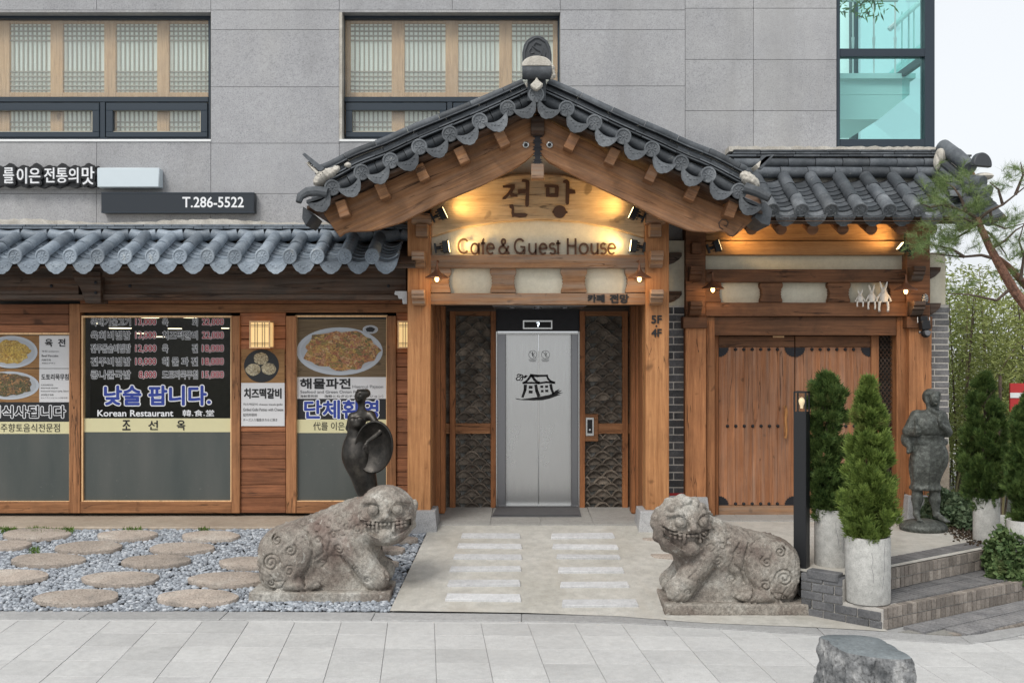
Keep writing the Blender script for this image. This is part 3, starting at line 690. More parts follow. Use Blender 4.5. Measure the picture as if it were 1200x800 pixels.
# rest of the block behind (roof and far side)
m = M(); m.box(-5.9, XL-.05, YF+.8, YF+7, 2.9, 7.2);  m.box(XL-.05, XR-.1, YF+2.8, YF+7, -.3, 2.4); m.box(-7.1,-5.9,YF+.4,YF+7,-.3,7.2); part('rear_wall', m, MT['granite'], bld, smooth=0)

# ================================================================ WALL SIGNS
s = thing('letter_sign', 'black contour sign with white brush lettering and no lamp, above the left tiled eave', 'sign', P(55,222,YF))
for txt, bx in [('代', (-34,196,-22,215)),('를', (5,197,17,215)),('이은', (21,197,48,215.5)),('전통의', (53,197,92.5,214.5)),('맛', (97,196,111,216.5))]:
    lettering(txt, bx, YF-.13, MT['inkw'], s, off=.008, depth=.02, outline=(MT['black'], .13))
m = M(); pts = []
import itertools
n_ = 60
for i in range(n_+1): px = -45+ (160)*i/n_; pts.append((PX(px,YF-.10), PZ(194+2*math.sin(i*1.1)+1.2*math.sin(i*.53),YF-.10)))
low = [(PX(-45+160*i/n_,YF-.10), PZ(219+1.6*math.sin(i*.9+1),YF-.10)) for i in range(n_+1)]
m.prism(low + pts[::-1], YF-.10, YF-.05); part('backing', m, MT['black'], s, smooth=0)
m = M(); m.pxbox(-50,206,114,221,YF-.045,.04); part('sign_bar', m, MT['kerb'], s, smooth=0)
s = thing('light_box', 'blank pale sign box beside the white brush lettering', 'sign box', P(150,220,YF))
m = M(); m.pxbox(113.5,196.5,186.5,219.5,YF-.14,.13); part('box_body', m, flat('pale_acrylic',(.55,.62,.66),.35,var=.03), s, bevel=.01)
s = thing('phone_sign', 'long black sign board reading T.286-5522', 'sign', P(208,249,YF))
m = M(); m.pxbox(118.5,225.5,298,249.5,YF-.11,.1); part('board', m, flat('sign_navy',(.018,.024,.032),.4), s, bevel=.006)
m = M()
for r_ in ((118.5,225.5,298,226.5),(118.5,248.3,298,249.4)): m.pxbox(*r_, YF-.114, .01)
part('board_trim', m, MT['winframe'], s, smooth=0)
lettering('T.286-5522', (214,231,285.5,243), YF-.1105, MT['inkw'], s, off=.016)

# ================================================================ ROOF TILE MESHES
def arc_strip(m, r0, r1, y0, y1, a0, a1, n, th, cz=0, sgn=1):
    """shell of an arch (sgn 1) or trough (sgn -1)"""
    b = len(m.v)
    for (y, r) in ((y0, r0), (y1, r1)):
        for q in (r, r-th):
            for i in range(n+1):
                t = a0+(a1-a0)*i/n; m.v.append((q*math.cos(t), y, cz + sgn*q*math.sin(t)))
    k = n+1
    for i in range(n):
        A = b+i
        if sgn > 0:
            m.f += [(A, A+1, A+2*k+1, A+2*k), (A+k+1, A+k, A+3*k, A+3*k+1), (A+1, A, A+k, A+k+1), (A+2*k, A+2*k+1, A+3*k+1, A+3*k)]
        else:
            m.f += [(A+1, A, A+2*k, A+2*k+1), (A+k, A+k+1, A+3*k+1, A+3*k), (A, A+1, A+k+1, A+k), (A+2*k+1, A+2*k, A+3*k, A+3*k+1)]
    for e in (0, n):
        m.f.append((b+e, b+2*k+e, b+3*k+e, b+k+e))
def roundM(L=.30, r=.072): m = M(); arc_strip(m, r, r*.93, 0, L, -.1, math.pi+.1, 12, .014); return m
def medal(m, r, flower=True):
    m.lathe([(r*.97,-.016),(r,-.008),(r,.006),(r*.93,.012),(r*.80,.012),(r*.77,.003),(r*.05,.003)], (0,0,0), 22, 'y')
    if flower:
        for i in range(8):
            t = i*math.pi/4+.2; c = (r*.42*math.cos(t), -.003, r*.42*math.sin(t)); d = Vector((math.cos(t),0,math.sin(t))); s_ = Vector((-math.sin(t),0,math.cos(t)))
            c = Vector(c); m.add([c-d*r*.26, c+s_*r*.11, c+d*r*.26, c-s_*r*.11, c+Vector((0,-.009,0))], [(1,0,4),(2,1,4),(3,2,4),(0,3,4)])
        m.ell((0,-.004,0), (r*.15,.008,r*.15), 8, 5)
def endM(L=.30, r=.072): m = roundM(L, r); medal(m, r*1.08); return m
def troughR(w, sag): return (w*w/4+sag*sag)/(2*sag)
def panM(w=.24, sag=.055, L=.17, th=.014):
    m = M(); R_ = troughR(w, sag); a = math.asin(w/2/R_); arc_strip(m, R_, R_*.995, 0, L, math.pi/2-a, math.pi/2+a, 8, th, cz=R_-sag, sgn=-1); return m
def dripM(w=.25, sag=.045, L=.2, drop=.085):
    m = panM(w, sag, L); R_ = troughR(w, sag); a = math.asin(w/2/R_); n = 16; top = []; bot = []
    for i in range(n+1):
        u = i/n*2-1; x = w/2*u; zt = R_-sag-math.sqrt(max(0, R_*R_-x*x)) + .004
        top.append((x, zt)); sc = .011*abs(math.sin(u*math.pi*2.5)); bot.append((x, zt - drop*(max(0,1-abs(u)**2.3))**.55 - sc*(1-abs(u)**2) - .010*max(0,1-abs(u)*6)))
    m.prism(bot + top[::-1], -.012, .004)
    # raised rim and a sprig in the middle
    for i in range(n):
        (x0,z0),(x1,z1) = bot[i], bot[i+1]; up = .011
        m.prism([(x0,z0),(x1,z1),(x1,min(z1+up, top[i+1][1])),(x0,min(z0+up, top[i][1]))], -.019, -.012)
    for dx, dz, r in ((0,-.028,.016),(-.035,-.02,.012),(.035,-.02,.012),(-.06,-.012,.008),(.06,-.012,.008)):
        m.ell((dx, -.012, -sag+dz+.012*(abs(dx)/.06)), (r,.008,r*.7), 7, 4)
    return m
tm = {}
def tmesh(key, fn, mat):
    k_ = (key, mat.name)
    if k_ not in tm:
        me = fn().mesh(key, (0,0,0), 40); me.materials.append(mat); tm[k_] = me
    return tm[k_]
def frame(xv, yv):
    xv = Vector(xv).normalized(); yv = Vector(yv); yv = (yv - xv*yv.dot(xv)).normalized(); zv = xv.cross(yv)
    return Matrix(((xv.x,yv.x,zv.x),(xv.y,yv.y,zv.y),(xv.z,yv.z,zv.z)))
def jit(Mx, a=.015):
    return Mx @ Euler((rng.normal(0,a), rng.normal(0,a), rng.normal(0,a))).to_matrix()

def eave_roof(roof, xs, Ye, ze, Yt, zt, mat, pitch, rounds=2, w=None, xmin=None, xmax=None):
    up = Vector((0, Yt-Ye, zt-ze)); L = up.length; upn = up.normalized(); Fm = frame((1,0,0), upn); nrm = Fm @ Vector((0,0,1))
    fm = MT['tile_f'] if mat is MT['tile'] else mat
    ta = (zt-ze)/(Yt-Ye)
    def plumb(m):
        m.v = [(x, y + (z*ta if y < .02 else 0), z) for x,y,z in m.v]; return m
    e = tmesh('end_tile', lambda: plumb(endM(L/rounds+.03)), fm); rt = tmesh('round_tile', lambda: roundM(L/rounds+.04), mat)
    dp = tmesh('drip_tile', lambda: plumb(dripM(pitch*.90)), fm); pn = tmesh('pan_tile', lambda: panM(pitch*.84), mat)
    for x in xs:
        o_ = Vector((x, Ye, ze))
        inst('end_tile', e, roof, o_, jit(Fm))
        for q in range(1, rounds): inst('round_tile', rt, roof, o_ + upn*(L*q/rounds-.02) + nrm*(.004*q), jit(Fm))
        g = o_ + Vector((pitch/2,0,0)) - nrm*.035
        inst('drip_tile', dp, roof, g - upn*.0 , jit(Fm, .012))
        npn = int(L/.10)
        for q in range(1, npn): inst('pan_tile', pn, roof, g + upn*(.10*q) + nrm*.022, jit(Fm @ Euler((-.13,0,0)).to_matrix(), .012))

# ================================================================ SHOP FRONT
YS = 11.40
shop = thing('shop_front', 'restaurant front of brown timber boards with big menu windows under a tiled eave', 'restaurant front', (-3.4, YS, 0))
def wv(a,b,c,d,Y=YS,dp=.08,mat='frame_v',name='post',par=None,bev=.004): m = M(); m.pxbox(a,b,c,d,Y,dp); return part(name, m, MT[mat], par or shop, bevel=bev, smooth=0)
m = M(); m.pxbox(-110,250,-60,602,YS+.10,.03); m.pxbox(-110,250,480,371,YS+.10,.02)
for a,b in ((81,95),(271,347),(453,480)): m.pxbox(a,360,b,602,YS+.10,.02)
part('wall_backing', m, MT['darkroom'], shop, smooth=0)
wv(81,356,93.5,601,YS-.03,.13,name='post'); wv(271,370,281,601,YS-.03,.13); wv(335,370,347,601,YS-.03,.13); wv(453,370,464,601,YS-.03,.13)
for a,b in ((93.5,271),(347,453),(-100,81)): wv(a,587.5,b,601,YS-.02,.12,'frame_h','bottom_rail')
wv(93.5,356,480,366,YS-.035,.13,'frame_h','top_rail')
# planks
def planks(a,b,y0,y1,h,Y=YS):
    y = y0
    while y < y1-2:
        y2 = min(y+h*rng.uniform(.96,1.04), y1); y2 = y1 if y1-y2 < 4 else y2
        m = M(); m.pxbox(a+.3,y+.35,b-.3,y2-.35,Y+rng.uniform(0,.004),.03); part('plank', m, MT['plank'], shop, bevel=.004, smooth=0); y = y2
planks(281,335,366,601,15.6); planks(464,480,366,601,15.6); planks(-100,81,356,392,12); planks(93.5,480,350,356,8,YS-.03)
# eave timbers
wv(-110,345,476,351,10.97,.25,'beam_dark','eave_rail'); wv(-110,325,92,345,11.0,.10,'beam_dark','fascia_board'); wv(113,325,476,345,11.0,.10,'beam_dark','fascia_board')
wv(-110,312,476,325,10.93,.12,'beam_dark','eave_beam')
m = M(); Yk = 10.9; m.prism([(PX(a,Yk),PZ(b,Yk)) for a,b in ((100,355),(118,355),(118,318),(84,318),(87,328),(93,336),(97,345))], Yk, Yk+.2); part('bracket', m, MT['beam_dark'], shop, bevel=.005)
m = M(); Yk = 10.8; m.prism([(PX(a,Yk),PZ(b,Yk)) for a,b in ((477,356),(477,341),(463,341),(462,345),(466,346),(467,350),(471,350),(472,356))], Yk, Yk+.06); part('bracket', m, MT['strip'], shop, bevel=.003)
m = M()
for px in (60,152,455): m.ell(P(px,335,10.99), (.018,.012,.018), 8, 5)
for py in (331,343): m.ell(P(112,py,10.89), (.018,.012,.018), 8, 5)
part('bolt', m, MT['iron'], shop, kind='stuff')
m = M()
for x in np.arange(-6.0, -1.4, .42): m = M(); m.tube([(x, 10.56, 2.78), (x, 11.35, 3.08)], .045, 8); part('rafter', m, MT['beam_dark'], shop)
# shop windows
def shop_window(a,b,c,d,label):
    w = holder('window', shop, P((a+c)/2, d, YS)); w['label'] = label
    m = M()
    for r_ in ((a-1.6,b-2.2,c+1.6,b),(a-1.6,b,a,d),(c,b,c+1.6,d),(a-1.6,d,c+1.6,d+1.4)): m.pxbox(*r_, YS-.01, .07)
    part('window_trim', m, MT['screenwood'], w, smooth=0)
    g = M(); g.pxbox(a,b,c,d,YS+.03,.006); part('pane', g, MT['glass'], w, smooth=0)
    return w
YG = YS+.026
def sheet(a,b,c,d,mat,par,name='film',Y=YG,dp=.0015): m = M(); m.pxbox(a,b,c,d,Y-dp,dp); return part(name, m, MT[mat] if isinstance(mat,str) else mat, par, smooth=0)
def plate(par, cx, cy, rx, ry, foodmat, Y, fx=.78, fy=.74, ox=0, oy=0, bowl=False):
    m = M(); m.lathe([(1,0),(1,.0008)], (0,0,0), 40, 'y', sx=rx*Y/F, sy=ry*Y/F); m.v = [(x+PX(cx,Y), y+Y, z+PZ(cy,Y)) for x,y,z in m.v]
    part('plate_print', m, MT['black'] if bowl else MT['platew'], par, smooth=0)
    m = M(); m.lathe([(1,0),(1,.0008)], (0,0,0), 40, 'y', sx=rx*Y/F*.9, sy=ry*Y/F*.86); m.v = [(x+PX(cx,Y), y+Y-.001, z+PZ(cy,Y)) for x,y,z in m.v]
    part('plate_well_print', m, MT['black'] if bowl else MT['platew2'], par, smooth=0)
    m = M(); n = 48; pts = []
    for i in range(n):
        t = 2*math.pi*i/n; k_ = 1+.05*math.sin(5*t+cx)+.05*math.sin(11*t+1)+rng.uniform(-.03,.03); pts.append((PX(cx+ox,Y)+math.cos(t)*rx*fx*k_*Y/F, PZ(cy+oy,Y)+math.sin(t)*ry*fy*k_*Y/F))
    m.prism(pts, Y-.0035, Y-.0025); part('food_print', m, foodmat, par, smooth=0)
MT['platew'] = flat('printed_plate', (.42,.45,.49), .5); MT['platew2'] = flat('printed_plate_well', (.36,.38,.41), .5)
def food(name, stops, sc):
    k = N(name); v = k.coord(rand=True)
    w_ = k.n('ShaderNodeMapping', {'Vector': v, 'Scale': (1,1,1.5)}).outputs[0]
    w2 = k.noise(w_, sc*.5, 3, .5); vv_ = k.n('ShaderNodeMixRGB', {0: .22, 1: w_, 2: k.n('ShaderNodeTexNoise', {'Vector': w_, 'Scale': sc*.7}).outputs[1]}).outputs[0]
    vo = k.n('ShaderNodeTexVoronoi', {'Vector': vv_, 'Scale': sc}); sp = k.n('ShaderNodeSeparateColor', {0: vo.outputs['Color']}).outputs[0]
    c = k.ramp(sp, stops); c2 = k.ramp(k.noise(v, sc*2.2, 5, .7), [(.35,(.35,.3,.25)),(.6,(1.15,1.1,1))]); c = k.mix(.9, c, c2, 'MULTIPLY'); k.bsdf(color=c, rough=.5); return k.m
F1 = food('pancake_print', [(0,(.30,.10,.045)),(.25,(.40,.20,.07)),(.45,(.45,.30,.08)),(.6,(.10,.10,.03)),(.78,(.35,.12,.07)),(1,(.55,.42,.22))], 22)
F2 = food('beef_pancake_print', [(0,(.42,.28,.05)),(.4,(.50,.36,.08)),(.7,(.34,.20,.04)),(1,(.55,.44,.16))], 24)
F3 = food('jelly_salad_print', [(0,(.06,.08,.02)),(.3,(.14,.07,.04)),(.55,(.03,.06,.02)),(.8,(.22,.14,.08)),(1,(.45,.22,.06))], 30)
F4 = food('cheese_patty_print', [(0,(.50,.46,.34)),(.5,(.38,.34,.24)),(.8,(.20,.16,.09)),(1,(.55,.53,.45))], 30)
MT['tablep'] = wood('printed_table', (.11,.075,.04), (.20,.145,.085), 'x', grime=.1, var=0); MT['tablep2'] = wood('printed_orange_table', (.22,.11,.04), (.34,.19,.08), 'x', grime=.1, var=0)
T = lambda s_, bx, w, mat='ink', off=.0, outline=None, Y=YG-.0035: lettering(s_, bx, Y, MT[mat], w, off=off, outline=outline)
OW = (MT['inkw'], .05)
w0 = shop_window(-100,392,81,587,'window at the left edge with two dish photos'); 
sheet(-100,393,46,431,'tablep2',w0,'poster_photo'); sheet(-100,432,46,471,'tablep2',w0,'poster_photo'); sheet(46,393,81,431.3,'posterw',w0,'poster_text_panel'); sheet(46,432,81,471,'posterw',w0,'poster_text_panel')
plate(w0, 13, 412.3, 31, 19, F2, YG-.003, .78,.72, -2); plate(w0, 11, 451.5, 35, 16.5, F3, YG-.003, .82,.8, -2,-1)
T('육  전', (53,397,76.4,406), w0, off=.025); T('도토리묵무침', (48.4,438,80.4,445), w0, off=.015)
for t, b in [('육전 yukjeon',(49,410.5,69,412.8)),('Beef Pancake',(49,415.6,68.5,418)),('肉煎牛肉',(49,420.4,59.5,422.8)),('牛肉のチヂミ',(49,424.6,65,426.4)),
             ('도토리묵무침',(48,449.9,62,452)),('dotorimuk muchim',(48,453.4,68,455.2)),('Seasoned Acorn Jelly Salad',(48,457.2,80,459.4)),('凉拌橡子凉粉',(48,461.3,63,463.4)),('どんぐりこんにゃくの和え物',(48,465,79,466.8))]: T(t, b, w0)
sheet(-100,471,81,494,'black',w0,'print_band'); T('아침식사됩니다', (-27,475.5,76.4,489), w0, 'ink', .03, (MT['inkw'], .09))
sheet(-100,494,81,508,'cream',w0,'print_band'); T('전주향토음식전문점', (-8,496,70,505.8), w0, 'ink', .0); sheet(-100,508,81,587,'film',w0)
w1 = shop_window(97,372,270,586.5,'menu window with red prices and blue lettering')
rows = [(371.8,381.6,'뚝배기불고기','13,000','육            회','22,000'),(387,397.4,'육회비빔밥','13,000','치즈떡갈비','22,000'),(402.4,412.8,'전주돌솥비빔밥','12,000','육            전','18,000'),(417.8,428.2,'전주비빔밥','10,000','해 물 파 전','18,000'),(433.2,443.6,'콩나물국밥','8,000','도토리묵무침','15,000')]
for y0,y1,a,b,c,d in rows:
    y0 += .8; y1 += .3
    T(a, (106.5,y0,153,y1), w1, 'ink', .008, OW); T(b, (158.8 if len(b) > 5 else 163,y0+.8,183,y1-.2), w1, 'inkr', .02, (MT['inkw'], .06)); T(c, (190.3,y0,231.5,y1), w1, 'ink', .008, OW); T(d, (237,y0+.8,262,y1-.2), w1, 'inkr', .02, (MT['inkw'], .06))
T('낮술 팝니다.', (122.6,452.3,246.4,474.2), w1, 'inkb', .035, (MT['inkw'], .085)); T('Korean Restaurant', (114.4,480.3,203,487.6), w1, 'inkw', .02); T('韓.食.堂', (214,480,251,487.6), w1, 'inkw', .01)
sheet(97,490,270,506,'cream',w1,'print_band')
for t, b in [('조',(143.6,492.2,152.6,503.6)),('선',(174,492.6,185,503.4)),('옥',(207.4,492.4,217,503.6))]: T(t, b, w1, 'ink', .02)
sheet(97,506,270,586.5,'film',w1)
w2 = shop_window(347.5,371.5,452.5,586.5,'window with a seafood pancake photo behind the bronze figure')
sheet(347.5,374,452.5,441.7,'tablep',w2,'poster_photo'); plate(w2, 398, 411.5, 50.5, 28, F1, YG-.003, .86, .82, 2, -1)
plate(w2, 434, 386, 9, 5, MT['ink'], YG-.003, .6,.6); sheet(347.5,441.7,452.5,467,'posterw',w2,'poster_text_panel')
T('해물파전', (352,443.4,410.4,455.2), w2, off=.035); T('Haemul Pajeon', (413,451,449,455.6), w2, 'inkg'); T('Seafood and Green Onion Pancake', (352,457.2,432,460.6), w2, 'inkg', .01); T('海鮮蔥煎餅', (351.8,462.3,372.4,465.7), w2); T('海鮮とねぎのチヂミ（パジョン）', (380,462.3,449,465.7), w2)
sheet(347.5,467,452.5,491.3,'ink',w2,'print_band'); T('단체환영', (357,469,443,490), w2, 'inkb', .03, (MT['inkw'], .075))
sheet(347.5,491.3,452.5,507,'cream',w2,'print_band'); T('代를 이은 전통의 맛', (367,494.2,443,503.8), w2, off=.0); sheet(347.5,507,452.5,586.5,'film',w2)
# poster on the boards
ps = thing('menu_poster', 'small poster of a black pan of cheese patties on the boards below the left lantern', 'poster', P(308,499,YS-.01))
Yp = YS-.012
sheet(282.7,409,333.5,448.5,'tablep2',ps,'poster_photo',Yp); sheet(282.7,448.5,333.5,499,'posterw',ps,'poster_text_panel',Yp)
plate(ps, 306.5, 428.5, 20.5, 19.5, F4, Yp-.003, .01,.01, bowl=True)
for cx,cy in ((306,420),(297,433),(315,432)):
    m = M(); n = 20; m.prism([(PX(cx,Yp)+math.cos(6.283*i/n)*.088*rng.uniform(.9,1.05), PZ(cy,Yp)+math.sin(6.283*i/n)*.07*rng.uniform(.9,1.05)) for i in range(n)], Yp-.0075, Yp-.0065); part('food_print', m, F4, ps, smooth=0)
for t,b,o_ in [('치즈떡갈비',(286.3,455,329.5,466.5),.035),('치즈떡갈비 cheese tteok-galbi',(285,472,331,475.4),0),('Grilled Galbi Patties with Cheese',(285,478,332,481.4),0),('起司年糕排',(285,484,301,487.6),.0),('チーズ入り粗挽きカルビ焼き',(285,490,325,493.4),0)]: T(t,b,ps,'ink',o_,Y=Yp-.003)
# interior
itr = thing('shop_interior', None, None, (-3.4, 13, 0), kind='structure')
m = M(); m.box(-6.2,-1.2,13.6,13.7,-.2,2.9); m.box(-6.2,-1.2,11.52,13.6,2.72,2.78); m.box(-6.2,-1.2,11.52,13.6,-.1,-.02); m.box(-1.25,-1.2,11.52,13.6,-.02,2.7); part('room_shell', m, MT['room'], itr, smooth=0)
m = M()
for px,py,w_ in [(141,385,11),(166,391,6),(176,372.5,9),(205,385.5,7),(223,372.5,7),(115,379.5,5),(186,395,8),(264,385,4)]:
    m.lathe([(.001,0),(w_*.012,0),(w_*.012,.01),(.001,.01)], P(px,py,12.5), 14)
part('ceiling_lamp', m, flat('ceiling_lamp_glow', (1,.85,.6), .5, emit=(1,.82,.55), estr=3.0), itr)

# wall lanterns
def lantern(cx, label):
    t = thing('wall_lantern', label, 'lantern', P(cx,408,YS-.12), 'paper wall lanterns')
    x0, x1 = PX(cx-12, YS-.2), PX(cx+12, YS-.2); z0, z1 = PZ(408,YS-.2), PZ(376,YS-.2); y0, y1 = YS-.21, YS-.03
    m = M(); m.box(x0+.012,x1-.012,y0+.012,y1,z0+.015,z1-.015); part('lamp_shade', m, MT['shojilamp'], t, smooth=0)
    m = M()
    for x in (x0, x1-.014): m.box(x,x+.014,y0,y0+.014,z0,z1); m.box(x,x+.014,y1,y1+.01,z0,z1)
    for z in (z0, z1-.016): m.box(x0+.014,x1-.014,y0,y0+.014,z,z+.016); m.box(x0,x0+.014,y0+.014,y1,z,z+.016); m.box(x1-.014,x1,y0+.014,y1,z,z+.016)
    part('lamp_frame', m, MT['screenwood'], t, smooth=0)
    m = M(); wd = x1-x0; hh = z1-z0
    for u in (.26,.38,.62,.74): m.box(x0+wd*u-.0025, x0+wd*u+.0025, y0+.004, y0+.011, z0+.016, z1-.016)
    for u in (.14,.2,.8,.86): m.box(x0+.014, x1-.014, y0+.003, y0+.010, z0+hh*u-.0025, z0+hh*u+.0025)
    part('lamp_grid', m, MT['black'], t, smooth=0)
lantern(304.5, 'glowing paper lantern on the boards above the menu poster'); lantern(478.0, 'glowing paper lantern half hidden behind the left porch post')

# left tiled eave
roofL = holder('roof', shop, (-3.4, 10.9, 3.0))
YE, ZE = 10.45, PZ(300,10.45); YT, ZT = 11.03, PZ(279,11.03)
xL = [PX(17.5+32.2*i, YE) for i in range(-3, 14)]
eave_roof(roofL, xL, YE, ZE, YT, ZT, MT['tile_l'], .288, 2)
m = M(); m.add([(-6.3,YE+.02,ZE-.10),(-1.13,YE+.02,ZE-.10),(-1.13,YF-.01,ZT+.05),(-6.3,YF-.01,ZT+.05)], [(0,1,2,3)]); m.add([(-6.3,YE+.02,ZE-.075),(-1.13,YE+.02,ZE-.075),(-1.13,YF-.01,ZT+.08),(-6.3,YF-.01,ZT+.08)], [(3,2,1,0)])
part('sheathing', m, MT['beam_dark'], roofL, smooth=0)
m = M(); m.box(-6.3,-1.13,YE+.05,YE+.10,ZE-.12,ZE-.07); part('eave_batten', m, MT['beam_dark'], roofL, smooth=0)
# scalloped well tiles, slates and mortar along the wall
for i in range(-3, 15):
    x = PX(17.5+32.2*i, YE)*1.0; xa = x*YT/YE*.988
    m = M(); pts = [(xa+.145*u, YT+.05, ZT+.055-.03*math.cos(u*math.pi/2)) for u in np.linspace(-1,1,9)]
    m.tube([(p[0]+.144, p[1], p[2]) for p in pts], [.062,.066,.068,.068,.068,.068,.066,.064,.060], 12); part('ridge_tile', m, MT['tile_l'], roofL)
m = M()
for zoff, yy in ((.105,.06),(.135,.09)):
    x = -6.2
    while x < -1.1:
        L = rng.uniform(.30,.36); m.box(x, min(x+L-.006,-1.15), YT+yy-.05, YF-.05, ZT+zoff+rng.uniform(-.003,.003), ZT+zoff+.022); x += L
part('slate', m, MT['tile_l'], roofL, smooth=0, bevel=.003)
m = M(); xs = np.arange(-6.3,-1.13,.05); lo = [(x, ZT+.155) for x in xs]; hi = [(x, ZT+.205+.02*math.sin(x*3.1)+rng.uniform(-.008,.012)) for x in xs]
m.prism(lo + hi[::-1], YT+.13, YF-.002); m.box(-6.3,-1.13,YT+.12,YF-.05,ZT-.02,ZT+.10); part('mortar_bed', m, MT['mortar'], roofL, smooth=60)
# ================================================================ PORCH
YP = 10.70
porch = thing('entrance_porch', 'timber porch with curved gable boards and tiled roof reading Cafe & Guest House', 'porch', (.17, YP, 0))
def wp(a,b,c,d,Y,dp,mat,name,par=None,bev=.006): m = M(); m.pxbox(a,b,c,d,Y,dp); return part(name, m, MT[mat], par or porch, bevel=bev, smooth=0)
wp(477.5,250,504.5,598.5,YP,.26,'post','post'); wp(756.5,250,784,597.5,YP,.26,'post','post')
# plinth stones
for cx in (495.5, 765):
    m = M(); b = [(cx-16.5,cx+15.5,622),]; Y0 = 10.58; x0, x1 = PX(cx-17,Y0), PX(cx+17,Y0); zt = PZ(599,10.6)
    m.add([(x0,Y0,-.06),(x1,Y0,-.06),(x1,Y0+.44,-.06),(x0,Y0+.44,-.06),(x0+.025,Y0+.03,zt),(x1-.025,Y0+.03,zt),(x1-.025,Y0+.41,zt),(x0+.025,Y0+.41,zt)],[(0,3,2,1),(4,5,6,7),(0,1,5,4),(1,2,6,5),(2,3,7,6),(3,0,4,7)])
    part('plinth_stone', m, MT['granite_base'], porch, bevel=.006, smooth=0)
# side reveals behind the posts
Yr = 11.35
for a,b in ((506,515.5),(515.5,521)): wp(a,357,b,601.5,Yr if a<510 else Yr+.12,.2,'inner','reveal_post')
for a,b in ((745.7,755.5),(740,745.7)): wp(a,357,b,601.5,Yr if a>742 else Yr+.12,.2,'inner','reveal_post')
for s_, X in ((-1, PX(505,YP)), (1, PX(756,YP))):
    m = M(); m.box(min(X,X-s_*-.03), max(X,X-s_*-.03), YP+.27, 12.3, 0, 2.42); part('side_wall', m, MT['inner'], porch, smooth=0)
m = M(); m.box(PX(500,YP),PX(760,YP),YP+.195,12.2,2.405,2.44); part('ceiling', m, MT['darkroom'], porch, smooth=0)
# lintels
wp(503,343.5,757,357,YP+.03,.16,'beam','lintel'); wp(503,298.5,757,314,YP+.02,.16,'beam','lintel')
wp(504.6,313,756.4,345,YP+.13,.03,'plaster','plaster_panel',bev=0); wp(504.6,256,756.4,300,YP+.13,.03,'plaster','plaster_panel',bev=0)
def strut(cx, y0, y1, hw, Y, par, mat='beam', dp=.10):
    h = y1-y0; pr = [(hw*.93,0),(hw,.08*h),(hw*1.0,.20*h),(hw*.92,.30*h),(hw*.84,.36*h),(hw*.90,.42*h),(hw*.80,.48*h),(hw*.88,.55*h),(hw*.80,.61*h),(hw*.88,.68*h),(hw*.86,.74*h),(hw*.96,.88*h),(hw*.97,h)]
    m = M(); pts = [(PX(cx-w_,Y), PZ(y0+q,Y)) for w_, q in pr] + [(PX(cx+w_,Y), PZ(y0+q,Y)) for w_, q in pr[::-1]]
    m.prism(pts, Y, Y+dp); part('strut', m, MT[mat], par, bevel=.004, smooth=0)
for cx in (513,589.5,672.5,748): strut(cx, 314, 342.7, 15.5, YP+.05, porch)
# curved tie beam with the big letters
Ya = YP+.04
up_ = [(504.7,243),(540,225),(572,211),(600,204.5),(630,203),(662,205),(692,214),(722,228),(756.3,246)]
lo_ = [(504.7,278),(540,267),(585,260),(630,257.5),(680,260),(720,268),(756.3,279)]
m = M(); m.prism([(PX(a,Ya),PZ(b,Ya)) for a,b in lo_] + [(PX(a,Ya),PZ(b,Ya)) for a,b in up_[::-1]], Ya, Ya+.1); part('arched_beam', m, MT['arch'], porch, bevel=.02, seg=2, smooth=0)
m = M(); Yq = YP+.16; m.prism([(PX(a,Yq),PZ(b,Yq)) for a,b in ((504,300),(756,300),(756,235),(632,160),(504,235))], Yq, Yq+.03); part('gable_plaster', m, MT['plaster'], porch, smooth=0)
lt = lambda *a, **k_: lettering(*a, **k_)
# "전망" in separate thick strokes
Yl = Ya-.012
def strokes(name, polys):
    m = M()
    for p in polys: m.prism([(PX(a,Yl),PZ(b,Yl)) for a,b in p], Yl-.012, Yl+.014)
    part(name, m, MT['letterbrown'], porch, smooth=0, bevel=.002)
def c1(L): return [(470+x/3.75, 180+y/3.75) for x, y in L]
strokes('lettering', [c1([(447,150),(447,142),(500,137),(501,150),(486,172),(512,182),(512,190),(482,190),(476,182),(460,200),(446,202),(445,196),(470,172),(482,152)][::-1]),
                      c1([(512,160),(548,158),(546,126),(530,124),(532,114),(560,118),(565,126),(562,228),(552,236),(545,226),(547,176),(514,176)][::-1]),
                      c1([(476,224),(492,224),(497,240),(497,262),(545,262),(557,268),(550,278),(520,282),(498,276),(488,280),(484,262),(486,244),(476,238)][::-1])])
m_ = [c1([(630,137),(690,140),(694,150),(690,190),(640,192),(636,186),(638,150),(630,146)][::-1]),
      c1([(712,120),(728,114),(740,124),(740,158),(764,160),(767,176),(740,178),(738,222),(728,226),(722,216),(724,132),(712,128)][::-1])]
# ㅁ is a ring: four bars
strokes('lettering', [c1([(630,137),(630,147),(694,151),(690,140)]), c1([(636,151),(636,190),(652,190),(652,151)]), c1([(676,151),(676,178),(692,178),(694,151)]), c1([(652,178),(652,191),(690,192),(692,178)]), m_[1],
                      c1([(697+29*math.cos(t), 256-28*math.sin(t)) for t in np.linspace(0, 2*math.pi, 20, endpoint=False)]), c1([(664,252),(664,260),(672,262),(672,250)]), c1([(722,250),(722,264),(732,262),(731,254)])])
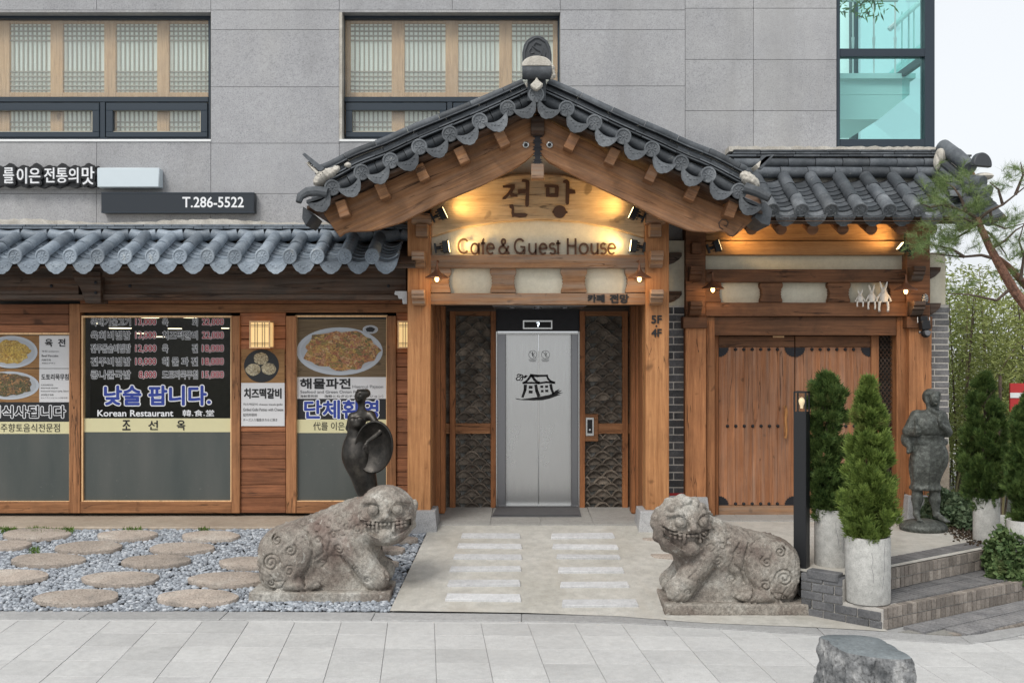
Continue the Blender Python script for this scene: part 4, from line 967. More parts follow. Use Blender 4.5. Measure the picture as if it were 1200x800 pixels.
# channel letters of even stroke, built letter by letter
def arc(cx, cy, rx, ry, a0, a1, n=18): return [(cx+rx*math.cos(R(a0+(a1-a0)*i/n)), cy+ry*math.sin(R(a0+(a1-a0)*i/n))) for i in range(n+1)]
GL = {'C': [arc(.52,.5,.44,.45,42,318)], 'a': [arc(.46,.33,.38,.33,0,360), [(.88,.70),(.88,-.04)]], 'f': [[(.42,-.04),(.42,.80)]+arc(.66,.80,.24,.16,180,95,8), [(.06,.68),(.82,.68)]],
      'e': [[(.10,.35),(.90,.35)]+arc(.50,.33,.40,.33,5,315)], '&': [[(.98,.0),(.34,.66)]+arc(.46,.79,.17,.15,215,-40,10)+[(.30,.46)]+arc(.38,.25,.31,.25,110,330,12)+[(.92,.52)]],
      'G': [arc(.50,.5,.43,.45,40,325)+[(.88,.22)], [(.55,.46),(.92,.46),(.92,-.0)]], 'u': [[(.14,.68),(.14,.28)]+arc(.50,.28,.36,.27,180,360,10)+[(.86,.28)], [(.86,.70),(.86,-.04)]],
      's': [arc(.48,.50,.34,.17,35,250,10)+arc(.50,.18,.36,.18,75,-150,10)], 't': [[(.40,.88),(.40,.14)]+arc(.62,.14,.22,.13,180,265,6), [(.04,.68),(.86,.68)]], 'H': [[(.12,0-.04),(.12,1)], [(.88,-.04),(.88,1)], [(.12,.52),(.88,.52)]],
      'o': [arc(.50,.33,.41,.33,0,360)]}
def letter(ch, x0, x1, yt, yb, Y, w_):
    m = M(); h = yb-yt
    for L in GL[ch]:
        P2 = [(PX(x0+(x1-x0)*x, Y), PZ(yb-h*y, Y)) for x, y in L]; n = len(P2); left = []; right = []
        for i in range(n):
            a, c = P2[max(i-1,0)], P2[min(i+1,n-1)]; dx, dz = c[0]-a[0], c[1]-a[1]; q = math.hypot(dx, dz) or 1; nx, nz = -dz/q*w_/2, dx/q*w_/2
            left.append((P2[i][0]+nx, P2[i][1]+nz)); right.append((P2[i][0]-nx, P2[i][1]-nz))
        k0 = len(m.v)
        m.v += [(x,Y,z) for x,z in left]+[(x,Y,z) for x,z in right]+[(x,Y+.022,z) for x,z in left]+[(x,Y+.022,z) for x,z in right]
        for i in range(n-1):
            A,B,C_,D_ = k0+i, k0+n+i, k0+2*n+i, k0+3*n+i; m.f += [(B,B+1,A+1,A),(A,A+1,C_+1,C_),(B+1,B,D_,D_+1),(C_,C_+1,D_+1,D_)]
        m.f += [(k0,k0+2*n,k0+3*n,k0+n),(k0+n-1,k0+2*n-1,k0+4*n-1,k0+3*n-1)]
    part('letter', m, MT['letterbrown'], porch, smooth=0)
for ch, a, b in [('C',268,318),('a',322,362),('f',364,388),('e',386,424),('&',438,484),('G',502,550),('u',560,598),('e',604,642),('s',646,678),('t',676,698),('H',720,762),('o',770,812),('u',818,854),('s',858,888),('e',888,926)]:
    letter(ch, 460+a/3.53, 460+b/3.53, 279.2, 297.4, YP+.085, .021)
for t_, b_ in [('카페', (689,345.3,708,353.8)),('전망', (715,345.0,736.5,354.8))]: lettering(t_, b_, YP+.028, MT['ink'], porch, off=.05, depth=.006)
for t_, b_ in [('5F', (763.6,369.8,775.2,378.6)),('4F', (763.6,385.4,775,394.2))]: lettering(t_, b_, YP-.002, MT['ink'], porch, off=.03, depth=.006)
m = M(); m.pxbox(768.3,381,770.3,383,YP-.006,.008); part('lettering', m, MT['ink'], porch, smooth=0)
# bracket blocks on the posts
def bracket(cx, cy, w_, h_, Y, par, mat='beam'):
    m = M(); x0, x1 = PX(cx-w_/2,Y), PX(cx+w_/2,Y); z = lambda f_: PZ(cy-h_/2+h_*f_, Y)
    pr = [(-.20,0),(-.21,.30),(-.185,.36),(-.185,.55),(-.15,.62),(-.12,.9),(-.09,1.0),(0,1.0),(0,0)]
    n = len(pr); vs = [(x0, Y+.21+a, z(b)) for a,b in pr] + [(x1, Y+.21+a, z(b)) for a,b in pr]
    m.add(vs, [tuple(range(n)), tuple(range(2*n-1,n-1,-1))] + [((i+1)%n, i, n+i, n+(i+1)%n) for i in range(n)])
    part('bracket', m, MT[mat], par, bevel=.004, smooth=0)
for cx in (489.5, 770.5): bracket(cx, 303, 15, 19, YP-.2, porch); bracket(cx, 348, 15, 18, YP-.2, porch)
for cx,a in ((494,.0),(768.5,0)):
    wp(cx-12,250,cx+12,262,YP-.12,.3,'beam','bearing_block'); wp(cx-7,262,cx+7,277,YP-.16,.3,'beam','bearing_block')
# gable boards (bargeboards)
YB = 9.95
BL_up = [(379,251),(389,238),(428,224),(463.5,208),(502.5,189),(535,174),(574,155),(600,144),(630,133)]
BL_lo = [(398,277.5),(405,271.5),(437,270.5),(470,261),(515.5,238),(567.5,216),(600,199),(616,189),(630,176)]
BR_up = [(630,133),(652,146),(685,165),(717.5,183),(756.5,201),(802,224),(841,240),(886.5,254)]
BR_lo = [(630,176),(643,190),(685,212),(740,238),(776,257.5),(808.5,270.5),(835,272.5),(846,270),(852,272),(858,279),(866,272.5)]
def band(up, lo, Y, dp, name, mat, par, bevel=.006):
    m = M(); U = [(PX(a,Y),PZ(b,Y)) for a,b in up]; L = [(PX(a,Y),PZ(b,Y)) for a,b in lo]
    xs = np.linspace(0, 1, 40); 
    def rs(p):
        p = np.array(p); d = np.r_[0, np.cumsum(np.linalg.norm(np.diff(p, axis=0), axis=1))]; d /= d[-1]; return np.stack([np.interp(xs, d, p[:,0]), np.interp(xs, d, p[:,1])], 1)
    u, l = rs(U), rs(L); n = 40
    vs = [(x,Y,z) for x,z in l]+[(x,Y,z) for x,z in u]+[(x,Y+dp,z) for x,z in l]+[(x,Y+dp,z) for x,z in u]
    fs = []
    for i in range(n-1): fs += [(i,i+1,n+i+1,n+i),(2*n+i+1,2*n+i,3*n+i,3*n+i+1),(n+i,n+i+1,3*n+i+1,3*n+i),(i+1,i,2*n+i,2*n+i+1)]
    fs += [(0,n,3*n,2*n),(n-1,3*n-1,4*n-1,2*n-1)]
    m.add(vs, fs); return part(name, m, MT[mat], par, bevel=bevel, smooth=30)
band(BL_up, BL_lo, YB, .06, 'gable_board', 'barge_l', porch); band(BR_up, BR_lo, YB, .06, 'gable_board', 'barge_r', porch)
m = M()   # carved curl near the right tip
m.tube([(PX(620+x/3.077,YB-.003), YB-.003, PZ(30+y/3.077,YB-.003)) for x,y in [(700,735),(688,728),(684,712),(694,700),(710,700),(718,712),(712,724),(702,720)]], .006, 6); part('carved_curl', m, MT['beam_dark'], porch)
# centre fittings
m = M(); Yc = YB-.012
for i in range(5):
    y0 = 158+i*7.6; m.prism([(PX(a,Yc),PZ(b,Yc)) for a,b in ((624,y0+2),(627,y0+3),(627,y0+5),(624.6,y0+6.6),(627,y0+8),(633,y0+8),(635.4,y0+6.6),(633,y0+5),(633,y0+3),(636,y0+2),(633,y0),(627,y0))], Yc, Yc+.012)
part('iron_strap', m, MT['iron'], porch, smooth=0)
for px in (616.2, 644.2):
    m = M(); m.lathe([(.030,0),(.032,.015),(.024,.018),(.014,.012),(.001,.012)], P(px,170,YB-.0), 16, 'y'); part('ring_bolt', m, MT['steel'], porch)
    m = M(); m.lathe([(.001,.013),(.016,.013),(.016,.0165),(.001,.0165)], P(px,170,YB), 12, 'y'); part('ring_centre', m, MT['ink'], porch)
m = M(); m.pxbox(622.5,192,637.5,209,YB-.03,.14); part('hanging_block', m, MT['beam'], porch, bevel=.006, smooth=0)
m = M(); m.pxbox(622,136,638,158,YB-.06,.1); part('ridge_block', m, MT['beam_dark'], porch, bevel=.006, smooth=0)
# rafter ends under the verge
for px,py,sl in [(401.5,248,-18),(448,227,-24),(494,205.5,-25),(541,185.5,-26),(588,166,-27),(670,170,27),(717.5,187,26),(764,207,25),(811,229,24),(857,248.5,20)]:
    Y = 9.80; c = Vector(P(px,py,Y)); a = R(sl); ax = Vector((math.cos(a),0,-math.sin(a))); az = Vector((math.sin(a),0,math.cos(a)))
    m = M(); m.obox(c+Vector((0,.13,.03)), ax, (0,1,0), az, .052, .15, .082); part('rafter_end', m, MT['barge_l'] if px<630 else MT['barge_r'], porch, bevel=.006, smooth=0)
# ---- roof
roofP = holder('roof', porch, (.17, 10.5, 4.2))
YV = 9.70
DL = [(389.4,220),(423.8,202),(457.6,188.5),(491.4,172.3),(527.2,157),(562.3,142),(595,127),(628.5,111)]
DR = [(628.5,111),(664,127.5),(696.5,143.7),(730.5,160),(764,174.8),(798,191),(830,204.8),(866,224)]
def cat(pts, n=14):
    p = np.array([pts[0]*2-pts[1]] + list(pts) + [pts[-1]*2-pts[-2]]); out = []
    for i in range(1, len(p)-2):
        for t in np.linspace(0, 1, n, endpoint=False):
            a,b,c,d = p[i-1],p[i],p[i+1],p[i+2]; out.append(.5*((2*b)+(-a+c)*t+(2*a-5*b+4*c-d)*t*t+(-a+3*b-3*c+d)*t**3))
    out.append(p[-2]); return np.array(out)
def curve3(pp, Y): return [np.array([PX(a,Y), PZ(b,Y)]) for a,b in pp]
CL = cat(curve3([(354,232)]+DL, YV)); CR = cat(curve3(DR+[(900,238)], YV))
def offs(C, o):
    T_ = np.gradient(C, axis=0); T_ /= np.linalg.norm(T_, axis=1)[:,None]; Nn = np.stack([-T_[:,1], T_[:,0]], 1); return C + Nn*(np.array(o).reshape(-1,1) if np.ndim(o) else o)
eP = tmesh('end_tile', lambda: endM(.30, .073), MT['tile_f']); dP = tmesh('drip_tile', lambda: dripM(.246, .046, .2, .092), MT['tile_f']); pP = tmesh('pan_tile', lambda: panM(.27,.05,.22), MT['tile'])
def verge(D, C):
    Wd = curve3(D, YV)
    for i, c in enumerate(Wd):
        if D is DR and i == 0: continue
        inst('end_tile', eP, roofP, (c[0], YV, c[1]), jit(frame((1,0,0),(0,1,.04)), .03))
for D, C in ((DL,CL),(DR,CR)): verge(D, C)
allD = [(354,236)] + DL
for seq in (allD, DR + [(898,240)]):
    Wd = curve3(seq, YV)
    for a, b in zip(Wd[:-1], Wd[1:]):
        d = (b-a)/np.linalg.norm(b-a); mid = (a+b)/2; nr = np.array([-d[1], d[0]]); c = mid - nr*.040
        for me_, nm, yy, dn in ((dP,'drip_tile',-.015,0),(pP,'pan_tile',.14,.02)):
            inst(nm, me_, roofP, (c[0]+nr[0]*dn, YV+yy, c[1]+nr[1]*dn), jit(frame((d[0],0,d[1]), (0,1,0)), .01))
def layer(C, o, Y, r, seg, name='ridge_tile', flat_=None, s0=0, s1=1, taper=.92, mat='tile'):
    Cc = offs(C, o); d = np.r_[0, np.cumsum(np.linalg.norm(np.diff(Cc, axis=0), axis=1))]; L = d[-1]
    a = L*s0 + 0; k_ = 0
    while a < L*s1 - .02:
        b = min(a+seg*rng.uniform(.95,1.05), L*s1); ts = np.linspace(a+.003, b-.003, 6)
        px = np.interp(ts, d, Cc[:,0]); pz = np.interp(ts, d, Cc[:,1]); jz = rng.uniform(-.003,.003)
        m = M()
        if flat_ is None: m.tube([(x,Y,z+jz) for x,z in zip(px,pz)], [r*(1-(1-taper)*q/5) for q in range(6)], 12)
        else:
            w_, h_ = flat_; TT = [(x,z+jz) for x,z in zip(px,pz)]; m.prism([(x,z-h_/2) for x,z in TT] + [(x,z+h_/2) for x,z in TT][::-1], Y-w_, Y+w_)
        part(name, m, MT[mat], roofP, smooth=40); a = b
sg = .33
for C, side in ((CL[8:],0),(CR[:-14],1)):
    n = len(C); u = np.linspace(0,1,n); ex = (1-u) if side == 0 else u      # lift towards the outer end
    s0, s1 = (0.0, .985) if side == 0 else (.015, 1.0)
    layer(C, .025, YV+.16, .062, .31, s0=s0, s1=s1)                                  # round course behind the discs
    layer(C, .085+.02*ex, YV+.17, 0, .36, 'slate', (.10,.014), s0=s0, s1=s1); layer(C, .112+.02*ex, YV+.18, 0, .33, 'slate', (.10,.014), s0=s0, s1=s1)
    layer(C, .142+.03*ex, YV+.18, .034, .36, s0=s0, s1=s1, taper=.96)
    layer(C, .18+.04*ex, YV+.20, 0, .34, 'slate', (.09,.012), s0=s0, s1=s1)
    layer(C, .215+.055*ex, YV+.22, .042, .34, s0=s0, s1=s1, taper=.95)
    m = M(); Ci = offs(C, .0); Co = offs(C, .19+.04*ex); m.prism([(x,z) for x,z in Ci] + [(x,z) for x,z in Co[::-1]], YV+.19, YV+.27)
    if side: pass
    part('mortar_bed', m, MT['mortar'], roofP, smooth=0)
# deck and slope tiles
for C in (CL, CR):
    for o_, mt_, nm in ((-.105,'beam_dark','sheathing'),(-.03,'tile','tile_bed')):
        Co = offs(C, o_); m = M(); n = len(Co)
        y0 = YV+.06 if nm == 'sheathing' else YV+.15
        vs = [(x,y0,z) for x,z in Co] + [(x,YF,z) for x,z in Co] + [(x,y0,z+.03) for x,z in Co] + [(x,YF,z+.03) for x,z in Co]
        fs = []
        for i in range(n-1): fs += [(i+1,i,n+i,n+i+1),(2*n+i,2*n+i+1,3*n+i+1,3*n+i),(i,i+1,2*n+i+1,2*n+i)]
        m.add(vs, fs); part(nm, m, MT[mt_], roofP, smooth=60)
    for yy in (10.28,10.62,10.96,11.28): layer(C, .03, yy, .07, .33, 'round_tile')
# ridge and its end plaque
xr = PX(629,YV); zr = PZ(84,9.62)
m = M(); m.tube([(PX(612,9.62),9.66,zr),(PX(646.5,9.62),9.66,zr)], .066, 18); part('ridge_tile', m, MT['tile'], roofP)
m = M(); m.tube([(xr,9.75,zr+.02),(xr,YF,zr+.06)], .07, 12); m.box(xr-.09,xr+.09,9.75,YF,zr-.25,zr+.03); part('ridge_tile', m, MT['tile'], roofP)
m = M(); m.lathe([(.001,-.02),(.14,-.02),(.145,.03),(.13,.045),(.001,.05)], (0,0,0), 24, 'y', sx=1, sy=.62); m.v = [(x+xr, y+9.66, max(z,-.01)+PZ(77,9.65)) for x,y,z in m.v]; part('mortar_cap', m, MT['mortar'], roofP)
m = M(); 
for q in range(7): m.ell((xr+.15+rng.normal(0,.008), 9.66, zr-.02+rng.normal(0,.035)), (.025,.05,.03), 8, 5)
part('mortar_cap', m, MT['mortar'], roofP)
m = M(); Yz = 9.68; pts = [(PX(a,Yz),PZ(b,Yz)) for a,b in [(612.5,78),(612,62),(614,52),(619,45.5),(625,42.3),(630,41.5),(636,43),(641.5,48),(645,55),(646.5,64),(646.5,78)]]
m.prism(pts, Yz, Yz+.07); part('ridge_plaque', m, MT['tiledk'] if 'tiledk' in MT else flat('dark_fired_clay',(.045,.05,.056),.6,var=.3), roofP, bevel=.008, smooth=0)
dk = flat('dark_clay_relief',(.05,.055,.062),.55,var=.3); m = M()
def crel(L, r): m.tube([(PX(612+x*35,Yz-.004),Yz-.004,PZ(78-y*36,Yz-.004)) for x,y in L], r, 6)
crel([(.08,.05),(.08,.5),(.2,.78),(.42,.92),(.55,.93),(.78,.8),(.92,.5),(.93,.05)], .010)
crel([(.62,.72),(.45,.78),(.36,.66),(.48,.56),(.62,.5),(.64,.38),(.5,.3),(.34,.36)], .011); crel([(.25,.3),(.22,.5),(.3,.6)], .009); crel([(.72,.6),(.78,.45),(.72,.28)], .008); crel([(.4,.45),(.3,.42)], .008)
part('plaque_relief', m, dk, roofP)
m = M(); m.prism([(PX(a,9.6),PZ(b,9.6)) for a,b in ((621,99),(625,103),(629,105),(633,102),(637,98),(631,93),(629,88),(627,93))], 9.62, 9.70); part('mortar_cap', m, MT['mortar'], roofP, bevel=.01, smooth=0)
# lower ends of the verges: mortar lumps, upturned slates, curl tile
def lump(pts, name='mortar_cap'):
    C = [(Vector(P(px,py,9.80)), r) for px,py,r in pts]; lo = [min(c[i]-r*1.6 for c,r in C) for i in range(3)]; hi = [max(c[i]+r*1.6 for c,r in C) for i in range(3)]
    def f(X,Y,Z):
        D = None
        for c,r in C: e = sEll(X,Y,Z,c,(r*1.15,r*1.5,r)); D = e if D is None else smin(D,e,.05)
        return D + .006*np.sin(X*90+Z*40)*np.sin(Z*110+Y*70)
    V, Q = sculpt(f, lo, hi, .011); me = npmesh(name, V, Q, 180); me.materials.append(MT['mortar']); part(name, None, None, roofP, me=me)
lump([(380,206,.06),(374,213,.05),(388,203,.045),(395,198,.03),(408,194,.03)]); lump([(877,211,.06),(884,216,.045),(872,205,.035)]); lump([(364,192,.03),(369,196,.03),(373,199,.02)])
def slab2(pl, dp, mat='tile', Y=9.72): m = M(); m.prism([(PX(a,Y),PZ(b,Y)) for a,b in pl], Y, Y+dp); part('end_slate', m, MT[mat], roofP, bevel=.003, smooth=0)
slab2([(354,181),(357,179),(380,197),(376,201),(373,200)][::-1], .22); slab2([(357,189),(374,202),(371,204)][::-1], .2,'mortar')
slab2([(905,182),(889,197),(886,193),(898,183)][::-1], .22,'mortar'); slab2([(893,182),(908,181),(893,198),(889,198)], .05)
m = M(); m.tube([P(384,226,9.68),P(372,224,9.68),P(360,225,9.66),P(352,230,9.64),P(350,237,9.62)], [.05,.05,.048,.04,.03], 10); part('round_tile', m, MT['tile'], roofP)
m = M(); m.tube([P(372,223,9.7),P(360,226,9.7)], .025, 8); part('mortar_cap', m, MT['mortar'], roofP)
m = M(); m.tube([P(873,220,9.68),P(888,225,9.64),P(902,232,9.6)], [.055,.05,.045], 10); part('round_tile', m, MT['tile'], roofP)
for pl in ([(355,242),(366,252),(358,264),(354,256)],[(884,254),(896,236),(905,246),(902,264),(893,262)]): m = M(); m.prism([(PX(a,9.8),PZ(b,9.8)) for a,b in pl][::-1], 9.8, 10.3); part('side_tile', m, MT['tile'], roofP, smooth=0)

# ================================================================ ELEVATOR
YE_ = 12.0
el = thing('elevator', 'brushed steel lift doors with a black brush drawing of a tiled house', 'elevator', P(631,594.5,YE_))
def we(a,b,c,d,Y,dp,mat,name,bev=.003): m = M(); m.pxbox(a,b,c,d,Y,dp); return part(name, m, MT[mat], el, bevel=bev, smooth=0)
we(592.5,391,630.8,593,YE_+.12,.04,'steel','door_panel'); we(631.4,391,670,593,YE_+.12,.04,'steel','door_panel')
we(583,389.5,592.5,594,YE_+.02,.13,'steel_dark','door_jamb'); we(669.7,389.5,677.5,594,YE_+.02,.13,'steel_dark','door_jamb')
we(581,388,583,595,YE_-.01,.1,'steel','door_trim'); we(677.5,388,679.5,595,YE_-.01,.1,'steel','door_trim'); we(583,389,677.5,391.5,YE_+.0,.15,'steel','door_trim')
we(583,592.6,678,595,YE_-.01,.16,'steel','door_sill')
we(581,361,679.5,388,YE_+.01,.1,'iron','header_panel')
m = M(); m.box(PX(580,YE_),PX(681,YE_),YE_-1.0,YE_-.01,2.385,2.402); part('ceiling_panel', m, MT['steel_dark'], el, smooth=0)
we(612.5,375,647.5,385.7,YE_-.015,.03,'steel','display_frame'); we(614.3,377,645.8,383.8,YE_-.018,.01,'ink','display')
m = M(); 
for r_ in ((629,377.6,631.6,378.6),(631,378,632,380.4),(629.6,380,631.6,381),(630,381,631,382.8)): m.pxbox(*r_, YE_-.0195, .002)
part('display_digit', m, flat('led_white',(.8,.9,1),.5,emit=(.8,.9,1),estr=2.5), el, smooth=0)
for px in (600,630.5,662):
    m = M(); m.lathe([(.03,0),(.045,0),(.045,.012),(.03,.012)], (0,0,0), 18); c = P(px,361.5,11.3); m.v = [(x+c[0],y+c[1],z+2.372) for x,y,z in m.v]; part('downlight', m, MT['steel_dark'], el)
Yd = YE_+.1185
def ink(polys, name='door_print'):
    m = M()
    for p in polys: m.prism([(PX(560+x/5.714,Yd),PZ(350+y/5.714,Yd)) for x,y in p], Yd, Yd+.0012)
    part(name, m, MT['ink'], el, smooth=0)
fat = 1.6
def brush(L, w0, w1):   # brush stroke quad strip as polygons
    out = []
    for i,((a,b),(c,d)) in enumerate(zip(L[:-1], L[1:])):
        t0, t1 = i/(len(L)-1), (i+1)/(len(L)-1); u0, u1 = (w0+(w1-w0)*t0)*fat, (w0+(w1-w0)*t1)*fat; dx, dy = c-a, d-b; q = math.hypot(dx,dy) or 1; nx, ny = -dy/q, dx/q; e = .12
        a2,b2,c2,d2 = a-dx*e,b-dy*e,c+dx*e,d+dy*e
        out.append([(a2+nx*u0,b2+ny*u0),(c2+nx*u1,d2+ny*u1),(c2-nx*u1,d2-ny*u1),(a2-nx*u0,b2-ny*u0)])
    return out
ink(brush([(355,513),(340,535),(325,552),(305,563)],5,4)+brush([(305,563),(360,562),(408,565)],4,3.5)+brush([(360,513),(378,540),(400,560),(412,564)],5,6)+brush([(355,512),(400,516),(462,514)],6,4)+brush([(462,514),(470,535),(488,553),(512,562)],4,5)
    +brush([(412,564),(460,558),(512,562)],4,4)+brush([(318,578),(316,610),(300,655)],7,5)+brush([(388,578),(394,615),(408,650)],6,7)+brush([(488,573),(492,600),(505,635)],6,5)
    +brush([(343,591),(364,592)],6,6)+brush([(343,622),(364,624)],6,6)+brush([(420,588),(436,588)],5,5)+brush([(452,588),(468,587)],5,5)+brush([(424,618),(438,618)],5,5)+brush([(453,616),(470,616)],5,5))
ink([[(248,665),(262,674),(300,678),(370,680),(430,679),(480,668),(530,650),(560,640),(530,640),(572,628),(540,628),(566,612),(535,618),(552,602),(520,614),(505,630),(480,642),(420,654),(350,664),(290,672)][::-1]])
ink(brush([(262,515),(270,505),(285,508),(282,520),(268,522),(256,535),(262,545),(280,544),(285,530),(298,520),(300,540),(288,548)],2.2,2)+brush([(285,508),(300,512),(308,524),(298,535)],2.2,1.5)+brush([(308,524),(320,512),(312,530),(326,514),(318,528),(332,516)],1.8,1.2))
fat = .8
for cx in (368, 453):
    ring = [(cx+27*math.cos(t), 374+27*math.sin(t)) for t in np.linspace(0,2*math.pi,22)]
    ink(brush(ring,1.6,1.6)+brush([(cx-18,356),(cx+19,393)],1.5,1.5)+brush([(cx-2,358),(cx-3,378),(cx+6,392)],4 if cx<400 else 2.5,2)+brush([(cx+10,362),(cx+4,376)],2,3)+brush([(cx-22,407),(cx+20,407)],2.5,2.5)+brush([(cx-18,418),(cx+17,418)],2.5,2.5), 'warning_sticker')
# timber surround and fish-scale tile panels
entry = thing('entrance_surround', 'timber framing and fish scale tile panels either side of the lift doors', 'wall panelling', (.17, 12.0, 0))
def wn(a,b,c,d,Y,dp,mat='inner',name='frame_post',bev=.003): m = M(); m.pxbox(a,b,c,d,Y,dp); return part(name, m, MT[mat], entry, bevel=bev, smooth=0)
for a,c in ((575,581),(679.5,685.6),(527,533.5),(729.5,736)): wn(a,364,c,595,YE_-.06,.12)
for a,c in ((533.5,575),(685.6,729.5)): wn(a,496,c,508,YE_-.04,.08,'frame_h','frame_rail'); wn(a,364,c,370,YE_-.04,.08,'frame_h','frame_rail')
for a,c in ((521,527),(736,741)): wn(a,496,c,508,YE_-.04,.08,'frame_h','frame_rail')
m = M(); m.pxbox(515,340,583,600,YE_+.06,.1); m.pxbox(678,340,746,600,YE_+.06,.1); part('panel_backing', m, MT['joint_d'], entry, smooth=0)
for a,c in ((515,581),(679.5,746)): m = M(); m.pxbox(a,358,c,364.5,YE_-.08,.2); part('frame_rail', m, MT['beam_dark'], entry, smooth=0)
wn(685.6,485,701,517,YE_-.055,.06,'frame_h','call_plate_board'); 
m = M(); m.pxbox(686.5,489,696,510.5,YE_-.065,.012); part('call_plate', m, MT['steel'], entry, bevel=.002)
m = M(); m.pxbox(688.3,491.5,694.2,507.5,YE_-.068,.01); part('call_display', m, MT['ink'], entry); m = M(); m.lathe([(.001,.0),(.013,.0),(.012,.006),(.001,.008)], P(691.3,503.5,YE_-.07), 14, 'y'); part('call_button', m, MT['steel'], entry)
def scaleM(w=.195, h=.078):   # curved roof tile seen end on, stacked as a wave
    m = M(); n = 10; out = [(w/2*u, h*(1-u*u)) for u in np.linspace(-1,1,n+1)]; inn = [(x, z-.022) for x,z in out]
    m.prism([(x,z) for x,z in inn] + out[::-1], -.045, .03)
    m.prism([(x*.93, z-.024) for x,z in out if abs(x) < w*.46] + [(w*.42, -.024),(-w*.42,-.024)], -.012, .03); return m
sM = tmesh('scale_tile', scaleM, MT['scale'])
def scales(a, b, c, d):
    x0, x1 = PX(a,YE_), PX(c,YE_); z0, z1 = PZ(d,YE_), PZ(b,YE_); pit = (x1-x0)/2.35; rh = .077/.56; r_ = 0; z = z0 - .03
    while z < z1:
        x = x0 + (pit/2 if r_ % 2 else 0) + .02
        while x < x1 - .03:
            hw = min(.0875, x-x0+.02, x1-x+.02)
            if hw > .03: inst('scale_tile', sM, entry, (x, YE_+.028+rng.uniform(-.006,.006), z), (0, rng.normal(0,.02), 0), (min(1, hw/.0875*1.0)*pit/.175*1.0, 1, 1.0))
            x += pit
        z += .077; r_ += 1
for a,c in ((533.5,575),(685.6,729.5)): scales(a,370,c,494); scales(a,508,c,592)
for a,c in ((521,527),(736,741)):
    m = M(); m.pxbox(a,364,c,595,YE_+.03,.03); part('side_panel', m, MT['scale'], entry, smooth=0)
mat_ = thing('door_mat', 'dark grey mat lying on the slabs before the lift doors', 'mat', (PX(629,11.6), 11.6, .012))
m = M(); m.add([(PX(583,12),11.97,.013),(PX(678,12),11.97,.013),(PX(681,11.3),11.27,.013),(PX(576,11.3),11.27,.013)], [(3,2,1,0)]); m.v += [(x,y,.024) for x,y,z in m.v[:4]]; m.f = [(0,1,2,3),(7,6,5,4),(0,4,5,1),(1,5,6,2),(2,6,7,3),(3,7,4,0)]
part('mat_body', m, flat('rubber_mat',(.10,.10,.105),.8,var=.25), mat_, smooth=0)
m = M()
for r_ in (0,): 
    for (x0,x1,y0,y1) in ((-.47,.5,11.30,11.33),(-.40,.60,11.93,11.96)): m.box(PX(578,11.3),PX(679,11.3),y0,y1,.024,.028)
part('mat_edge', m, MT['black'], mat_, smooth=0)

# ================================================================ GATE
YG_ = 11.22
gate = thing('timber_gate', 'timber gate with studded double doors under its own small tiled roof', 'gate', (2.9, YG_, 0))
def wg(a,b,c,d,Y,dp,mat,name,bev=.006,par=None): m = M(); m.pxbox(a,b,c,d,Y,dp); return part(name, m, MT[mat], par or gate, bevel=bev, smooth=0)
wg(803.5,232,827,371,YG_,.24,'gate_beam','post'); wg(1062.5,262,1090,371,YG_,.24,'gate_beam','post')
wg(803,384,827.5,598,YG_-.01,.24,'gate_post','post'); wg(1065.5,384,1092,600,YG_-.01,.24,'gate_post','post')
wg(800.5,371,829,384.5,YG_-.05,.3,'gate_beam','post_cap'); wg(1063,371,1093,384.5,YG_-.05,.3,'gate_beam','post_cap')
wg(827.5,371,838,604,YG_+.08,.2,'gate_post','jamb'); wg(1051,371,1065,604,YG_+.08,.2,'gate_post','jamb')
for x0,x1,y0,y1 in ((796.5,833,583,605),(1063,1092,581,607)):
    m = M(); Y = YG_-.08; X0,X1,Z0,Z1 = PX(x0,Y),PX(x1,Y),-.03,PZ(y0,Y); 
    m.add([(X0,Y,Z0),(X1,Y,Z0),(X1,Y+.4,Z0),(X0,Y+.4,Z0),(X0+.03,Y+.03,Z1),(X1-.03,Y+.03,Z1),(X1-.03,Y+.4,Z1),(X0+.03,Y+.4,Z1)],[(0,3,2,1),(4,5,6,7),(0,1,5,4),(1,2,6,5),(2,3,7,6),(3,0,4,7)]); part('plinth_stone', m, MT['granite_base'], gate, bevel=.006, smooth=0)
wg(827,354.5,1063,370.5,YG_+.02,.18,'gate_beam','lintel'); wg(827,315.5,1063,330.5,YG_+.01,.18,'gate_beam','lintel')
MT['litbeam'] = wood('lit_gate_beam_wood', (.30,.15,.06), (.46,.25,.11), 'x', grime=.3)  # lighter copy of the gate beam wood, spotlight glow put into its colour
wg(827,282.3,1060,298.5,YG_+.0,.2,'litbeam','purlin'); wg(827,262,1060,281.8,YG_+.03,.2,'litbeam','purlin')
wg(827,297,1062,357,YG_+.14,.03,'plaster','plaster_panel',0); wg(837,371,1050.5,393,YG_+.08,.16,'gate_beam','header_beam')
for cx in (832,904,983.5,1055): strut(cx, 330.8, 354.2, 13.5, YG_+.05, gate, 'gate_beam')
for cx,cy in ((816.5,320),(816.5,361),(1078.5,320),(1078.5,361)): bracket(cx, cy, 14, 17, YG_-.2, gate, 'beam_dark' if cx > 1000 else 'gate_beam')
m = M(); m.pxbox(811,284,823,297,YG_-.12,.2); part('bearing_block', m, MT['gate_beam'], gate, bevel=.006, smooth=0)
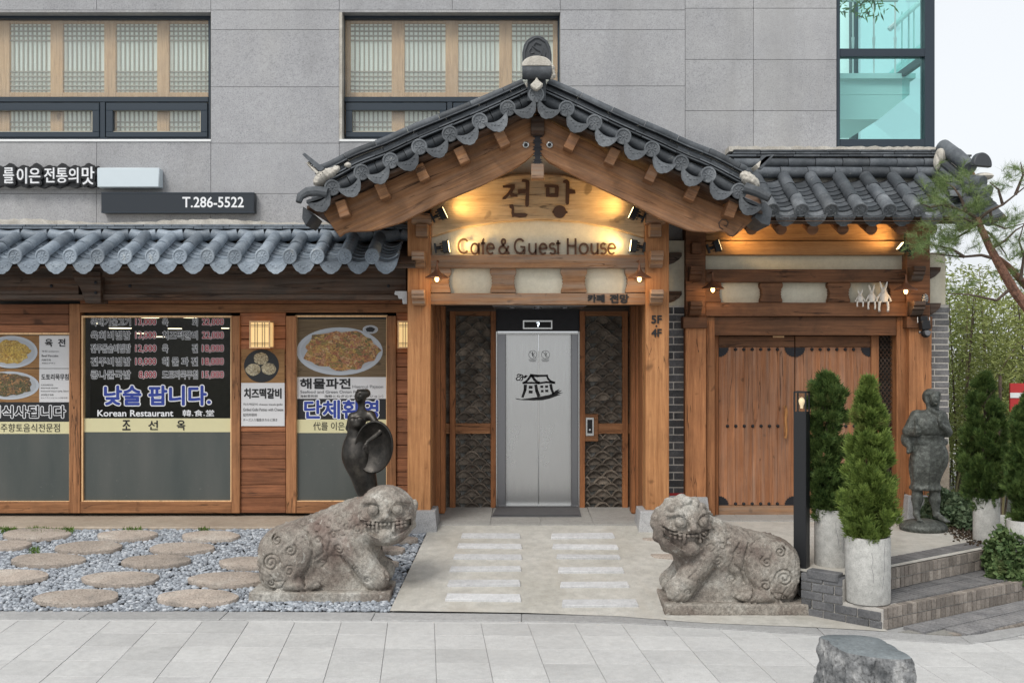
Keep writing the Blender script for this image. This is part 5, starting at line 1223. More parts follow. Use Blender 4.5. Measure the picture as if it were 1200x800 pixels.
# plaster strips and brick panels beside the gate
def brick_wall(name, label, x0, x1, z0, z1, Y, ch, jm, bm, seed, side=None):
    w = thing(name, label, 'brick wall', ((x0+x1)/2, Y, z0)); m = M(); m.box(x0, x1, Y+.006, Y+.30, z0, z1); part('mortar_core', m, MT[jm], w, smooth=0)
    L = .205; r_ = 0; z = z0+.004
    while z + ch*.6 < z1:
        x = x0 - (L+.012)*(.5 if r_%2 else 0) - (.05 if r_%2 else 0)
        while x < x1:
            a, b = max(x, x0+.001), min(x+L, x1-(.0 if not side else -.006))
            if b-a > .02: m = M(); m.box(a, b, Y+rng.uniform(0,.004), Y+.1, z, min(z+ch-.013, z1)); part('brick', m, MT[bm], w, bevel=.003, smooth=0)
            x += L+.012
        if side:
            y = Y+.104 + (.05 if r_%2 else 0)
            while y < Y+.28: m = M(); m.box(x1-.02, x1+.006, y, min(y+.095,Y+.3), z, min(z+ch-.013,z1)); part('brick', m, MT[bm], w, bevel=.003, smooth=0); y += .108
        z += ch; r_ += 1
    return w
Yw = 11.32
bw = brick_wall('brick_wall', 'narrow dark brick wall between the porch post and the gate post', PX(784,Yw), PX(804,Yw), 0, PZ(358,Yw), Yw, .0855, 'joint', 'brick', 1)
m = M(); m.pxbox(784,282,804,358,Yw,.2); part('plaster_panel', m, MT['plaster'], bw, smooth=0)
for y in (300, 345): m = M(); Yk = Yw-.05; m.prism([(PX(a,Yk),PZ(b,Yk)) for a,b in ((784,y+10),(790,y+8),(796,y+4),(799,y),(799,y-4),(784,y-4))], Yk, Yk+.05); part('bracket', m, MT['beam_dark'], bw, bevel=.003, smooth=0)
tp = thing('warning_tape', 'strip of red and white tape at the foot of the dark brick strip', 'tape', P(794,586,Yw-.01))
for a,b,mt_ in ((577.5,580.5,'redprint'),(580.5,586.5,'white')): m = M(); m.pxbox(784.5,a,803,b,Yw-.012,.008); part('tape_band', m, MT[mt_], tp, smooth=0)
bw2 = brick_wall('brick_pier', 'grey brick pier behind the bronze peasant figure', PX(1090,Yw), PX(1112,Yw), PZ(520,Yw), PZ(357,Yw), Yw, .0708, 'joint', 'brick_l', 2, True)
m = M(); m.box(PX(1090,Yw),PX(1112,Yw)+.004,Yw-.01,Yw+.3,-.1,PZ(520,Yw)); part('base_course', m, MT['sill'], bw2, smooth=0, bevel=.006)
m = M(); m.box(PX(1090,Yw),PX(1108,Yw),Yw,Yw+.3,PZ(357,Yw),PZ(296,Yw)); part('plaster_panel', m, MT['plaster'], bw2, smooth=0)
for y in (318,360): m = M(); Yk = Yw-.05; m.prism([(PX(a,Yk),PZ(b,Yk)) for a,b in ((1090,y+9),(1096,y+6),(1102,y),(1103,y-5),(1090,y-5))], Yk, Yk+.3); part('bracket', m, MT['beam_dark'], bw2, bevel=.003, smooth=0)
# doors
YD = 11.46
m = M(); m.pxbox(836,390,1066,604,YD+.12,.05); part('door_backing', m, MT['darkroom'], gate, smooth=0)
def leaf(x0, x1, lab):
    d = holder('door', gate, P((x0+x1)/2,604,YD)); 
    if lab: d['label'] = lab
    m = M(); m.pxbox(x0,394,x1,406,YD-.01,.06); part('door_rail', m, MT['gate_beam'], d, bevel=.003, smooth=0)
    m = M(); m.pxbox(x0,592,x1,603.5,YD-.01,.06); part('door_rail', m, MT['beam'], d, bevel=.003, smooth=0)
    n_ = 9; w_ = (x1-x0)/n_
    for i in range(n_): m = M(); m.pxbox(x0+w_*i+.06,406.5,x0+w_*(i+1)-.06,591.5,YD+rng.uniform(0,.002),.045); part('plank', m, MT['door_plank'], d, bevel=.002, smooth=0)
    # fan-shaped corner irons with scalloped edge
    for cx,sx_ in ((x0,1),(x1,-1)):
        for cy,sy_ in ((407,1),(592,-1)):
            pts = [(cx,cy)]
            for q in range(13):
                t = math.pi/2*q/12; rr = 11.5-(.9 if q%2 else 0); pts.append((cx+sx_*rr*math.cos(t)*1.05, cy+sy_*rr*math.sin(t)))
            W_ = [(PX(a,YD-.004),PZ(b,YD-.004)) for a,b in pts]
            if sx_*sy_ > 0: W_ = W_[::-1]
            m = M(); m.prism(W_, YD-.006, YD+.001); part('corner_iron', m, MT['iron'], d, smooth=0, bevel=.001)
    return d
dl = leaf(842.3, 931, 'left door leaf with the timber handle'); dr = leaf(932, 1020.5, 'right door leaf behind the potted conifers')
stud = M(); stud.lathe([(.019,-.004),(.019,.002),(.014,.012),(.006,.016),(.001,.017)], (0,0,0), 12, 'y'); sme = stud.mesh('stud'); sme.materials.append(MT['iron'])
for d_, xs in ((dl,(862,871.6,881.5,891.4,901.2,911)),(dr,(951.5,961.2,971,980.7,990.5,1000.3))):
    for px in xs:
        for py in (409.3, 590): inst('stud', sme, d_, P(px,py,YD-.003))
for px in (852.5,862.3,872.2,882.1,891.9,901.7,911.6): inst('stud', sme, dl, P(px,499,YD-.003))
for px in (942,951.8,961.6,971.5,981.3,991.1,1001,1010): inst('stud', sme, dr, P(px,499,YD-.003))
m = M(); m.tube([P(920,475,YD-.06),P(921.4,482,YD-.065),P(920.6,492,YD-.06),P(921.3,503,YD-.065),P(920.6,513,YD-.06)], [.016,.019,.016,.018,.015], 10); m.tube([P(920.5,479,YD-.06),P(920.5,479,YD)], .009, 8); m.tube([P(920.8,509,YD-.06),P(920.8,509,YD)], .009, 8)
part('door_handle', m, wood('handle_wood',(.34,.15,.05),(.50,.25,.09),'z',grime=.1), dl)
m = M(); m.pxbox(906,393.5,919,395.5,YD-.03,.02); part('door_closer_plate', m, MT['screenwood'], dl, smooth=0)
wg(838,393,842,604,YD-.03,.1,'inner','door_post',.003); wg(1021,393,1030,604,YD-.03,.1,'gate_post','door_post',.003)
lat = M(); Yt_ = YD-.01
x0,x1,z0,z1 = PX(1030,Yt_),PX(1051,Yt_),PZ(604,Yt_),PZ(393,Yt_)
def clipseg(cx, cz, dx, dz):
    t = [(x0-cx)/dx,(x1-cx)/dx]; t.sort(); u = [(z0-cz)/dz,(z1-cz)/dz]; u.sort(); a = max(t[0],u[0]); b = min(t[1],u[1]); return (a,b) if b-a > .01 else None
for s_ in (1,-1):
    q = z0-.3
    while q < z1+.3:
        r_ = clipseg(x0, q, 1, s_*1.35)
        if r_: 
            a,b = r_; lat.tube([(x0+a,Yt_+.006*s_,q+s_*1.35*a),(x0+b,Yt_+.006*s_,q+s_*1.35*b)], .0045, 4)
        q += .062
part('lattice', lat, MT['beam_dark'], gate, smooth=0)
# gate roof
roofG = holder('roof', gate, (2.9, 10.8, 3.6))
YE2, YT2 = 10.40, 11.12; ZE2 = PZ(246,YE2); ZT2 = PZ(209,YT2); pit = .306
xg = [PX(905,YE2)+pit*i for i in range(8)]
upv = Vector((0, YT2-YE2, ZT2-ZE2))
eave_roof(roofG, xg, YE2, ZE2, YT2, ZT2, MT['tile'], pit, 3)
xa, xb = xg[0]-.28, xg[-1]+.34
m = M()
for dz in (-.115,-.085): m.add([(xa,YE2+.03,ZE2+dz),(xb,YE2+.03,ZE2+dz),(xb,YF-.01,ZT2+dz+.18),(xa,YF-.01,ZT2+dz+.18)], [(0,1,2,3) if dz < -.1 else (3,2,1,0)])
part('sheathing', m, MT['beam_dark'], roofG, smooth=0)
m = M(); m.box(xa,xb-.12,YE2+.09,YE2+.15,ZE2-.13,ZE2-.07); part('eave_batten', m, MT['beam_dark'], roofG, smooth=0, bevel=.004)
for px in (881,915.5,952.5,988,1021.5,1057,1092):
    x = PX(px, 10.62); m = M(); m.tube([(x,10.62,PZ(269,10.62)),(x,11.4,PZ(269,10.62)+.34)], .062, 14); part('rafter', m, MT['gate_beam'], roofG, bevel=.004)
x = xa+.05
for q,(zo,r) in enumerate(((.075,.064),(.19,.06))):
    x = xa-.05+.1*q
    while x < xb-.3: m = M(); yy = YT2+.06+.05*q; m.tube([(x,yy,ZT2+zo),(x+.15,yy,ZT2+zo+rng.uniform(-.004,.004)),(x+.298,yy,ZT2+zo)], [r,r*.97,r*.93], 14); part('ridge_tile', m, MT['tile'], roofG); x += .305
for zo in (.255,.285,.312):
    x = xa-.05+rng.uniform(0,.1)
    while x < xb-.35: L = rng.uniform(.3,.42); m = M(); m.box(x,x+L-.005,YT2+.06,YF-.05,ZT2+zo,ZT2+zo+.02+rng.uniform(0,.004)); part('slate', m, MT['tile'], roofG, smooth=0, bevel=.003); x += L
xs = np.arange(xa,xb-.3,.05); m = M(); m.prism([(x,ZT2+.32) for x in xs]+[(x,ZT2+.375+rng.uniform(-.008,.010)) for x in xs[::-1]], YT2+.10, YF-.003); m.box(xa+.1,xb-.1,YT2+.13,YF-.05,ZT2-.05,ZT2+.30); part('mortar_bed', m, MT['mortar'], roofG, smooth=50)
# gable-side ridge of the gate roof with its end plaque
Yr0, Yr1 = 11.2, 10.45
p0, p1, p2, p3 = Vector(P(1103,178,11.15)), Vector(P(1118,176,10.95)), Vector(P(1132,188,10.75)), Vector(P(1148,203,10.5))
for a,b,r in ((P(1105,172,11.2),P(1122,184,10.95),.085),(P(1120,182,10.97),P(1137,197,10.72),.082)):
    m = M(); m.tube([a,b],[r,r*.95],16); part('ridge_tile', m, MT['tile'], roofG)
for k_ in (1,2,3):
    a = Vector(P(1101,180,11.15)) - Vector((0,0,.075*k_)); b = Vector(P(1136,207,10.72)) - Vector((0,0,.075*k_)); m = M(); m.tube([a,(a+b)/2,b], .05, 10); part('ridge_tile', m, MT['tile'], roofG)
m = M(); m.ell(P(1102,183,11.1), (.06,.08,.09), 8, 6); m.ell(P(1098,190,11.1), (.04,.05,.10), 8, 6); part('mortar_cap', m, MT['mortar'], roofG)
m = M(); m.ell(P(1152,207,10.5), (.11,.10,.04), 10, 6); part('mortar_cap', m, MT['mortar'], roofG)
fr_ = frame((.93,.37,0),(-.37,.93,.0)); m = M(); n = 18; rr = .125
pl_ = [(rr*math.cos(t)*1.0, .05+rr*math.sin(t)*.95) for t in np.linspace(math.pi*1.08, -math.pi*.08, n)]
m.prism(pl_[::-1], -.03, .03); c = Vector(P(1150,198,10.42)); m.v = [tuple(fr_ @ Vector(v_) + c) for v_ in m.v]; part('ridge_plaque', m, dk, roofG, bevel=.01)
m = M(); m.tube([P(1130,212,10.6),P(1152,214,10.4)], .07, 12); m.tube([P(1134,220,10.55),P(1160,224,10.35)], .06, 12); part('ridge_tile', m, MT['tile'], roofG)
for i in range(4):   # verge tiles facing right
    t = i/4; c = Vector(P(1118+10*t,206+34*t,11.1-.6*t)) + Vector((.16,0,0)); inst('end_tile', tm[('end_tile','pressed_tile_face')] if ('end_tile','pressed_tile_face') in tm else eP, roofG, c, frame((0,1,0),(-1,0,.05)))
m = M(); m.box(xb-.02,xb+.02,YE2+.1,YF,ZE2-.14,ZT2+.2); m.v = [(x,y,z + (0 if z > 3.8 else 0)) for x,y,z in m.v]
m = M(); m.add([(xb-.1,YE2+.1,ZE2-.1),(xb-.1,YF,ZE2-.1),(xb-.1,YF,ZT2+.3),(xb-.1,YT2,ZT2+.1),(xb-.06,YE2+.1,ZE2-.1),(xb-.06,YF,ZE2-.1),(xb-.06,YF,ZT2+.3),(xb-.06,YT2,ZT2+.1)],[(0,1,2,3),(7,6,5,4),(0,3,7,4),(3,2,6,7),(1,0,4,5)]); part('gable_board', m, MT['gate_beam'], roofG, smooth=0)
# ================================================================ LAMPS AND SMALL THINGS
def pendant(cx, cy, Y, label, sc=1.0):
    t = thing('pendant_lamp', label, 'lamp', P(cx,cy+6,Y), 'copper cone lamps'); c = Vector(P(cx,cy,Y)); r = .125*sc
    m = M(); m.lathe([(.008,.14),(.016,.10),(.028,.075),(.045,.055),(r*.97,.006),(r,-.004),(r*.97,-.004),(.045,.045),(.02,.06),(.006,.06)], c, 26); m.tube([c+Vector((0,0,.13)), c+Vector((0,0,.17)), c+Vector((0,.05,.185)), c+Vector((0,.2,.185))], .008, 8); part('lamp_shade', m, MT['copper'], t)
    m = M(); m.ell(c+Vector((0,0,-.012)), (.022,.022,.030), 12, 8); part('bulb', m, MT['bulb'], t)
    m = M(); m.lathe([(.045,.03),(.056,.0),(.052,-.03),(.03,-.052),(.001,-.058)], c, 16); part('glass_globe', m, MT['glass'], t)
    l = bpy.data.lights.new('bulb_light', 'POINT'); l.energy = 1.6; l.color = (1,.62,.28); l.shadow_soft_size = .03
    o = bpy.data.objects.new('bulb_light', l); link(o, t, c+Vector((0,-.0,-.075)))
pendant(512, 325.5, 10.50, 'lit copper cone lamp beside the left porch post')
pendant(749.3, 325.5, 10.50, 'lit copper cone lamp beside the right porch post')
pendant(835.3, 338, 11.02, 'lit copper cone lamp beside the left gate post')
pendant(1061.5, 340, 11.02, 'lit copper cone lamp beside the right gate post, near the rabbits')
def spot(cx, cy, Y, aim, label, power, big=1.0, cone=95):
    c = Vector(P(cx,cy,Y)); t = thing('spotlight', label, 'spotlight', c, 'black spotlights'); d = (Vector(aim)-c).normalized(); Fm = frame((0,1,0) if abs(d.y) < .9 else (1,0,0), d); ax = Fm @ Vector((1,0,0)); az = Fm @ Vector((0,0,1))
    m = M(); m.obox(c+d*.02, ax, d, az, .045*big, .03, .062*big); m.obox(c+d*.05, ax, d, az, .05*big, .006, .07*big)
    for q in (-.04,-.013,.013,.04): m.obox(c-d*.02+az*q*big, ax, d, az, .035*big, .02, .004)
    part('lamp_head', m, MT['black'], t, bevel=.003, smooth=0)
    m = M(); m.tube([c-d*.03, c-d*.085], .018, 10); m.obox(c-d*.09, ax, d, az, .03, .01, .05); part('mount', m, MT['black'], t)
    m = M(); m.obox(c+d*.057, ax, d, az, .042*big, .002, .058*big); part('lens', m, MT['led'], t, smooth=0)
    l = bpy.data.lights.new('spot_light', 'SPOT'); l.energy = power; l.color = (1,.64,.24); l.spot_size = R(cone); l.spot_blend = 1.0; l.shadow_soft_size = .10
    o = bpy.data.objects.new('spot_light', l); link(o, t, c+d*.075); o.rotation_euler = (-d).to_track_quat('Z','Y').to_euler()
spot(516,251.5,10.60, P(604,212,10.72), 'spotlight on the left side of the curved beam', 24, 1.0, 120)
spot(745,251.5,10.60, P(656,212,10.72), 'spotlight on the right side of the curved beam', 24, 1.0, 120)
spot(520,289.5,10.735, P(640,274,10.80), 'spotlight on the left end of the cafe lettering', 34, 1.0, 120)
spot(745,288.5,10.735, P(625,274,10.80), 'spotlight on the right end of the cafe lettering', 34, 1.0, 120)
spot(838,289,11.02, P(905,268,11.24), 'spotlight under the gate eave at its left end', 36, 1.0)
spot(1060,291,11.02, P(1020,268,11.24), 'spotlight under the gate eave at its right end', 24, .8)
# three white rabbit dolls on the gate lintel
def rabbit(cx, top, hip, foot, w_, label, s):
    Y = YG_-.0; t = thing('rabbit_figure', label, 'rabbit figure', P(cx,hip,Y)); u = Y/F
    c = lambda x, y, dy=0: (PX(cx+x*s,Y+dy), Y+dy, PZ(y,Y+dy))
    H = hip-top; m = M(); pw = flat('white_ceramic', (.62,.61,.58), .5, var=.12) if 'ceram' not in MT else MT['ceram']; MT['ceram'] = pw
    m.lathe([(.001,0),(.030*s,.005),(.034*s,.03*s),(.028*s,.07*s),(.014*s,.105*s),(.010*s,.115*s)], c(0,hip), 14); part('body', m, pw, t)
    hc = c(0, top+H*.44, -.01); m = M(); m.ell(hc, (.020*s,.022*s,.024*s), 12, 8); m.ell((hc[0],hc[1]-.018*s,hc[2]-.008*s), (.011*s,.012*s,.009*s), 8, 6); part('head', m, pw, t)
    for k_ in (-1,1):
        e = M(); a = Vector(c(k_*1.3, top+H*.36, -.01)); e.tube([a, Vector(c(k_*2.0, top+H*.18, -.01)), Vector(c(k_*3.2*.9, top, -.012))], [.007*s,.009*s,.003*s], 8); part('ear', e, pw, t)
        e = M(); e.tube([c(k_*2.2, hip-H*.44), c(k_*5.0, hip-H*.2, -.02), c(k_*5.6, hip-1, -.03)], [.009*s,.007*s,.008*s], 8); part('arm', e, pw, t)
        e = M(); e.tube([c(k_*2.2, hip-1, -.01), c(k_*3.2, hip-.5, -.05), c(k_*3.6, foot-3, -.055), c(k_*3.3, foot, -.08)], [.010*s,.010*s,.008*s,.009*s], 8); part('leg', e, pw, t)
rabbit(1008, 339, 354.4, 359, 0, 'smallest white rabbit doll sitting on the gate lintel, its ears short', 1.0)
rabbit(1021.5, 333.5, 354.4, 362, 0, 'middle white rabbit doll sitting on the gate lintel between the other two', 1.15)
rabbit(1035.5, 330, 354.4, 364.5, 0, 'tallest white rabbit doll sitting on the gate lintel, nearest the cone lamp', 1.5)
t = thing('striped_ornament', 'small black and white striped ornament standing on the right gate bracket', 'ornament', P(1084,357,YG_-.12)); c = P(1084,350,YG_-.12)
m = M(); m.ell(c, (.035,.03,.055), 14, 10); part('body', m, MT['ceram'], t)
m = M()
for q in (-.03,-.012,.006,.024,.04): 
    r = .037*math.sqrt(max(.05,1-(q/.055)**2)); m.tube([(c[0]+r*math.cos(a), c[1]+r*.88*math.sin(a), c[2]+q+.008*math.sin(2*a)) for a in np.linspace(0,6.283,17)], .0045, 5, cap=False)
m.box(c[0]-.03,c[0]+.04,c[1]-.03,c[1]+.03,c[2]-.07,c[2]-.048); part('stripes', m, MT['ink'], t)
t = thing('security_camera', 'black security camera with two aerials on the right gate post', 'camera', P(1083,380,YG_-.06)); Yk = YG_-.12; c = Vector(P(1083.5,384,Yk))
m = M(); m.obox(c+Vector((-.01,.04,.10)), (1,0,0), (0,1,0), (0,0,1), .04,.06,.03); m.obox(c+Vector((0,0,.03)), (1,0,.1),(0,1,0),(-.1,0,1), .048,.05,.05); part('camera_body', m, MT['black'], t, bevel=.006)
m = M(); m.ell(c+Vector((.008,-.01,-.06)), (.052,.05,.052), 16, 10); part('camera_head', m, MT['black'], t)
m = M(); m.lathe([(.026,0),(.030,.014),(.022,.016),(.001,.012)], c+Vector((.008,-.055,-.06)), 16, 'y'); m.ell(c+Vector((-.055,0,-.05)), (.014,.02,.02), 8, 6); m.ell(c+Vector((.06,0,-.05)), (.014,.02,.02), 8, 6); part('lens_ring', m, MT['steel_dark'], t)
for px in (1075.5,1089.5): m = M(); m.tube([P(px,378,Yk),P(px-.3,371.5,Yk)], .004, 6); part('aerial', m, MT['white'], t)
# bollard lamp
bl = thing('bollard_lamp', 'square black bollard lamp with a glass lantern head, right of the right stone beast', 'bollard lamp', (PX(940,8.75), 8.75, 0))
xc, yc = PX(939.5,8.75), 8.75; a_ = R(33); ax = Vector((math.cos(a_),-math.sin(a_)*-1*-1,0)); ax = Vector((math.cos(a_), -math.sin(a_), 0)); ay = Vector((math.sin(a_), math.cos(a_), 0)); h0 = .056
zt, zg = PZ(458.5,8.75), PZ(482,8.75)
m = M(); m.obox((xc,yc,zg/2-.02), ax, ay, (0,0,1), h0, h0, zg/2+.02); part('bollard_post', m, MT['black'], bl, bevel=.004, smooth=0)
m = M(); 
for i in (-1,1):
    for j in (-1,1): m.obox(Vector((xc,yc,(zt+zg)/2))+ax*(h0-.006)*i+ay*(h0-.006)*j, ax, ay, (0,0,1), .006,.006,(zt-zg)/2)
m.obox((xc,yc,zt-.004), ax, ay, (0,0,1), h0, h0, .006); part('lantern_frame', m, MT['black'], bl, smooth=0)
m = M(); m.obox((xc,yc,(zt+zg)/2), ax, ay, (0,0,1), h0-.007, h0-.007, (zt-zg)/2-.012); part('lantern_glass', m, MT['glass'], bl, smooth=0)
m = M(); m.lathe([(.012,-.05),(.014,-.03),(.026,0),(.028,.02),(.018,.04),(.001,.05)], (xc,yc,(zt+zg)/2-.01), 14); part('bulb', m, MT['bulbdim'], bl)
# foreground stone block
rk = thing('stone_bollard', 'rough grey stone bollard with a smooth flat top on the pavement in the foreground', 'stone bollard', (1.98, 6.25, ZP))
top = [(960,745),(969,743),(990,743.2),(1012,744),(1028,746.5),(1040,753),(1053,761),(1069,770),(1050,771),(1028,769),(1010,766.5),(992,763),(981,757),(972,749.5)]
zt = .03
TP = []
for px,py in top: Y = (CZ-zt)*F/(py-VY); TP.append((PX(px,Y), Y))
cx = sum(p[0] for p in TP)/len(TP); cy = sum(p[1] for p in TP)/len(TP)
nr, nh = 96, 40; pts = np.array(TP); ang = np.unwrap(np.arctan2(pts[:,1]-cy, pts[:,0]-cx)); 
if ang[1] < ang[0]: pts = pts[::-1]; ang = np.unwrap(np.arctan2(pts[:,1]-cy, pts[:,0]-cx))
ta = np.linspace(ang[0], ang[0]+2*math.pi, nr, endpoint=False); rad = np.interp(ta, np.r_[ang, ang[0]+2*math.pi], np.r_[np.hypot(pts[:,0]-cx, pts[:,1]-cy), math.hypot(pts[0,0]-cx, pts[0,1]-cy)])
from mathutils import noise as mn
V = []; Fq = []
for j in range(nh+1):
    v = j/nh; z = zt-.006 - v*(zt-ZP)
    for i in range(nr):
        t = ta[i]; r = rad[i]*(1+.07*min(1,v*4)+.05*v); p = Vector((math.cos(t)*1.3, math.sin(t)*1.3, z*2.2))
        if v > 0: r += (mn.fractal(p*2.2, 1, 2, 5)*.035 + mn.noise(p*9)*.008 + abs(mn.noise(p*4+Vector((7,0,0))))*.02)*min(1, v*10)
        V.append((cx+r*math.cos(t), cy+r*math.sin(t), z + (mn.noise(p*5)*.012 if 0 < v < 1 else 0)))
for j in range(nh):
    for i in range(nr): Fq.append((j*nr+i, (j+1)*nr+i, (j+1)*nr+(i+1)%nr, j*nr+(i+1)%nr))
m = M(); m.v = [(x,y,z) for x,y,z in V]; m.f = Fq; part('rough_block', m, MT['rock'], rk, smooth=28)
m = M(); Vt = []; 
for q,(k_,dz) in enumerate(((1.0,-.006),(.97,.0),(.5,.001))): Vt += [(cx+rad[i]*k_*math.cos(ta[i]), cy+rad[i]*k_*math.sin(ta[i]), zt+dz) for i in range(nr)]
m.v = Vt + [(cx,cy,zt)]; m.f = [(q*nr+i, q*nr+(i+1)%nr, (q+1)*nr+(i+1)%nr, (q+1)*nr+i) for q in range(2) for i in range(nr)] + [(2*nr+i, 2*nr+(i+1)%nr, 3*nr) for i in range(nr)]
part('flat_top', m, MT['rocktop'], rk, smooth=60)

# ================================================================ BRICK STEPS AND EDGING
def soldier(parent, A, B, z1, z0, mat, rows=2, bw_=.052, jj=.009, proud=.0, name='brick'):
    A, B = Vector((*A,0)), Vector((*B,0)); d = (B-A); L = d.length; d.normalize(); nrm = Vector((d.y,-d.x,0)); h = (z1-z0)/rows; n = int(L/(bw_+jj)); me = None
    for r_ in range(rows):
        for i in range(n):
            c = A + d*((bw_+jj)*(i+.5)) + nrm*(-.03+rng.uniform(-.002,.003)) + Vector((0,0,z1-h*(r_+.5)))
            if me is None:
                mm = M(); mm.box(-bw_/2,bw_/2,-.035,.035,-h/2+.005,h/2-.005); me = mm.mesh('brick',(0,0,0),0); me.materials.append(MT[mat])
            inst(name, me, parent, c, (0, 0, math.atan2(d.y,d.x)))
st = thing('brick_steps', 'dark brick steps going down to the right of the potted conifers', 'steps', (3.9, 8.9, ZP))
def off(A, B, o): d = Vector((B[0]-A[0], B[1]-A[1])).normalized(); n = Vector((-d.y, d.x)); return (A[0]+n.x*o, A[1]+n.y*o), (B[0]+n.x*o, B[1]+n.y*o)
for (A,B,zt_,zb_) in ((E1A,E1B,-.004,-.19),(E2A,E2B,-.194,-.375)):
    (a0,b0),(a1,b1) = off(A,B,.006), off(A,B,1.3); m = M(); q = [a0,b0,b1,a1]; m.prismz(q, -.5, zt_-.012); part('mortar_core', m, MT['joint_m'], st, smooth=0)
    soldier(st, A, B, zt_-.0, zb_, 'brick_s')
    # tread: two rows of bricks laid across
    d = Vector((B[0]-A[0],B[1]-A[1],0)); L = d.length; d.normalize(); n_ = Vector((-d.y,d.x,0)); nb = int(L/.061); mm = M(); mm.box(-.0265,.0265,-.10,.10,-.02,.005); me = mm.mesh('brick',(0,0,0),0); me.materials.append(MT['brick_l'])
    for r_ in range(1 if zt_ > -.1 else 3):
        big = M()
        for i in range(nb):
            c = Vector((*A,0))+d*(.061*(i+.5))+n_*(.075+.105+.21*r_+.0); hz = rng.uniform(-.0015,.0015)
            big.obox(c+Vector((0,0,zt_-.010+hz)), d, n_, (0,0,1), .0265, .1, .018 if zt_ > -.1 else .013)
        part('tread_bricks', big, MT['brick_l'], st, smooth=0, kind='stuff')
# brick patch at the foot
pp = [gp(1052,741,-.372), gp(1118,744.6,-.372), gp(1290,717,-.372), gp(1290,690,-.372)]
m = M(); m.prismz(pp, -.46, -.366); part('mortar_core', m, MT['joint_d'], st, smooth=0)
big = M(); d = (Vector(E2B)-Vector(E2A)).normalized(); n_ = Vector((-d.y,d.x)); d3 = Vector((d.x,d.y,0)); n3 = Vector((n_.x,n_.y,0))
for r_ in range(3):
    for i in range(46):
        c = Vector((*E2A,0)) + d3*(.15+.061*i) - n3*(.05+.105+.21*r_)
        px_ = VX+F*c.x/c.y; py_ = VY+F*(CZ+.37)/c.y
        lim = 744.5-(px_-1118)*.155 if px_ > 1118 else 741+(px_-1052)*.055
        if py_ < lim-2.5 and px_ < 1285: big.obox(c+Vector((0,0,-.362)), d3, n3, (0,0,1), .0265, .098, .012)
part('tread_bricks', big, MT['brick_l'], st, smooth=0, kind='stuff')
A3, B3 = gp(1118,745,-.372), gp(1290,718,-.372)
soldier(st, A3, B3, -.357, -.44, 'brick_s', 1)
# dark edging wall
ed = thing('brick_edging', 'low stepped edging of dark bricks between the right stone beast and the front planter', 'brick edging', (2.6, 8.4, ZP))
Aw, Bw = Vector((2.40, 8.56, 0)), Vector((2.93, 8.09, 0)); d = (Bw-Aw).normalized(); n3 = Vector((d.y,-d.x,0)); Lw = (Bw-Aw).length
m = M()
def edge_box(a, b, z0_, z1_, dep=.2): 
    c = Aw + d*((a+b)/2) - n3*(dep/2+.006); m.obox((c.x,c.y,(z0_+z1_)/2), d, n3, (0,0,1), (b-a)/2, dep/2, (z1_-z0_)/2)
edge_box(0, .37, -.5, -.012); edge_box(.37, Lw, -.5, -.20, .5); part('mortar_core', m, MT['joint_m'], ed, smooth=0)
bwid, bh = .20, .068; r_ = 0
for zt_ in np.arange(-.003, -.40, -.0745):
    x = -.1*(r_%2); lim = .375 if zt_ > -.16 else Lw
    while x < lim-.02:
        a, b = max(x,0), min(x+bwid, lim); b -= .009
        if b-a > .03:
            c = Aw + d*((a+b)/2) - n3*(.045-rng.uniform(0,.006)); mm = M(); mm.obox((c.x,c.y,zt_-bh/2), d, n3, (0,0,1), (b-a)/2, .05, bh/2-.001); part('brick', mm, MT['brick'], ed, bevel=.004, smooth=0)
        x += bwid
    r_ += 1
# end return of the upper stage and cap bricks
for q in range(2): c = Aw + d*.33 - n3*(.15+.1*q); mm = M(); mm.obox((c.x,c.y,-.04), d, n3, (0,0,1), .045, .045, .034); part('brick', mm, MT['brick'], ed, bevel=.004, smooth=0)
for i in range(3):
    for q in range(2): c = Aw + d*(.42+.10*i) - n3*(.15+.1*q); mm = M(); mm.obox((c.x,c.y,-.235), d, n3, (0,0,1), .045, .045, .034); part('brick', mm, MT['brick'], ed, bevel=.004, smooth=0)
# upper brick at the corner seen by the lamp
c = Vector((PX(965,8.5), 8.46, -.0)); mm = M(); mm.obox((c.x,c.y,.03-.035), d, n3, (0,0,1), .14, .055, .036); part('brick', mm, MT['brick'], ed, bevel=.006, smooth=0)

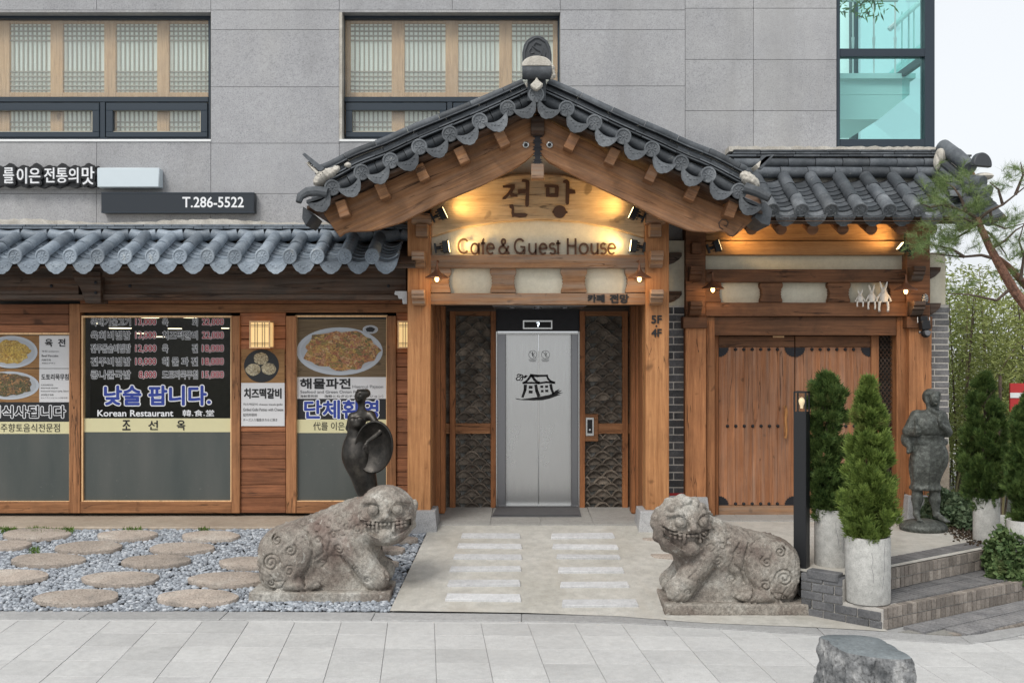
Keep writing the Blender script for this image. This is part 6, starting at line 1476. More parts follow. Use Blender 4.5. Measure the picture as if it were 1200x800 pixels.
# ================================================================ STONE BEASTS
def spiral(cx, cz, r, turns, sgn=1, a0=0, n=36):
    return [(cx + r*(1-.85*i/n)*math.cos(a0+sgn*2*math.pi*turns*i/n), cz + r*(1-.85*i/n)*math.sin(a0+sgn*2*math.pi*turns*i/n)) for i in range(n+1)]
def beast(pr, seed):
    rg = np.random.default_rng(seed)
    hx, hy, hz, hr = pr['head']; yaw = pr['yaw']
    def f(X, Y, Z):
        D = sBox(X,Y,Z,(.275,0,.33),(.265,.235,.27),.17); D = smin(D, sCap(X,Y,Z,(.27,0,.415),(.90,0,pr['sh']),.245,.235), .08)
        D = smin(D, sEll(X,Y,Z,(.90,0,.46),(.20,.22,.30)), .08); D = smin(D, sCap(X,Y,Z,(.84,0,.60),(hx-.03,hy*.5,hz-.02),.23,.20), .08)
        for s_ in (-1,1):
            D = smin(D, sEll(X,Y,Z,(.25,s_*.215,.37),(.215,.075,.275)), .010)           # haunch
            D = smin(D, sEll(X,Y,Z,(.40,s_*.205,.155),(.20,.085,.06)), .02)   # hind foot
            D = smin(D, sCap(X,Y,Z,(.86,s_*.16,.50),(1.05,s_*.175,.25),.125,.105), .018); D = smin(D, sEll(X,Y,Z,(1.09,s_*.175,.20),(.125,.095,.115)), .02)
            for t in range(3): D = smax(D, -sCap(X,Y,Z,(1.17,s_*.175-.05+.05*t,.30),(1.22,s_*.175-.05+.05*t,.10),.012,.014), .012)
        D = smin(D, sBox(X,Y,Z,(.70,0,.22),(.36,.17,.18),.03), .03)
        # head in its own turned frame: u right, w towards the viewer, v up
        c_, s_ = math.cos(yaw), math.sin(yaw); x, y = X-hx, Y-hy; u = x*c_ + y*s_; w = x*s_ - y*c_; v = Z-hz
        H = sEll(u, w, v, (0,0,0), (hr, hr*.93, hr*.97)); H = smin(H, sEll(u,w,v,(0,hr*.26,-hr*.50),(hr*.74,hr*.72,hr*.50)), .05)
        fr = (w > 0)
        # brow, cheeks, nose, eyes
        for k_ in (-1,1):
            H = smin(H, sCap(u,w,v,(k_*hr*.12,hr*.97,hr*.30),(k_*hr*.42,hr*.90,hr*.58),.014,.022), .016); H = smin(H, sCap(u,w,v,(k_*hr*.42,hr*.90,hr*.58),(k_*hr*.78,hr*.62,hr*.46),.022,.014), .016)
            H = smax(H, -sEll(u,w,v,(k_*hr*.40,hr*.96,hr*.27),(.068,.055,.064)), .010); H = smin(H, sEll(u,w,v,(k_*hr*.40,hr*.88,hr*.27),(.050,.052,.050)), .002)
            H = smin(H, sEll(u,w,v,(k_*hr*.64,hr*.66,-hr*.02),(.060,.055,.045)), .03); H = smin(H, sEll(u,w,v,(k_*hr*.98,-hr*.05,hr*.25),(.022,.045,.055)), .015)
            re_ = np.sqrt((u-k_*hr*.40)**2+(v-hr*.27)**2); H = H + .007*np.exp(-((re_-.030)/.008)**2)*(w > hr*.8)
        H = smin(H, sCap(u,w,v,(0,hr*.93,hr*.36),(0,hr*1.04,hr*.08),.022,.036), .02)
        for k_ in (-1,1): H = smin(H, sEll(u,w,v,(k_*.034,hr*1.03,hr*.02),(.026,.024,.022)), .010); H = smax(H, -sEll(u,w,v,(k_*.026,hr*1.13,-.004),(.010,.02,.009)), .003)
        # wide grin: flat recess round the front of the jaw, a row of upper teeth, two fangs, a bulging lip
        mz = -hr*.13; mw = hr*.82; sm_ = pr['smile']; top_c = mz+sm_*(np.abs(u)/mw)**2; bot_c = mz-pr['mouth']*(1-.55*(np.abs(u)/mw)**2)+sm_*(np.abs(u)/mw)**2
        band = np.maximum(np.maximum(v-top_c, bot_c-v), np.abs(u)-mw)
        H = H + np.where(fr, pr['dep']*(1-sm(-.004,.008,band)), 0)
        H = smin(H, np.where(fr, np.abs(np.maximum(np.maximum(v-top_c-.008, bot_c-.008-v), np.abs(u)-mw-.008))-.004 + np.maximum(H-.006,0)*3, 1.0), .006)
        Rf = lambda uu: hr*.93*math.sqrt(max(.02,1-(uu/hr)**2)) + .004
        for i in range(-5,6):
            uu = i*.0355*(1 if abs(i) < 5 else .98); zt_ = mz+sm_*(abs(uu)/mw)**2; L = .085 if abs(i) == pr['fang'] else .026
            H = smin(H, sBox(u,w,v,(uu,Rf(uu)-.006,zt_-L/2-.002),(.0150 if L < .05 else .0125,.022,L/2),.008), .0015)
            if abs(i) > pr['fang']: H = smin(H, sBox(u,w,v,(uu,Rf(uu)-.010,zt_-.050),(.0145,.020,.014),.008), .0015)
        H = smin(H, sEll(u,w,v,(0,Rf(0)-.035,mz-pr['mouth']+.020),(.075,.055,.070)), .006)
        for k_ in (-1,1):
            q = line_d(u, v, [(k_*hr*.16,hr*.12),(k_*hr*.34,-hr*.02),(k_*hr*.62,-hr*.05),(k_*hr*.86,hr*.08)]); H = H + .009*np.exp(-(q/.0075)**2)*fr
            q = line_d(u, v, [(k_*hr*.05,hr*.62),(k_*hr*.12,hr*.46),(k_*hr*.10,hr*.36)]); H = H + .008*np.exp(-(q/.007)**2)*fr
            q = line_d(u, v, [(k_*hr*.20,hr*.76),(k_*hr*.50,hr*.80),(k_*hr*.80,hr*.60)]); H = H + .007*np.exp(-(q/.007)**2)*fr
        # mane curls round the jaw and the crown
        for i in (range(11) if pr.get('crown') else (0,1,9,10)):
            a = math.pi*(-.30+1.6*i/10); uu, vv_ = math.cos(a)*hr*.93, math.sin(a)*hr*.90
            H = smin(H, sEll(u,w,v,(uu,-.02,vv_),(.045,.05,.045)), .02)
        if pr.get('crown'):
            for k_ in range(-2,3): H = smin(H, sEll(u,w,v,(k_*.07,hr*.45,hr*.90-abs(k_)*.03),(.042,.05,.04)), .015)
        D = smin(D, H, .03)
        # carving: spirals on the haunch, scales on the back, curls on the shoulder
        g = 0
        side = np.clip(np.abs(Y)*6, 0, 1)
        for ln, wd, dp in pr['lines']:
            q = line_d(X, Z, ln); g = g + dp*1.35*np.exp(-(q/wd)**2)
        D = D + g*side*(X < hx-.10+.2*(Z < .5))
        sc_ = .105; gx_ = (X+Z*.3)/sc_; gz_ = (Z-X*.3)/sc_; row = np.floor(gz_); cxx = np.floor(gx_+.5*(row%2))+.5-.5*(row%2); rr_ = np.sqrt((gx_-cxx)**2+(gz_-row-.5)**2)
        back = sm(.40,.50,Z-(X*.14)) * sm(.38,.46,X+.25*np.clip(Z-.6,0,1)) * (X < hx-.17)
        D = D + back*.006*np.exp(-((rr_-.40)/.13)**2)
        # stay on the plinth
        D = smin(D, sBox(X,Y,Z,(.60,0,.05),(.63,.29,.05),.012), .012)
        # weathering
        D = D + .0025*np.sin(X*61+3*np.sin(Y*37))*np.sin(Z*53+2*np.sin(X*41)) + .0018*np.sin(X*131+Z*97)*np.sin(Y*117+Z*61)
        return D
    V, Q = sculpt(f, (-.06,-.50,-.02), (1.50,.36,1.10), .0076)
    return V, Q
haunch = [(spiral(.17,.36,.085,2.0), .0085, .012), (spiral(.34,.47,.055,1.5,-1,1), .008, .010), (spiral(.22,.56,.05,1.5,1,2), .008, .010), (spiral(.33,.29,.05,1.4,1,1), .008, .009), ([(.16,.25),(.20,.19),(.27,.20)], .007,.008),
          ([(.48,.62),(.53,.48),(.50,.34),(.44,.22),(.47,.15)], .010, .016), ([(.05,.62),(.12,.68),(.25,.70),(.38,.67),(.48,.60)], .010, .012), ([(.56,.62),(.62,.54),(.62,.44),(.54,.38)], .010, .012), ([(.66,.66),(.69,.56),(.66,.46)], .009, .010),
          (spiral(.60,.33,.045,1.3), .008, .009), (spiral(.76,.48,.05,1.5,-1), .008, .010), ([(.78,.40),(.84,.30),(.92,.20),(.97,.13)], .012, .016), ([(.86,.56),(.92,.44),(1.0,.36)], .009, .009), (spiral(1.02,.20,.035,1.2), .008, .010), (spiral(.72,.60,.04,1.3), .008, .009), (spiral(.84,.68,.04,1.3,-1), .008,.009)]
haunch += [([(cx_+r_*math.cos(q*.5236), cz_+r_*math.sin(q*.5236)) for q in range(13)], .0062, .0085) for cx_,cz_,r_ in [(.42,.69,.030),(.51,.74,.034),(.61,.77,.032),(.70,.80,.034),(.79,.83,.030),(.56,.655,.034),(.66,.69,.032),(.76,.73,.034),(.86,.755,.032),(.71,.60,.030),(.93,.66,.030),(.80,.625,.032),(.58,.56,.026),(.35,.72,.026)]]
haunch += [([(.44,.58),(.50,.50),(.53,.40),(.50,.30)], .0065, .011), ([(.62,.50),(.66,.42),(.64,.34),(.58,.28)], .0065, .009), (spiral(.92,.30,.04,1.3,1,2), .007, .009), (spiral(.16,.18,.035,1.3,-1,1), .007, .008), ([(.30,.20),(.26,.14),(.18,.12)], .0065, .008)]
PRL = dict(head=(1.165,-.08,.765,.270), yaw=.10, sh=.665, mouth=.140, smile=.018, dep=.020, fang=2, lines=haunch)
PRR = dict(head=(1.045,-.08,.765,.266), yaw=-.20, sh=.60, mouth=.155, smile=.045, dep=.030, fang=2, lines=[(l if q%3 else [(x+.02,z-.03) for x,z in l], w_, d_) for q,(l,w_,d_) in enumerate(haunch)], crown=True)
for pr, seed, mir, loc, sc_, lab in ((PRL,3,False,(PX(298,8.92),9.12,-.345),(1.0,1.0,1.0),'left carved stone beast with round bald head, grinning, sitting on the gravel'),
                                 (PRR,5,True,(PX(938,8.70),8.80,-.365),(.985,1.0,.965),'right carved stone beast with curled brows and open toothy mouth, beside the bollard lamp')):
    V, Q = beast(pr, seed)
    V = V*np.array(sc_)
    if mir: V[:,0] *= -1; Q = Q[:,::-1]
    me = npmesh('stone_beast', V, Q, 180); me.materials.append(MT['tiger'])
    o = bpy.data.objects.new('stone_beast', me); link(o, None, loc); tagged(o, lab, 'stone statue')

# ================================================================ BRONZE FIGURES
def fig(fn, lo, hi, h, mat, name, loc, par=None):
    V, Q = sculpt(fn, lo, hi, h); me = npmesh(name, V, Q, 180); me.materials.append(MT[mat]); o = bpy.data.objects.new(name, me); link(o, par, loc); return o
YBW = 9.8; zb = -.20
tb = thing('bronze_figure', 'slender dark bronze woman with head thrown back, holding a round basket', 'bronze statue', (PX(430,YBW), YBW, zb))
def bx_(px, py, dy=0): return ((px-430)*YBW/F, dy, PZ(py,YBW)-zb)
def fwoman(X, Y, Z):
    q = lambda px,py,dy=0: bx_(px,py,dy)
    D = sEll(X,Y,Z,q(423,463,-.01),(.058,.068,.082),0,-.30); D = smin(D, sEll(X,Y,Z,q(428,460.5,.01),(.052,.058,.045),0,-.3), .02)
    D = smin(D, sEll(X,Y,Z,q(420.8,464.5,-.075),(.009,.014,.020)), .006); D = smin(D, sEll(X,Y,Z,q(421.2,468.4,-.066),(.018,.010,.007)), .004)
    for dx in (-2.6,2.2): D = smax(D, -sEll(X,Y,Z,q(421+dx,462,-.072),(.013,.012,.007)), .004)
    D = smin(D, sCap(X,Y,Z,q(424,470),q(423.6,482),.030,.040), .025)
    D = smin(D, sCap(X,Y,Z,q(414,489,.0),q(434,487,.02),.052,.050), .04); D = smin(D, sEll(X,Y,Z,q(419,496,-.03),(.085,.075,.055)), .03)
    D = smin(D, sEll(X,Y,Z,q(415,492,-.075),(.032,.03,.03)), .02); D = smin(D, sEll(X,Y,Z,q(423,491,-.075),(.032,.03,.03)), .02)
    D = smin(D, sCap(X,Y,Z,q(418,500),q(416,505),.068,.070), .03)
    D = smin(D, sEll(X,Y,Z,q(418,529,.02),(.146,.13,.22)), .04); D = smin(D, sCap(X,Y,Z,q(418,535,.01),q(433,592,.02),.130,.080), .05); D = smin(D, sCap(X,Y,Z,q(425,545,.05),q(437,598,.05),.11,.070), .04)
    D = smin(D, sCap(X,Y,Z,q(434,592,.02),q(438,655,.02),.068,.095), .04)
    D = smax(D, -sCap(X,Y,Z,q(424,560,-.12),q(436,610,-.06),.012,.012), .03)
    # arm to the viewer's right
    D = smin(D, sCap(X,Y,Z,q(434,486,.01),q(448,503,-.10),.038,.032), .02); D = smin(D, sCap(X,Y,Z,q(449,504,-.10),q(434.5,515,-.20),.031,.018), .012)
    D = smin(D, sEll(X,Y,Z,q(433.2,519,-.215),(.018,.012,.030)), .012)
    for i,(dx,L) in enumerate(((-2.4,9),(-1.0,12),(.6,12.5),(2.0,11))): D = smin(D, sCap(X,Y,Z,q(433.2+dx*.5,520,-.218),q(434.4+dx,520+L*.75,-.205),.0075,.006), .004)
    D = smin(D, sCap(X,Y,Z,q(431.6,517.5,-.22),q(429.5,524,-.23),.0075,.006), .004)
    # other arm behind the hip
    D = smin(D, sCap(X,Y,Z,q(411,489,.02),q(407,502,.07),.032,.027), .02); D = smin(D, sCap(X,Y,Z,q(407,502,.07),q(430,540,.10),.026,.02), .02)
    D = smin(D, sEll(X,Y,Z,(bx_(438,660)[0],.02,.02),(.20,.18,.045)), .02)
    return D
fig(fwoman, (-.28,-.30,-.03), (.30,.26,1.72), .0085, 'bronze', 'body', (PX(430,YBW), YBW, zb), tb)
c = Vector(P(438.6,523.5,YBW-.13)); Fm = Euler((R(6), R(14), R(-14))).to_matrix()
m = M(); rx_, ry_ = 23.5*YBW/F, 31.5*YBW/F
prof = [(.02,-.085),(.35,-.075),(.7,-.045),(.94,-.008),(1.0,.0),(1.0,.018),(.955,.022),(.90,.006),(.66,-.028),(.34,-.055),(.02,-.065)]
m.lathe([(a,b) for a,b in prof], (0,0,0), 48, 'y', sx=rx_, sy=ry_); m.v = [tuple(Fm @ Vector(v_) + c) for v_ in m.v]
part('basket', m, MT['bronze'], tb, smooth=50)
m = M(); m.tube([P(417.0,459.5,YBW-.06),P(423,456.6,YBW-.075),P(429,457.6,YBW-.05),P(433,461.5,YBW)], [.004,.006,.006,.004], 8); part('headband', m, MT['bronze'], tb)
# peasant woman by the gate
YW = 10.55; tw = thing('peasant_statue', 'greenish bronze woman in headscarf and knee length skirt on a low round base', 'bronze statue', (PX(1083,YW), YW, 0))
def wx(px, py, dy=0): return ((px-1083)*YW/F, dy, PZ(py,YW))
def fpeas(X, Y, Z):
    q = lambda px,py,dy=0: wx(px,py,dy)
    D = sEll(X,Y,Z,q(1091,465,.03),(.078,.075,.088)); D = smin(D, sEll(X,Y,Z,q(1092.6,467.2,-.050),(.050,.050,.074)), .004)
    D = smin(D, sCap(X,Y,Z,q(1086,461.5,-.02),q(1098,461,-.02),.030,.030), .008)
    D = smin(D, sEll(X,Y,Z,q(1093,468.4,-.100),(.009,.014,.018)), .005); D = smin(D, sEll(X,Y,Z,q(1092.9,472.6,-.094),(.018,.010,.006)), .003)
    for dx in (-2.2,2.6): D = smax(D, -sEll(X,Y,Z,q(1092.7+dx,465.6,-.098),(.012,.012,.007)), .003)
    for x0_,x1_ in ((1084.5,1087),(1099,1096.5)): D = smin(D, sCap(X,Y,Z,q(x0_,463,-.01),q(x1_,478,-.03),.026,.022), .012)
    D = smin(D, sCap(X,Y,Z,q(1092,475),q(1091,484),.034,.045), .02); D = smin(D, sCap(X,Y,Z,q(1088,479,-.06),q(1094,483,-.09),.020,.022), .01); D = smin(D, sCap(X,Y,Z,q(1094,483,-.09),q(1097,492,-.11),.018,.010), .008)
    D = smin(D, sCap(X,Y,Z,q(1077,488,0),q(1100,488,0),.070,.068), .04); D = smin(D, sEll(X,Y,Z,q(1087,500,-.01),(.175,.13,.15)), .04)
    D = smin(D, sCap(X,Y,Z,q(1080,517),q(1096,517),.100,.095), .03)
    for py,rr in ((509,.008),(521,.010)):
        zz = PZ(py,YW); D = D + rr*np.exp(-((Z-zz)/.008)**2)
    # skirt: flares to the knee with folds
    zt_, zb_ = PZ(518,YW), PZ(573,YW); t = np.clip((zt_-Z)/(zt_-zb_), 0, 1); cx_ = wx(1087,0)[0] + (wx(1084.5,0)[0]-wx(1087,0)[0])*t
    ang = np.arctan2(Y, X-cx_); rr = (.128+.060*np.sin(np.clip(t*3.1,0,3.1))**.8-.020*t+.040*np.clip((t-.82)/.18,0,1)**1.5)*(1+.05*t*np.sin(ang*7+1)+.03*t*np.sin(ang*13)); sk = np.sqrt((X-cx_)**2+(Y/.82)**2)-rr; sk = np.maximum(sk*.85, np.maximum(Z-zt_, zb_-Z))
    D = smin(D, sk, .03); D = D - .012*np.exp(-((Z-zb_-.02)/.02)**2)*(np.abs(Z-zb_)<.08); D = smin(D, sEll(X,Y,Z,q(1098,535,-.04),(.10,.10,.15)), .05)
    D = smax(D, -sCap(X,Y,Z,q(1084,530,-.20),q(1083,572,-.22),.02,.03), .04)
    for kx,fx_,dy,fy in ((1074,1073,-.02,-.02),(1093,1095,-.05,-.10)):
        D = smin(D, sCap(X,Y,Z,q(kx,568,dy),q(kx+.5,584,dy+.01),.052,.058), .02); D = smin(D, sCap(X,Y,Z,q(kx+.5,584,dy+.01),q(fx_,601,dy),.056,.032), .02)
        D = smin(D, sCap(X,Y,Z,q(fx_,602,dy),q(fx_+(-1.5 if kx<1080 else 4),606,fy-.08),.034,.026), .02)
        for i in range(4): D = smin(D, sCap(X,Y,Z,q(fx_+(-3 if kx<1080 else 2.4)+i*1.5,606,fy-.09),q(fx_+(-3.6 if kx<1080 else 2.6)+i*1.6,607,fy-.125),.010,.008), .006)
    # viewer's left arm, bent, hand holding a cloth
    D = smin(D, sCap(X,Y,Z,q(1073,487,0),q(1064,505,.0),.058,.055), .03); D = smin(D, sCap(X,Y,Z,q(1064,505,0),q(1068.5,506,-.14),.05,.036), .02); D = smin(D, sEll(X,Y,Z,q(1068,502,-.155),(.034,.035,.045)), .015)
    for i in range(4): D = smin(D, sCap(X,Y,Z,q(1065.8+i*1.5,501,-.185),q(1066.2+i*1.5,505,-.19),.008,.007), .005)
    D = smin(D, sCap(X,Y,Z,q(1067.5,500,-.15),q(1066.5,490,-.155),.016,.022), .012)
    # other arm with the hand raised to the chest
    D = smin(D, sCap(X,Y,Z,q(1103,487,0),q(1109,506,-.02),.058,.052), .03); D = smin(D, sCap(X,Y,Z,q(1109,506,-.02),q(1096,497,-.15),.048,.028), .02); D = smin(D, sEll(X,Y,Z,q(1093.5,492,-.165),(.024,.018,.034)), .012)
    for i in range(4): D = smin(D, sCap(X,Y,Z,q(1091.8+i*1.3,489.5,-.165),q(1093.2+i*1.0,484.5,-.16),.0075,.006), .004)
    # bundle and little foot hanging at the left hip, basket knot at the right
    D = smin(D, sEll(X,Y,Z,q(1066,515,.05),(.07,.08,.09)), .03); D = smin(D, sCap(X,Y,Z,q(1066,515,.02),q(1065,526,-.02),.035,.030), .02); D = smin(D, sCap(X,Y,Z,q(1065,527,-.02),q(1061.5,528.5,-.07),.026,.022), .015)
    D = smin(D, sEll(X,Y,Z,q(1108,519,.06),(.05,.06,.035)), .02)
    D = smin(D, sEll(X,Y,Z,(wx(1081,0)[0],-.02,.035),(.245,.22,.085)), .02); D = np.maximum(D, -.02-Z)
    return D + .0015*np.sin(X*170)*np.sin(Z*150+Y*90)
fig(fpeas, (-.27,-.30,-.03), (.32,.28,1.50), .0085, 'verdigris', 'body', (PX(1083,YW), YW, 0), tw)

# ================================================================ PLANTERS AND PLANTS
def planter(x, y, z, r, h, label, cracks=True, group=None):
    t = thing('planter', label, 'planter', (x,y,z))
    m = M(); m.lathe([(r*.97,0),(r,.008),(r,h-.01),(r*.985,h),(r*.90,h),(r*.88,h-.01),(r*.88,h-.05),(.001,h-.05)], (x,y,z), 48); part('pot', m, MT['planter'], t, smooth=50)
    m = M(); m.lathe([(r*.87,h-.05),(r*.87,h-.035),(r*.4,h-.02),(.001,h-.02)], (x,y,z), 24); part('soil', m, MT['soil'], t)
    if cracks:
        m = M()
        for a0,z0_,n_ in ((R(-62),.95,14),(R(-100),.80,9)):
            a = a0; zz = z+h*z0_; pts = []
            for q in range(n_): pts.append((x+math.cos(a)*(r+.0004), y+math.sin(a)*(r+.0004), zz)); a += rng.uniform(-.05,.05); zz -= h*rng.uniform(.035,.07)
            m.tube(pts, .0014, 4)
        part('hairline_crack', m, MT['inkg'], t, smooth=0)
    return t
planter(PX(976,8.86), 8.86, 0.0, .160, .50, 'round grey stone planter standing behind the front one, cracked down its side')
planter(PX(1017,8.34), 8.34, -.192, .182, .545, 'round pale stone planter in front, standing on the lower brick tread')
planter(PX(1156,9.9), 9.9, -.12, .125, .56, 'narrow grey stone planter at the top of the steps, below the right conifer', False)
planter(PX(1197,9.3), 9.3, -.1, .13, .42, 'grey planter at the right edge of the photo, half covered by ivy', False)
def conifer(name, label, x, y, z0, z1, prof, n, mat, seed, sz=.088):
    rg = np.random.default_rng(seed); t = thing(name, label, 'conifer', (x,y,z0)); H = z1-z0
    m = M(); m.tube([(x,y,z0-.03),(x+.01,y,z0+H*.5),(x,y,z1-.1)], [.022,.015,.004], 8)
    for q in range(26):
        a = rg.uniform(0,6.283); h = rg.uniform(.08,.85); r = np.interp(h, [p[0] for p in prof], [p[1] for p in prof]); m.tube([(x,y,z0+H*h-.08),(x+math.cos(a)*r*.8,y+math.sin(a)*r*.8,z0+H*h+.05)], [.006,.002], 4)
    part('trunk', m, MT['twig'], t)
    # foliage: many upright clumps of small flattened sprays with hollows between them
    nc = 185; hc = rg.uniform(0,1,nc)**.95; ac = rg.uniform(0,6.283,nc); rc = np.interp(hc, [p[0] for p in prof], [p[1] for p in prof])*rg.uniform(.35,1.08,nc)
    cc = np.stack([x+np.cos(ac)*rc, y+np.sin(ac)*rc, z0+H*hc*.97], 1); sc_ = rg.uniform(.6,1.35,nc)
    q_ = rg.integers(0,nc,n); d0 = rg.normal(0,1,(n,3)); d0 /= np.linalg.norm(d0,axis=1)[:,None]
    tp = np.clip(1.15-hc[q_]*.75,.35,1)[:,None]
    C = cc[q_] + d0*np.array([.042,.042,.075])*(sc_[q_])[:,None]*tp*rg.uniform(.5,1.05,(n,1)); a = np.arctan2(C[:,1]-y, C[:,0]-x)
    up = np.stack([np.cos(a)*.42+d0[:,0]*.55+rg.normal(0,.15,n), np.sin(a)*.42+d0[:,1]*.55+rg.normal(0,.15,n), .80+d0[:,2]*.4+rg.normal(0,.15,n)], 1); up /= np.linalg.norm(up,axis=1)[:,None]
    b = rg.normal(0,1,(n,3)); b -= up*(b*up).sum(1)[:,None]; b /= np.linalg.norm(b,axis=1)[:,None]
    L = rg.uniform(.5,1.2,n)*sz*.8; Vs = []; Fs = []; k_ = 0
    for ang,ln in ((-.85,.55),(-.40,.85),(0,1.05),(.42,.8),(.9,.5)):
        d_ = up*math.cos(ang)+b*math.sin(ang); p_ = b*math.cos(ang)-up*math.sin(ang); LL = (L*ln)[:,None]; w_ = LL*.085
        Vs += [C, C+d_*LL*.55+p_*w_, C+d_*LL, C+d_*LL*.55-p_*w_]
    V = np.stack(Vs, 1).reshape(-1,3); base = (np.arange(n)*20)[:,None]; Fq = np.concatenate([base+np.array([0,1,2,3])+4*q for q in range(5)])
    me = npmesh('foliage', V, Fq); me.materials.append(MT[mat]); part('foliage', None, None, t, me=me, loc=None)
    return t
def fixfol():
    pass
PF = [(0,.11),(.06,.165),(.16,.205),(.28,.205),(.45,.165),(.65,.120),(.82,.082),(.93,.045),(1,.008)]
PB = [(0,.08),(.1,.13),(.3,.155),(.5,.145),(.75,.15),(.9,.125),(.97,.07),(1,.02)]
conifer('potted_conifer', 'feathery green conifer in the front planter, tapering to a point', PX(1018,8.34), 8.34, .30, PZ(442,8.34), PF, 12500, 'thuja', 11)
conifer('potted_conifer', 'blunt topped green conifer in the planter behind the bollard lamp', PX(968,8.86), 8.86, .44, PZ(437,8.86), PB, 10500, 'thuja_d', 12)
PRt = [(0,.12),(.15,.205),(.4,.205),(.7,.165),(.85,.12),(.95,.06),(1,.012)]
conifer('potted_conifer', 'dark green conifer in the narrow planter at the top of the steps', PX(1153,9.9), 9.9, .36, PZ(437,9.9), PRt, 11500, 'thuja_d', 13, .08)
conifer('potted_conifer', 'dark conifer cut off by the right edge of the photo above the ivy', PX(1206,9.4), 9.4, .25, PZ(462,9.4), PRt, 11500, 'thuja_d', 14, .08)
def leaves(n, cfun, L, W_, rg, mat, name, parent, updir=.3, loc=None, droop=0):
    C = cfun(n); d = rg.normal(0,1,(n,3)); d[:,2] = d[:,2]*.6 - droop; d /= np.linalg.norm(d,axis=1)[:,None]
    b = rg.normal(0,1,(n,3)); b -= d*(b*d).sum(1)[:,None]; b /= np.linalg.norm(b,axis=1)[:,None]; nn = np.cross(d,b)
    l = (L*rg.uniform(.6,1.3,n))[:,None]; w_ = l*W_
    V = np.stack([C, C+d*l*.35+b*w_, C+d*l*.75+b*w_*.6, C+d*l-nn*l*.15, C+d*l*.75-b*w_*.6, C+d*l*.35-b*w_], 1).reshape(-1,3)
    base = (np.arange(n)*6)[:,None]; Fq = np.concatenate([base+np.array([0,1,2,3]), base+np.array([0,3,4,5])])
    me = npmesh(name, V, Fq); me.materials.append(MT[mat]); return part(name, None, None, parent, me=me, kind=None)
rg = np.random.default_rng(21)
def blob(cs):
    def f(n):
        k_ = rg.integers(0,len(cs),n); c = np.array([q[0] for q in cs])[k_]; r = np.array([q[1] for q in cs])[k_]; d = rg.normal(0,1,(n,3)); d /= np.linalg.norm(d,axis=1)[:,None]; d[:,2] = np.abs(d[:,2])*.9-.1
        return c + d*r*np.clip(rg.normal(.9,.12,n),.3,1.05)[:,None]
    return f
t = thing('leafy_shrub', 'low shrub of pale green leaves behind the bronze peasant figure', 'shrub', (PX(1118,10.9),10.9,0))
leaves(3600, blob([((PX(1105,10.9),10.9,.05),np.array([.22,.2,.38])),((PX(1122,10.8),10.8,.0),np.array([.28,.22,.42])),((PX(1137,10.6),10.6,-.05),np.array([.16,.2,.34]))]), .055, .38, rg, 'ivyb', 'foliage', t)
t = thing('ivy_plant', 'trailing dark ivy spilling over the right planters and onto the steps', 'ivy', (PX(1185,9.4),9.4,-.2))
leaves(5200, blob([((PX(1165,9.5),9.5,-.12),np.array([.10,.12,.22])),((PX(1180,9.35),9.35,-.10),np.array([.20,.16,.42])),((PX(1200,9.2),9.25,-.15),np.array([.25,.16,.50])),((PX(1176,9.25),9.2,-.22),np.array([.17,.12,.20]))]), .05, .48, rg, 'ivy', 'foliage', t)
t = thing('ground_ivy', 'dry leaf litter and ivy strands between the base of the statue and the planter', 'ground cover', (PX(1130,10),10.1,0), kind='stuff')
def litter(n): 
    px = rg.uniform(1098,1150,n); py = 612+(px-1098)*.42+rg.normal(0,5,n); Y = 1.92*F/(py-VY); return np.stack([(px-VX)*Y/F, Y, np.full(n,.012)],1)
leaves(500, litter, .035, .4, rg, 'soil', 'dry_leaves', t)

# ================================================================ PINE BOUGH
YN = 9.0
tr = thing('pine_tree', 'pine tree with reddish trunk leaning into the picture at the right edge', 'pine tree', (PX(1290,YN), YN, ZP))
m = M()
def br(L, r0, r1, Y=YN, dy=0): 
    pts = [P(a,b,Y+dy*i/len(L)) for i,(a,b) in enumerate(L)]; m.tube(pts, [r0+(r1-r0)*i/(len(L)-1) for i in range(len(L))], 8)
br([(1300,760),(1296,620),(1285,500),(1262,420),(1232,380),(1205,362),(1188,340),(1172,312),(1160,290),(1150,268),(1145,255)], .075, .026)
br([(1240,385),(1215,350),(1196,328),(1182,312),(1170,302)], .045, .022, YN+.15)
part('trunk', m, MT['bark'], tr)
m = M()
TW = [[(1145,256),(1132,248),(1117,243),(1102,234),(1086,228)],[(1117,243),(1104,240),(1090,243),(1078,238)],[(1147,257),(1160,247),(1175,240),(1190,228),(1210,212)],[(1145,262),(1132,257),(1122,252)],
      [(1165,303),(1150,299),(1128,301),(1108,299),(1090,297)],[(1182,340),(1168,352),(1150,348),(1135,345),(1110,344)],[(1190,228),(1199,205),(1196,190)],[(1175,240),(1170,222),(1160,214)],[(1160,247),(1163,262),(1178,268),(1200,262)],
      [(1196,328),(1200,300),(1194,282),(1200,262)],[(1160,292),(1178,282),(1190,270),(1204,262)],[(1130,301),(1116,292),(1098,288),(1082,286)],[(1142,256),(1136,270),(1122,278),(1108,282)],[(1150,268),(1160,274),(1172,288),(1180,300)],[(1132,248),(1126,232),(1118,220),(1108,214)]]
for L in TW: br(L, .016, .004, YN, rng.uniform(-.35,.25))
part('branch', m, MT['twig'], tr)
tufts = []
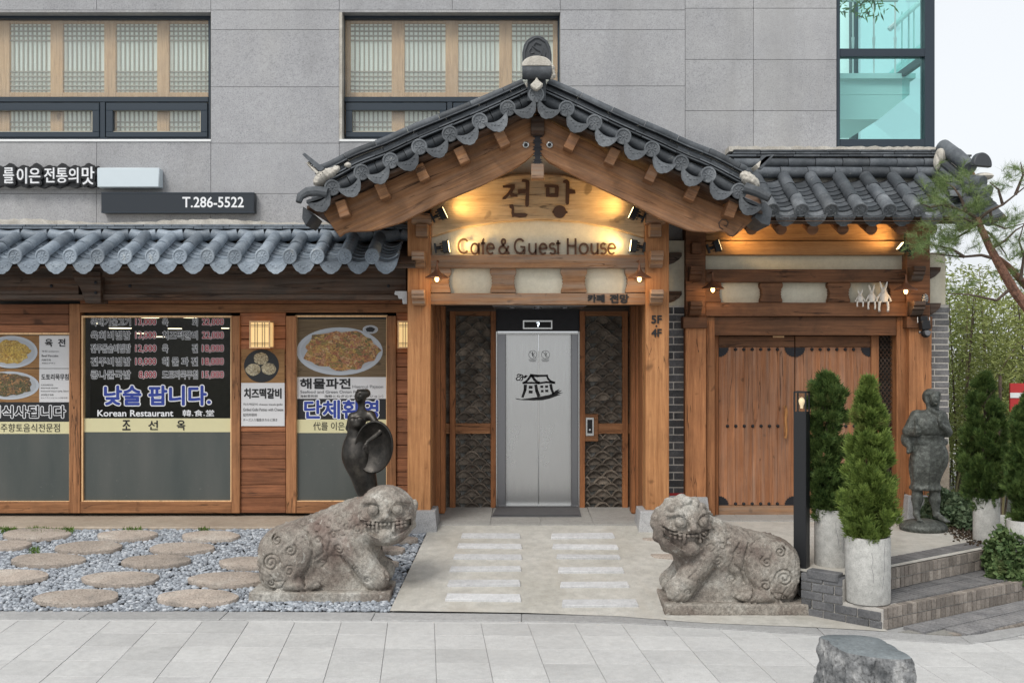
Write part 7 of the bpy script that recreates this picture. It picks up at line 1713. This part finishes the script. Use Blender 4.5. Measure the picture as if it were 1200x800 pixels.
for px,py,s_,n_ in [(1122,207,16,12),(1105,215,12,7),(1134,222,10,5),(1088,232,12,8),(1104,242,16,12),(1122,250,14,12),(1138,240,12,7),(1085,283,14,12),(1100,278,16,16),(1118,276,16,15),(1110,290,14,10),(1078,290,10,8),(1134,270,12,8),(1092,262,8,3),
                 (1150,240,12,6),(1165,225,12,5),(1178,214,12,5),(1192,200,14,7),(1205,210,12,6),(1160,262,12,6),(1180,262,12,8),(1198,250,12,8),(1172,286,14,9),(1190,292,14,10),(1205,280,12,8),(1150,285,10,4),(1115,345,10,2),(1140,330,8,2),(1190,318,12,6),(1205,330,10,5)]:
    for _ in range(int(n_*1.6)): tufts.append((px+rg.normal(0,s_*.6), py+rg.normal(0,s_*.5), YN+rg.normal(0,.18)))
Vn = []; 
for px,py,Y in tufts:
    c = np.array(P(px,py,Y)); ax = rg.normal(0,1,3); ax[2] = abs(ax[2])*.5+.3; ax[0] += (-.4 if px < 1130 else .2); ax /= np.linalg.norm(ax); nn_ = 46
    d = ax[None]*.75 + rg.normal(0,.52,(nn_,3)); d /= np.linalg.norm(d,axis=1)[:,None]; b = np.cross(d, rg.normal(0,1,(nn_,3))); b /= np.linalg.norm(b,axis=1)[:,None]
    s0 = c + ax*rg.uniform(-.05,.03,(nn_,1)); L = rg.uniform(.06,.11,(nn_,1)); Vn.append(np.stack([s0-b*.0013, s0+b*.0013, s0+d*L],1).reshape(-1,3))
V = np.concatenate(Vn); me = npmesh('needles', V, np.arange(len(V)).reshape(-1,3)); me.materials.append(MT['pine']); part('needles', None, None, tr, me=me)

# ================================================================ BACKGROUND: bamboo, far hedge, red banner
for i in range(16):
    x0 = rg.uniform(5.6, 9.5); y0 = rg.uniform(12.6, 15.5)
    if i < 6: x0 = PX(1118+14*i, y0)
    H = rg.uniform(2.7,3.7); lean = rg.normal(.18,.12)
    t = thing('bamboo', 'thin leaning bamboo stem with yellow green leaves in the grove behind the brick pier', 'bamboo', (x0,y0,-.4), 'bamboo stems in the grove beside the building')
    m = M(); pts = [(x0+lean*q*q*.14*H/3, y0, -.4+H*q/6) for q in range(7)]; m.tube(pts, [.016]*4+[.013,.009,.004], 6)
    part('culm', m, MT['barkl'], t)
    def cf(n, x0=x0, y0=y0, H=H, lean=lean):
        q = rg.uniform(1.6,6,n); return np.stack([x0+lean*q*q*.14*H/3+rg.normal(0,.26,n), y0+rg.normal(0,.26,n), -.4+H*q/6+rg.normal(0,.06,n)],1)
    leaves(2000, cf, .095, .10, rg, 'bamboo', 'foliage', t, droop=.35)
def cf(n):
    x = rg.uniform(5.2,16,n); y = rg.uniform(16.0,18.5,n); return np.stack([x, y, rg.uniform(-.3,1,n)**1.0*(3.1+.35*np.sin(x*2.1))],1)
t = leaves(52000, cf, .105, .15, rg, 'bamboo', 'thicket', None, droop=.2); t['kind'] = 'stuff'; t['label'] = 'dense bamboo thicket far behind the stems'
for i in range(9):
    x0 = rg.uniform(6.2, 13); y0 = rg.uniform(15.6,16.4)
m = M()
for i in range(130): x0 = rg.uniform(5.6,13); y0 = rg.uniform(13.2,17); l_ = rg.normal(.3,.3); m.tube([(x0,y0,-.4),(x0+l_*.5,y0,1.2),(x0+l_,y0,2.6)], [.014,.012,.006], 5)
o = part('bamboo_stems', m, MT['twig'], None, kind='stuff'); o['label'] = 'crowd of thin dark bamboo stems in the far grove'
rb = thing('red_banner', 'red banner with a white band glimpsed between the conifers and bamboo', 'banner', (PX(1190,12), 12, .9))
m = M(); m.pxbox(1184,449,1230,482,12,.03); part('cloth', m, MT['redprint'], rb, smooth=0)
m = M(); m.pxbox(1184,460,1230,466,11.99,.006); part('white_band', m, MT['white'], rb, smooth=0)
m = M()
for px in (1172,1230): m.tube([P(px,440,12.04),P(px,610,12.04)], .02, 8)
part('banner_pole', m, MT['twig'], rb)
